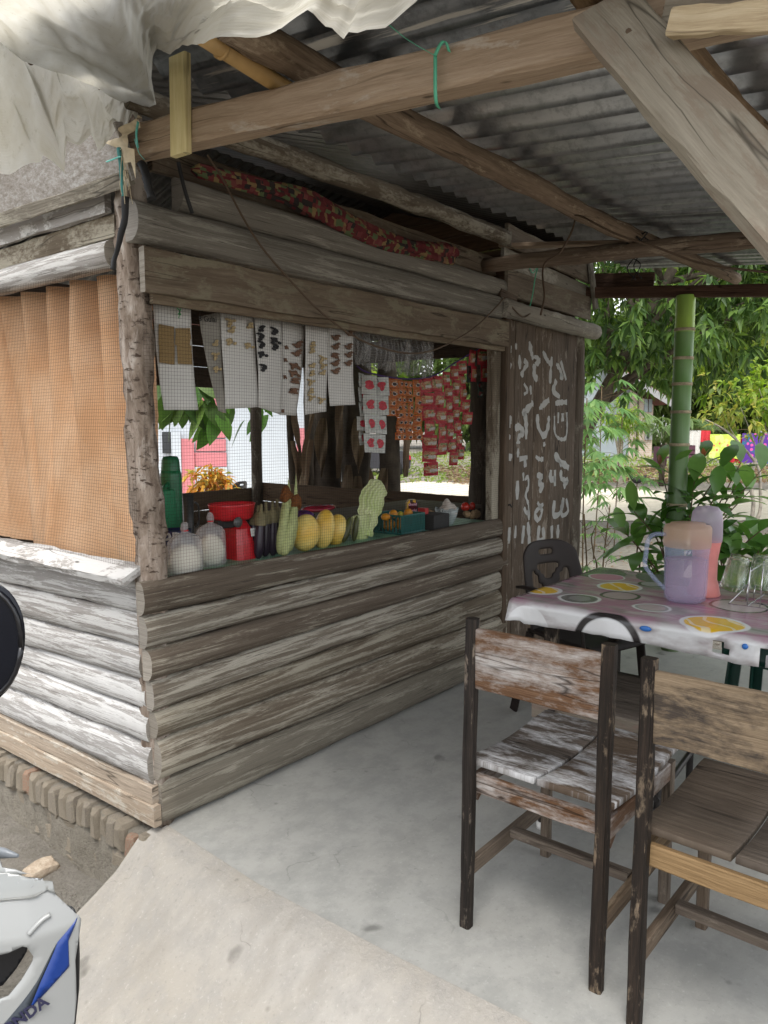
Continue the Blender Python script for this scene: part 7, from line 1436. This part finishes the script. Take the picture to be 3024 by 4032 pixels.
shrub('leafy_shrub', 'small dark shrub at ground level left of the pitcher handle', (3.6918, -0.513, 0.3572), [(3.5389, -0.482, 0.5144), (3.6878, -0.5079, 0.5186), (3.7271, -0.557, 0.5347), (3.4595, -0.5429, 0.477)], 0.15, 0.05, 8, 12)
for k, (pts, lab) in enumerate(zip([[(3.8015, -0.33, 0.4494), (3.7864, -0.3112, 0.5662), (3.8154, -0.3474, 0.7321), (3.8246, -0.3588, 0.864)], [(4.1863, 0.1494, 0.301), (4.1651, 0.1758, 0.4495), (4.1535, 0.1902, 0.5788), (4.1788, 0.1587, 0.6891)]], ('bare brown twig standing left of the pitcher handle', 'bare brown twig behind the plastic chair'))): tag(tube('twig', [(pts[0][0], pts[0][1], GZ)]+list(pts), 0.008, STEM, None, k=6, n=16, taper=0.4, jit=0.002), lab, 'twig')
# ---- banana trunks with dry leaves outside the right-hand opening of the hut
def banana(label, base, top, r0, seed, ndry):
    t = thing('banana_plant', label, 'banana plant', base, 'banana plants beside the hut'); r = random.Random(seed); B = Vector(base); T = Vector(top); st = plain('banana_stem_%d' % seed, (0.085, 0.065, 0.048), 0.8, 0.2, nz=0.3, ns=8, bs=0.5)
    tube('stem', [B, B.lerp(T, 0.5), T, T+(T-B)*0.6], r0, st, t, k=12, n=18, taper=0.7, jit=r0*0.12, seed=seed)
    for k in range(ndry):
        s = B.lerp(T, r.uniform(0.55, 1.2)); a = r.uniform(0, 6.28); o_ = Vector((math.cos(a), math.sin(a), 0)); L = r.uniform(0.5, 1.1); rows = []
        for i in range(10):
            f = i/9; c = s+o_*(r0+0.08*math.sin(2*f))+Vector((0, 0, -L*f)); w = 0.07*math.sin(math.pi*min(1, 0.15+f*0.9)); sd = Vector((-o_.y, o_.x, 0)); rows.append([c+sd*(w*q)+o_*(0.03*math.sin(5*f+q*3+k)) for q in (-1, -0.5, 0, 0.5, 1)])
        patch('dry_leaf', rows, LM['dry'], t)
    P = []; Dd = []
    for k in range(6):
        a = k*1.05+seed; P.append(T+(T-B)*0.6); Dd.append((math.cos(a), math.sin(a), 0.9))
    leaves('green_leaves', P, Dd, [(0, 0, 1)]*6, 1.6, 0.42, LM['bright'], t, 0.3, 0.5, True)
for k, (b, tp, r0, lab) in enumerate(zip([(4.5755, 3.6619, 0.6569), (4.336, 3.1612, 0.7035), (4.3363, 2.841, 0.7222), (4.4381, 2.394, 0.7178), (4.0384, 1.1336, 0.7842), (4.5438, 3.8615, 0.6736)], [(4.5691, 3.67, 1.5997), (4.3198, 3.1815, 1.6383), (4.3621, 2.8088, 1.6336), (4.4033, 2.4375, 1.6289), (4.0551, 1.1128, 1.6414), (4.5026, 3.9129, 1.5505)], (0.07, 0.16, 0.17, 0.12, 0.12, 0.045),
   ('slim dark banana stem behind the last white card', 'thick dark banana stem behind the white sachets', 'ragged banana stem directly left of the sachets', 'dark banana stem behind the orange sachets', 'leaning banana stem behind the window post', 'thin pale banana shoot left of the dark stems'))): banana(lab, (b[0], b[1], GZ), tp, r0, k+1, (2, 5, 6, 4, 3, 3)[k])
tag(tube('inner_pole', [(2.5229, 0.9461, 0.9332), (2.5384, 0.9267, 1.2004), (2.5304, 0.9367, 1.5108), (2.5167, 0.9538, 1.8779)], 0.028, PALE, None, k=8, n=14, jit=0.004), 'slim grey pole standing inside the hut behind the sachets', 'pole') if False else None
# broad leaves hanging outside the back opening
def hanging():
    for k, (cx_, L, n, lab) in enumerate(zip([((3.3953, 4.3354, 1.6856), (3.2452, 4.5227, 1.6383), (3.6268, 4.3663, 1.7399)), ((3.8088, 4.1392, 1.643), (3.7615, 4.1983, 1.5459)), ((4.2054, 3.964, 1.598), (4.1589, 4.022, 1.6477))], (0.40, 0.36, 0.34), (22, 12, 8), ('cluster of broad dark leaves behind the first spice card', 'broad green leaves hanging left of the hut back post', 'broad green leaves hanging right of the hut back post'))):
        t = thing('leafy_branch', lab, 'branch', tuple(cx_[0])); r = random.Random(k); c0 = Vector(cx_[0]); tube('branch', [c0+Vector((-0.3, 0.4, 1.4)), c0+Vector((0, 0.1, 0.6)), c0], 0.015, BARK2, t, k=6, n=8); P = []; Dd = []
        for q in range(n): b = Vector(cx_[q % len(cx_)]); P.append(b+Vector((r.uniform(-.22, .22), r.uniform(-.2, .2), r.uniform(-0.05, .45)))); Dd.append((r.uniform(-.7, .7), r.uniform(-.7, .7), -r.uniform(0.3, 1.1)))
        leaves('leaves', P, Dd, [(r.uniform(-1, 0), r.uniform(-1, 0), 0.6) for _ in P], L, L*0.48, LM['shrub'] if k else LM['mango'], t, 0.15, 0.15, True)
hanging()
plastic_chair('black plastic chair outside in front of the pink house', (lambda p: (p[0], p[1], GZ))((6.7031, 7.4038, 0.2836)), R(100), plain('black_chair_plastic', (0.03, 0.03, 0.033), 0.4, 0.4))
def croton():
    t = thing('croton_bush', 'orange and yellow leaved croton bush by the pink house', 'bush', (6.1159, 7.3371, 0.4249)); whorls(40, (6.1184, 7.334, 0.5847), (0.3, 0.35, 0.22), 9, 0.2, 0.06, leafmat('croton', (0.45, 0.14, 0.03), (0.50, 0.32, 0.05), (0.25, 0.30, 0.06), 0.4), 'foliage', t, None, 0.1, 0.0, 2)
croton()
# ---- a black hen scratching beyond the road
def hen():
    p = Vector((19.6628, 5.6218, -0.3085)); t = thing('hen', 'small black hen pecking at the litter beyond the road', 'hen', (p.x, p.y, GZ+0.02)); bk = plain('black_feathers', (0.018, 0.018, 0.02), 0.6, 0.3); z = GZ+0.03; ax = YR
    pts = [p+ax*0.26+Vector((0, 0, 0.34)), p+ax*0.16+Vector((0, 0, 0.26)), p+Vector((0, 0, 0.20)), p-ax*0.12+Vector((0, 0, 0.24)), p-ax*0.20+Vector((0, 0, 0.30)), p-ax*0.27+Vector((0, 0, 0.22))]
    pts = [Vector((q.x, q.y, q.z-p.z+z)) for q in pts]
    s = list(np.interp(np.linspace(0, 5, 20), range(6), [0.1, 0.6, 1.0, 0.65, 0.38, 0.30])); sweep('body', smoothpath(pts, 20), circ(0.10, 12), bk, t, sa=s, sb=s)
    h = pts[-1]; sweep('beak', [h, h-ax*0.05-Vector((0, 0, 0.03))], circ(0.012, 6), M['bamboo_dry'], t, sa=[1, 0.1], sb=[1, 0.1]); blob('comb', h+Vector((0, 0, 0.04)), (0.02, 0.01, 0.02), M['red_tie'], t)
    for q in (-0.03, 0.03): b = pts[2]+YD*q; tube('leg', [b, b-Vector((0, 0, 0.14)), b-Vector((0, 0, 0.19))-ax*0.03], 0.008, STEM, t, k=5)
hen()
def far_bike():
    """parked car glimpsed through the hut's side opening"""
    p = at(-4.9, GZ, 27); t = thing('parked_car', 'dark parked car glimpsed through the hut beyond the road', 'car', p); dk = plain('dark_car_paint', (0.05, 0.05, 0.06), 0.3, 0.5); c = lambda l, z: (l, z)
    L0 = -0.818; prof = [(-1.9, 0.05), (1.9, 0.05), (1.95, 0.45), (1.7, 0.62), (1.0, 0.68), (0.55, 1.1), (-0.9, 1.12), (-1.5, 0.72), (-1.95, 0.6)]
    body = poly_extrude('body', [(L0+a*0.9, GZ+0.25+b) for a, b in prof], 26.2, 27.8, dk, t); poly_extrude('window', [(L0-1.2, GZ+0.98), (L0+0.75, GZ+0.98), (L0+0.45, GZ+1.3), (L0-0.8, GZ+1.32)], 26.18, 26.2, M['glass_dark'], t)
    for s in (-1.1, 1.1): o = sweep('wheel', [at(L0+s+0.28*math.cos(a), GZ+0.3+0.28*math.sin(a), 26.25) for a in np.linspace(0, 6.283, 20)], circ(0.09, 8), M['rubber'], t, tuple(YD), cap=False)
    poly_extrude('tail_light', [(L0+1.55, GZ+0.6), (L0+1.74, GZ+0.6), (L0+1.72, GZ+0.75), (L0+1.55, GZ+0.75)], 26.15, 26.22, M['red_tie'], t)
far_bike()

# ================================================================== parked scooter, its front turned to the viewer
from mathutils.geometry import delaunay_2d_cdt
def scooter():
    FD = Vector((-0.20, -0.98, 0)).normalized(); LF = Vector((-FD.y, FD.x, 0))*1.0     # LF: the scooter's left hand side
    t = thing('scooter', 'white scooter with blue panels, its front apron cut by the left edge', 'scooter', (-1.25, -1.25, GZ))
    K = [(-1.1686, -1.0962, 0.6926)]
    ORI = Vector(K[0]); 
    PX = 0.000762     # metres per drawing unit of the apron outline
    rt = (0.6252, -0.7804, 0.0); dn = -1.0
    RT = Vector(rt); UPV = Vector((0.10, 0.08, 0.99)).normalized()
    def S(x, y, off=0.0):
        """apron surface: x to the scooter's left, y down, both in outline units from the centre line"""
        a = (x+190)*PX; b = (2050-y)*PX/1.13
        back = 0.8*a*a+0.10*max(0, a-0.18)*2+max(0, b)*0.28*1.0+0.25*max(0, b-0.02)**1.0*0.2
        p = ORI+RT*a+UPV*b-FD*(back-off); return p
    white = plain('pearl_white_paint', (0.23, 0.235, 0.23), 0.25, 0.5, nz=0.02, ns=3); blue = plain('blue_panel', (0.004, 0.026, 0.15), 0.3, 0.5, nz=0.03); black = plain('black_plastic', (0.007, 0.007, 0.009), 0.28, 0.5, nz=0.1, ns=30)
    carb = plain('dark_stripe', (0.022, 0.028, 0.036), 0.45, 0.4); lens = sheer('smoked_lens', (0.28, 0.29, 0.28), 0.62, 0.0, 0.06, 0.9, 0.1, 10); chrome = plain('reflector', (0.55, 0.56, 0.55), 0.15, 0.6, 0.8)
    q = lambda L: [(x/5.509, 1810.4+y/5.509) for x, y in L]
    def panel(name, outline, mat, off, th=0.004, holes=(), step=9.0, sub=None, par=None):
        P = q(outline); pts = []; edges = []
        def ring(Q):
            b = len(pts); D_ = []
            for a, c in zip(Q, Q[1:]+Q[:1]):
                n = max(1, int(math.dist(a, c)/step)); D_ += [(a[0]+(c[0]-a[0])*i/n, a[1]+(c[1]-a[1])*i/n) for i in range(n)]
            pts.extend(D_); edges.extend((b+i, b+(i+1) % len(D_)) for i in range(len(D_)))
        def inside(p, Q):
            c = False
            for (x1, y1), (x2, y2) in zip(Q, Q[1:]+Q[:1]):
                if (y1 > p[1]) != (y2 > p[1]) and p[0] < (x2-x1)*(p[1]-y1)/(y2-y1)+x1: c = not c
            return c
        ring(P); H = [q(h) for h in holes]
        for h in H: ring(h)
        x0, x1 = min(p[0] for p in P), max(p[0] for p in P); y0, y1 = min(p[1] for p in P), max(p[1] for p in P); x = x0+step/2
        while x < x1:
            y = y0+step/2
            while y < y1:
                if inside((x, y), P) and not any(inside((x, y), h) for h in H): pts.append((x+0.01*y, y))
                y += step
            x += step
        r = delaunay_2d_cdt([Vector(p) for p in pts], edges, [], 0, 1e-5)
        vs2, fs = r[0], [f for f in r[2]]
        keep = []
        for f in fs:
            c = (sum(vs2[i].x for i in f)/len(f), sum(vs2[i].y for i in f)/len(f))
            if inside(c, P) and not any(inside(c, h) for h in H): keep.append(tuple(f)[::-1])
        for sgn in ((1, -1) if sub is None else sub):
            V = []
            for v in vs2:
                p = S(v.x, v.y, off)
                if sgn < 0: d = (p-ORI).dot(RT); p = p-RT*(2*d)
                V.append(p)
            o = mesh(name, V, keep if sgn > 0 else [f[::-1] for f in keep], mat, par or t, None, True); addmod(o, 'SOLIDIFY', thickness=th, offset=-1)
        return o
    C0 = -190*5.509
    hole = [(C0+80, 1560), (0, 1440), (160, 1385), (215, 1405), (292, 1530), (285, 1590), (150, 1790), (0, 1960), (C0+80, 2200)]
    panel('apron', [(C0, 870), (0, 872), (200, 885), (360, 890), (500, 842), (600, 912), (690, 1010), (870, 1210), (900, 1232), (928, 1282), (905, 1440), (848, 1760), (860, 1980), (868, 2250), (800, 2900), (500, 3300), (C0, 3500)], white, 0.0, 0.005, [hole])
    panel('intake', [(x*1.0, y) for x, y in hole], black, -0.03, 0.004)
    panel('blue_panel', [(878, 1245), (745, 1480), (752, 1640), (760, 1800), (500, 1975), (250, 2140), (380, 1870), (500, 1650), (560, 1540), (600, 1450)], blue, 0.0012, 0.001)
    panel('dark_stripe', [(588, 1462), (558, 1540), (498, 1650), (378, 1870), (248, 2140), (60, 2330), (-150, 2480), (-60, 2290), (150, 2060), (350, 1830), (545, 1520)], carb, 0.0008, 0.001)
    panel('leg_shield', [(900, 1240), (930, 1278), (965, 1370), (995, 1650), (1005, 1900), (1000, 2300), (930, 2900), (780, 3000), (840, 2300), (830, 1760), (880, 1440)], black, -0.030, 0.03)
    hl = panel('headlight', [(C0, 560), (0, 572), (140, 600), (370, 700), (580, 765), (600, 908), (500, 838), (360, 886), (0, 868), (C0, 866)], lens, 0.004, 0.002)
    panel('reflector', [(C0, 600), (0, 640), (300, 730), (520, 800), (480, 826), (350, 862), (0, 850), (C0, 850)], chrome, -0.02, 0.002)
    panel('cowl', [(C0, 300), (-60, 330), (0, 560), (140, 592), (370, 694), (300, 660), (C0, 640)], white, -0.01, 0.004)
    cr = S(28, 2200, 0.004); ux = (S(60, 2183)-S(0, 2216)).normalized(); uy = (S(0, 2180)-S(0, 2220)).normalized()
    text_mesh('lettering', 'HONDA', 0.0235, plain('dark_letters', (0.02, 0.02, 0.05), 0.4), t, S(22, 2218, 0.0035), ux, uy, extrude=0.0006, bold=0.0006)
    # crease over the apron
    tube('crease', [S(x/5.509, 1810.4+y/5.509, 0.001) for x, y in ((230, 1260), (330, 1190), (430, 1140), (520, 1120))], 0.004, white, t, k=8, n=14)
    # mirrors, levers, bar
    mc = Vector((-1.0632, -1.1483, 1.1362)); cen = ORI
    for sgn in (1, -1):
        d = (mc-ORI).dot(RT); p = mc if sgn > 0 else mc-RT*(2*d)
        rot = Matrix((RT*1.0, -FD, Vector((0, 0, 1)))).transposed() @ Matrix.Rotation(0.10*sgn, 3, 'Y')
        o = blob('mirror', p, (0.0575, 0.026, 0.092), plain('mirror_shell', (0.005, 0.006, 0.010), 0.12, 0.25), t, 26, 18, 0.0, 1, rot, lambda v, d_: (v.x*(1+0.10*d_.z), v.y*(0.35 if d_.y < 0 else 1), v.z))
        tube('mirror_rim', [p+rot @ Vector((0.050*math.cos(a), -0.008, 0.080*math.sin(a))) for a in np.linspace(0, 6.283, 26)], 0.0035, black, o, k=6)
        e = Vector((-1.0821, -0.8617, 0.7177))+RT*(0.08*sgn); tube('mirror_stalk', [p+Vector((0, 0, -0.08)), p+Vector((0, 0, -0.14))-RT*(0.03*sgn), e], 0.006, black, t, k=8, n=14)
    lv = [(-0.9901, -1.0534, 0.7383), (-0.9993, -1.0259, 0.7374), (-1.0095, -0.9977, 0.7342), (-1.0251, -0.9631, 0.7287)]
    for sgn in (1, -1):
        P = [Vector(p) for p in lv]; P = P if sgn > 0 else [p-RT*(2*(p-ORI).dot(RT)) for p in P]
        sweep('turn_signal', P, rprof(0.014, 0.022, 0.004), plain('grey_plastic', (0.22, 0.24, 0.26), 0.35, 0.5), t, sa=[0.35, 0.8, 1, 1], sb=[0.22, 0.75, 1, 1.1])
    b0 = Vector((-1.0789, -0.8513, 0.7082)); tube('handlebar', [b0-RT*0.10, b0, b0+RT*0.10], 0.014, black, t, k=10, n=16)
    # rest of the machine behind the apron
    bk = -FD; c = Vector((ORI.x, ORI.y, 0))-RT*0.02
    def wheel(p):
        V = []; 
        o = sweep('wheel', [p+Vector((0, 0, 0))+bk*(0.20*math.cos(a))+Vector((0, 0, 0.20*math.sin(a))) for a in np.linspace(0, 6.283, 30)], circ(0.045, 10), black, t, RT, cap=False)
        sweep('rim', [p+bk*(0.15*math.cos(a))+Vector((0, 0, 0.15*math.sin(a))) for a in np.linspace(0, 6.283, 24)], circ(0.012, 6), chrome, o, RT, cap=False)
        for k in range(5): tube('spoke', [p, p+bk*(0.15*math.cos(1.2566*k))+Vector((0, 0, 0.15*math.sin(1.2566*k)))], 0.008, chrome, o, k=6)
    fw_ = c+bk*0.10; wheel(Vector((fw_.x, fw_.y, GZ+0.245))); rw = c+bk*1.25-RT*0.0; wheel(Vector((rw.x, rw.y, GZ+0.245)))
    body = c+bk*0.55
    sweep('rear_body', [c+bk*0.50+Vector((0, 0, 0.12)), c+bk*0.62+Vector((0, 0, 0.28)), c+bk*1.0+Vector((0, 0, 0.34)), c+bk*1.42+Vector((0, 0, 0.42))], rprof(0.26, 0.22, 0.06), white, t, sa=[0.6, 1, 1, 0.45], sb=[1, 1, 0.9, 0.4])
    sweep('seat', [c+bk*0.60+Vector((0, 0, 0.44)), c+bk*0.85+Vector((0, 0, 0.45)), c+bk*1.05+Vector((0, 0, 0.50)), c+bk*1.30+Vector((0, 0, 0.51))], rprof(0.25, 0.09, 0.03), black, t, sa=[0.6, 1, 1, 0.6], sb=[0.8, 1, 1, 0.7])
    sweep('floor_board', [c+bk*0.12+Vector((0, 0, 0.02)), c+bk*0.60+Vector((0, 0, 0.02))], rprof(0.28, 0.06, 0.015), black, t)
    sweep('steering_column', [c+bk*0.10+Vector((0, 0, 0.0)), c+bk*0.22+Vector((0, 0, 0.80-0.3))], rprof(0.10, 0.09, 0.02), black, t, (0, 1, 0))
scooter()
# ================================================================== small things on the ground
def stone():
    p = Vector((-0.1919, 0.5147, -0.29)); bm = bmesh.new(); bmesh.ops.create_icosphere(bm, subdivisions=3, radius=1); r = random.Random(2); ph = [(Vector((r.uniform(-1, 1), r.uniform(-1, 1), r.uniform(-1, 1)))*r.uniform(1.5, 5), r.uniform(0, 6)) for _ in range(9)]
    for v in bm.verts:
        d = v.co.normalized(); s = 1+0.10*sum(math.sin(a.dot(d)+b) for a, b in ph)/2; m = max(abs(d.x), abs(d.y), abs(d.z))**0.75; v.co = Vector((d.x*0.078*s/m*0.85, d.y*0.045*s/m*0.85, d.z*0.034*s/m*0.85))
    me = bpy.data.meshes.new('stone'); bm.to_mesh(me); bm.free(); g = G('rubble_stone'); v, rd = objvec(g, False); n = g.noise(v, 30, 7, 0.7); g2 = g.noise(v, 120, 4, 0.7)
    me.materials.append(g.done(g.bsdf(g.ramp(n, (0.35, (0.30, 0.235, 0.17)), (0.65, (0.50, 0.42, 0.33))), 0.95, 0.05, bump=g.math('ADD', n, g2), bs=0.7, bd=0.01)))
    o = bpy.data.objects.new('stone', me); C.objects.link(o); o.location = (p.x, p.y, p.z+0.022); o.rotation_euler = (0.1, -0.12, 0.62-1.57+0.9); tag(o, 'pale lump of rubble on the dirt next to the scooter', 'stone')
stone()
def tufts():
    gm = leafmat('grass_blade', (0.10, 0.20, 0.03), (0.20, 0.34, 0.06), (0.30, 0.40, 0.10)); r = random.Random(4)
    for k, (p, n, L, lab) in enumerate((((-0.4248, -0.3188, -0.29), 9, 0.08, 'few thin grass blades at the foot of the ramp'), ((-0.3025, 0.5942, -0.29), 24, 0.03, 'tiny green weed on the dirt behind the scooter'), ((-0.0151, 0.4254, -0.28), 14, 0.022, 'tiny weed where the foundation meets the ramp'))):
        P = [(p[0]+r.uniform(-.02, .02), p[1]+r.uniform(-.02, .02), GZ+0.005) for _ in range(n)]; Dd = [(r.uniform(-.5, .5), r.uniform(-.5, .5), 1) for _ in range(n)]
        o = leaves('grass_tuft', P, Dd, [(r.uniform(-1, 1), r.uniform(-1, 1), 0.1) for _ in range(n)], L, L*0.09 if k == 0 else L*0.3, gm, None, 0.1, 0.2); tag(o, lab, 'grass')
    lm = plain('dead_leaf', (0.32, 0.16, 0.07), 0.8, 0.2, nz=0.2)
    for k, (p, lab) in enumerate((((-0.4635, -0.288, -0.29), 'curled orange-brown dead leaf beside the ramp foot'), ((-0.2477, 0.5598, -0.29), 'brown plant litter lying left of the rubble stone'))):
        n = (1, 14)[k]; o = leaves('dead_leaf', [(p[0]+r.uniform(-.03, .03)*k, p[1]+r.uniform(-.03, .03)*k, GZ+0.018) for _ in range(n)], [(r.uniform(-1, 1), r.uniform(-1, 1), 0.15) for _ in range(n)], [(0, 0, 1)]*n, (0.05, 0.045)[k], (0.024, 0.006)[k], lm, None, 0.4, 0.1); tag(o, lab, 'dead leaf')
tufts()
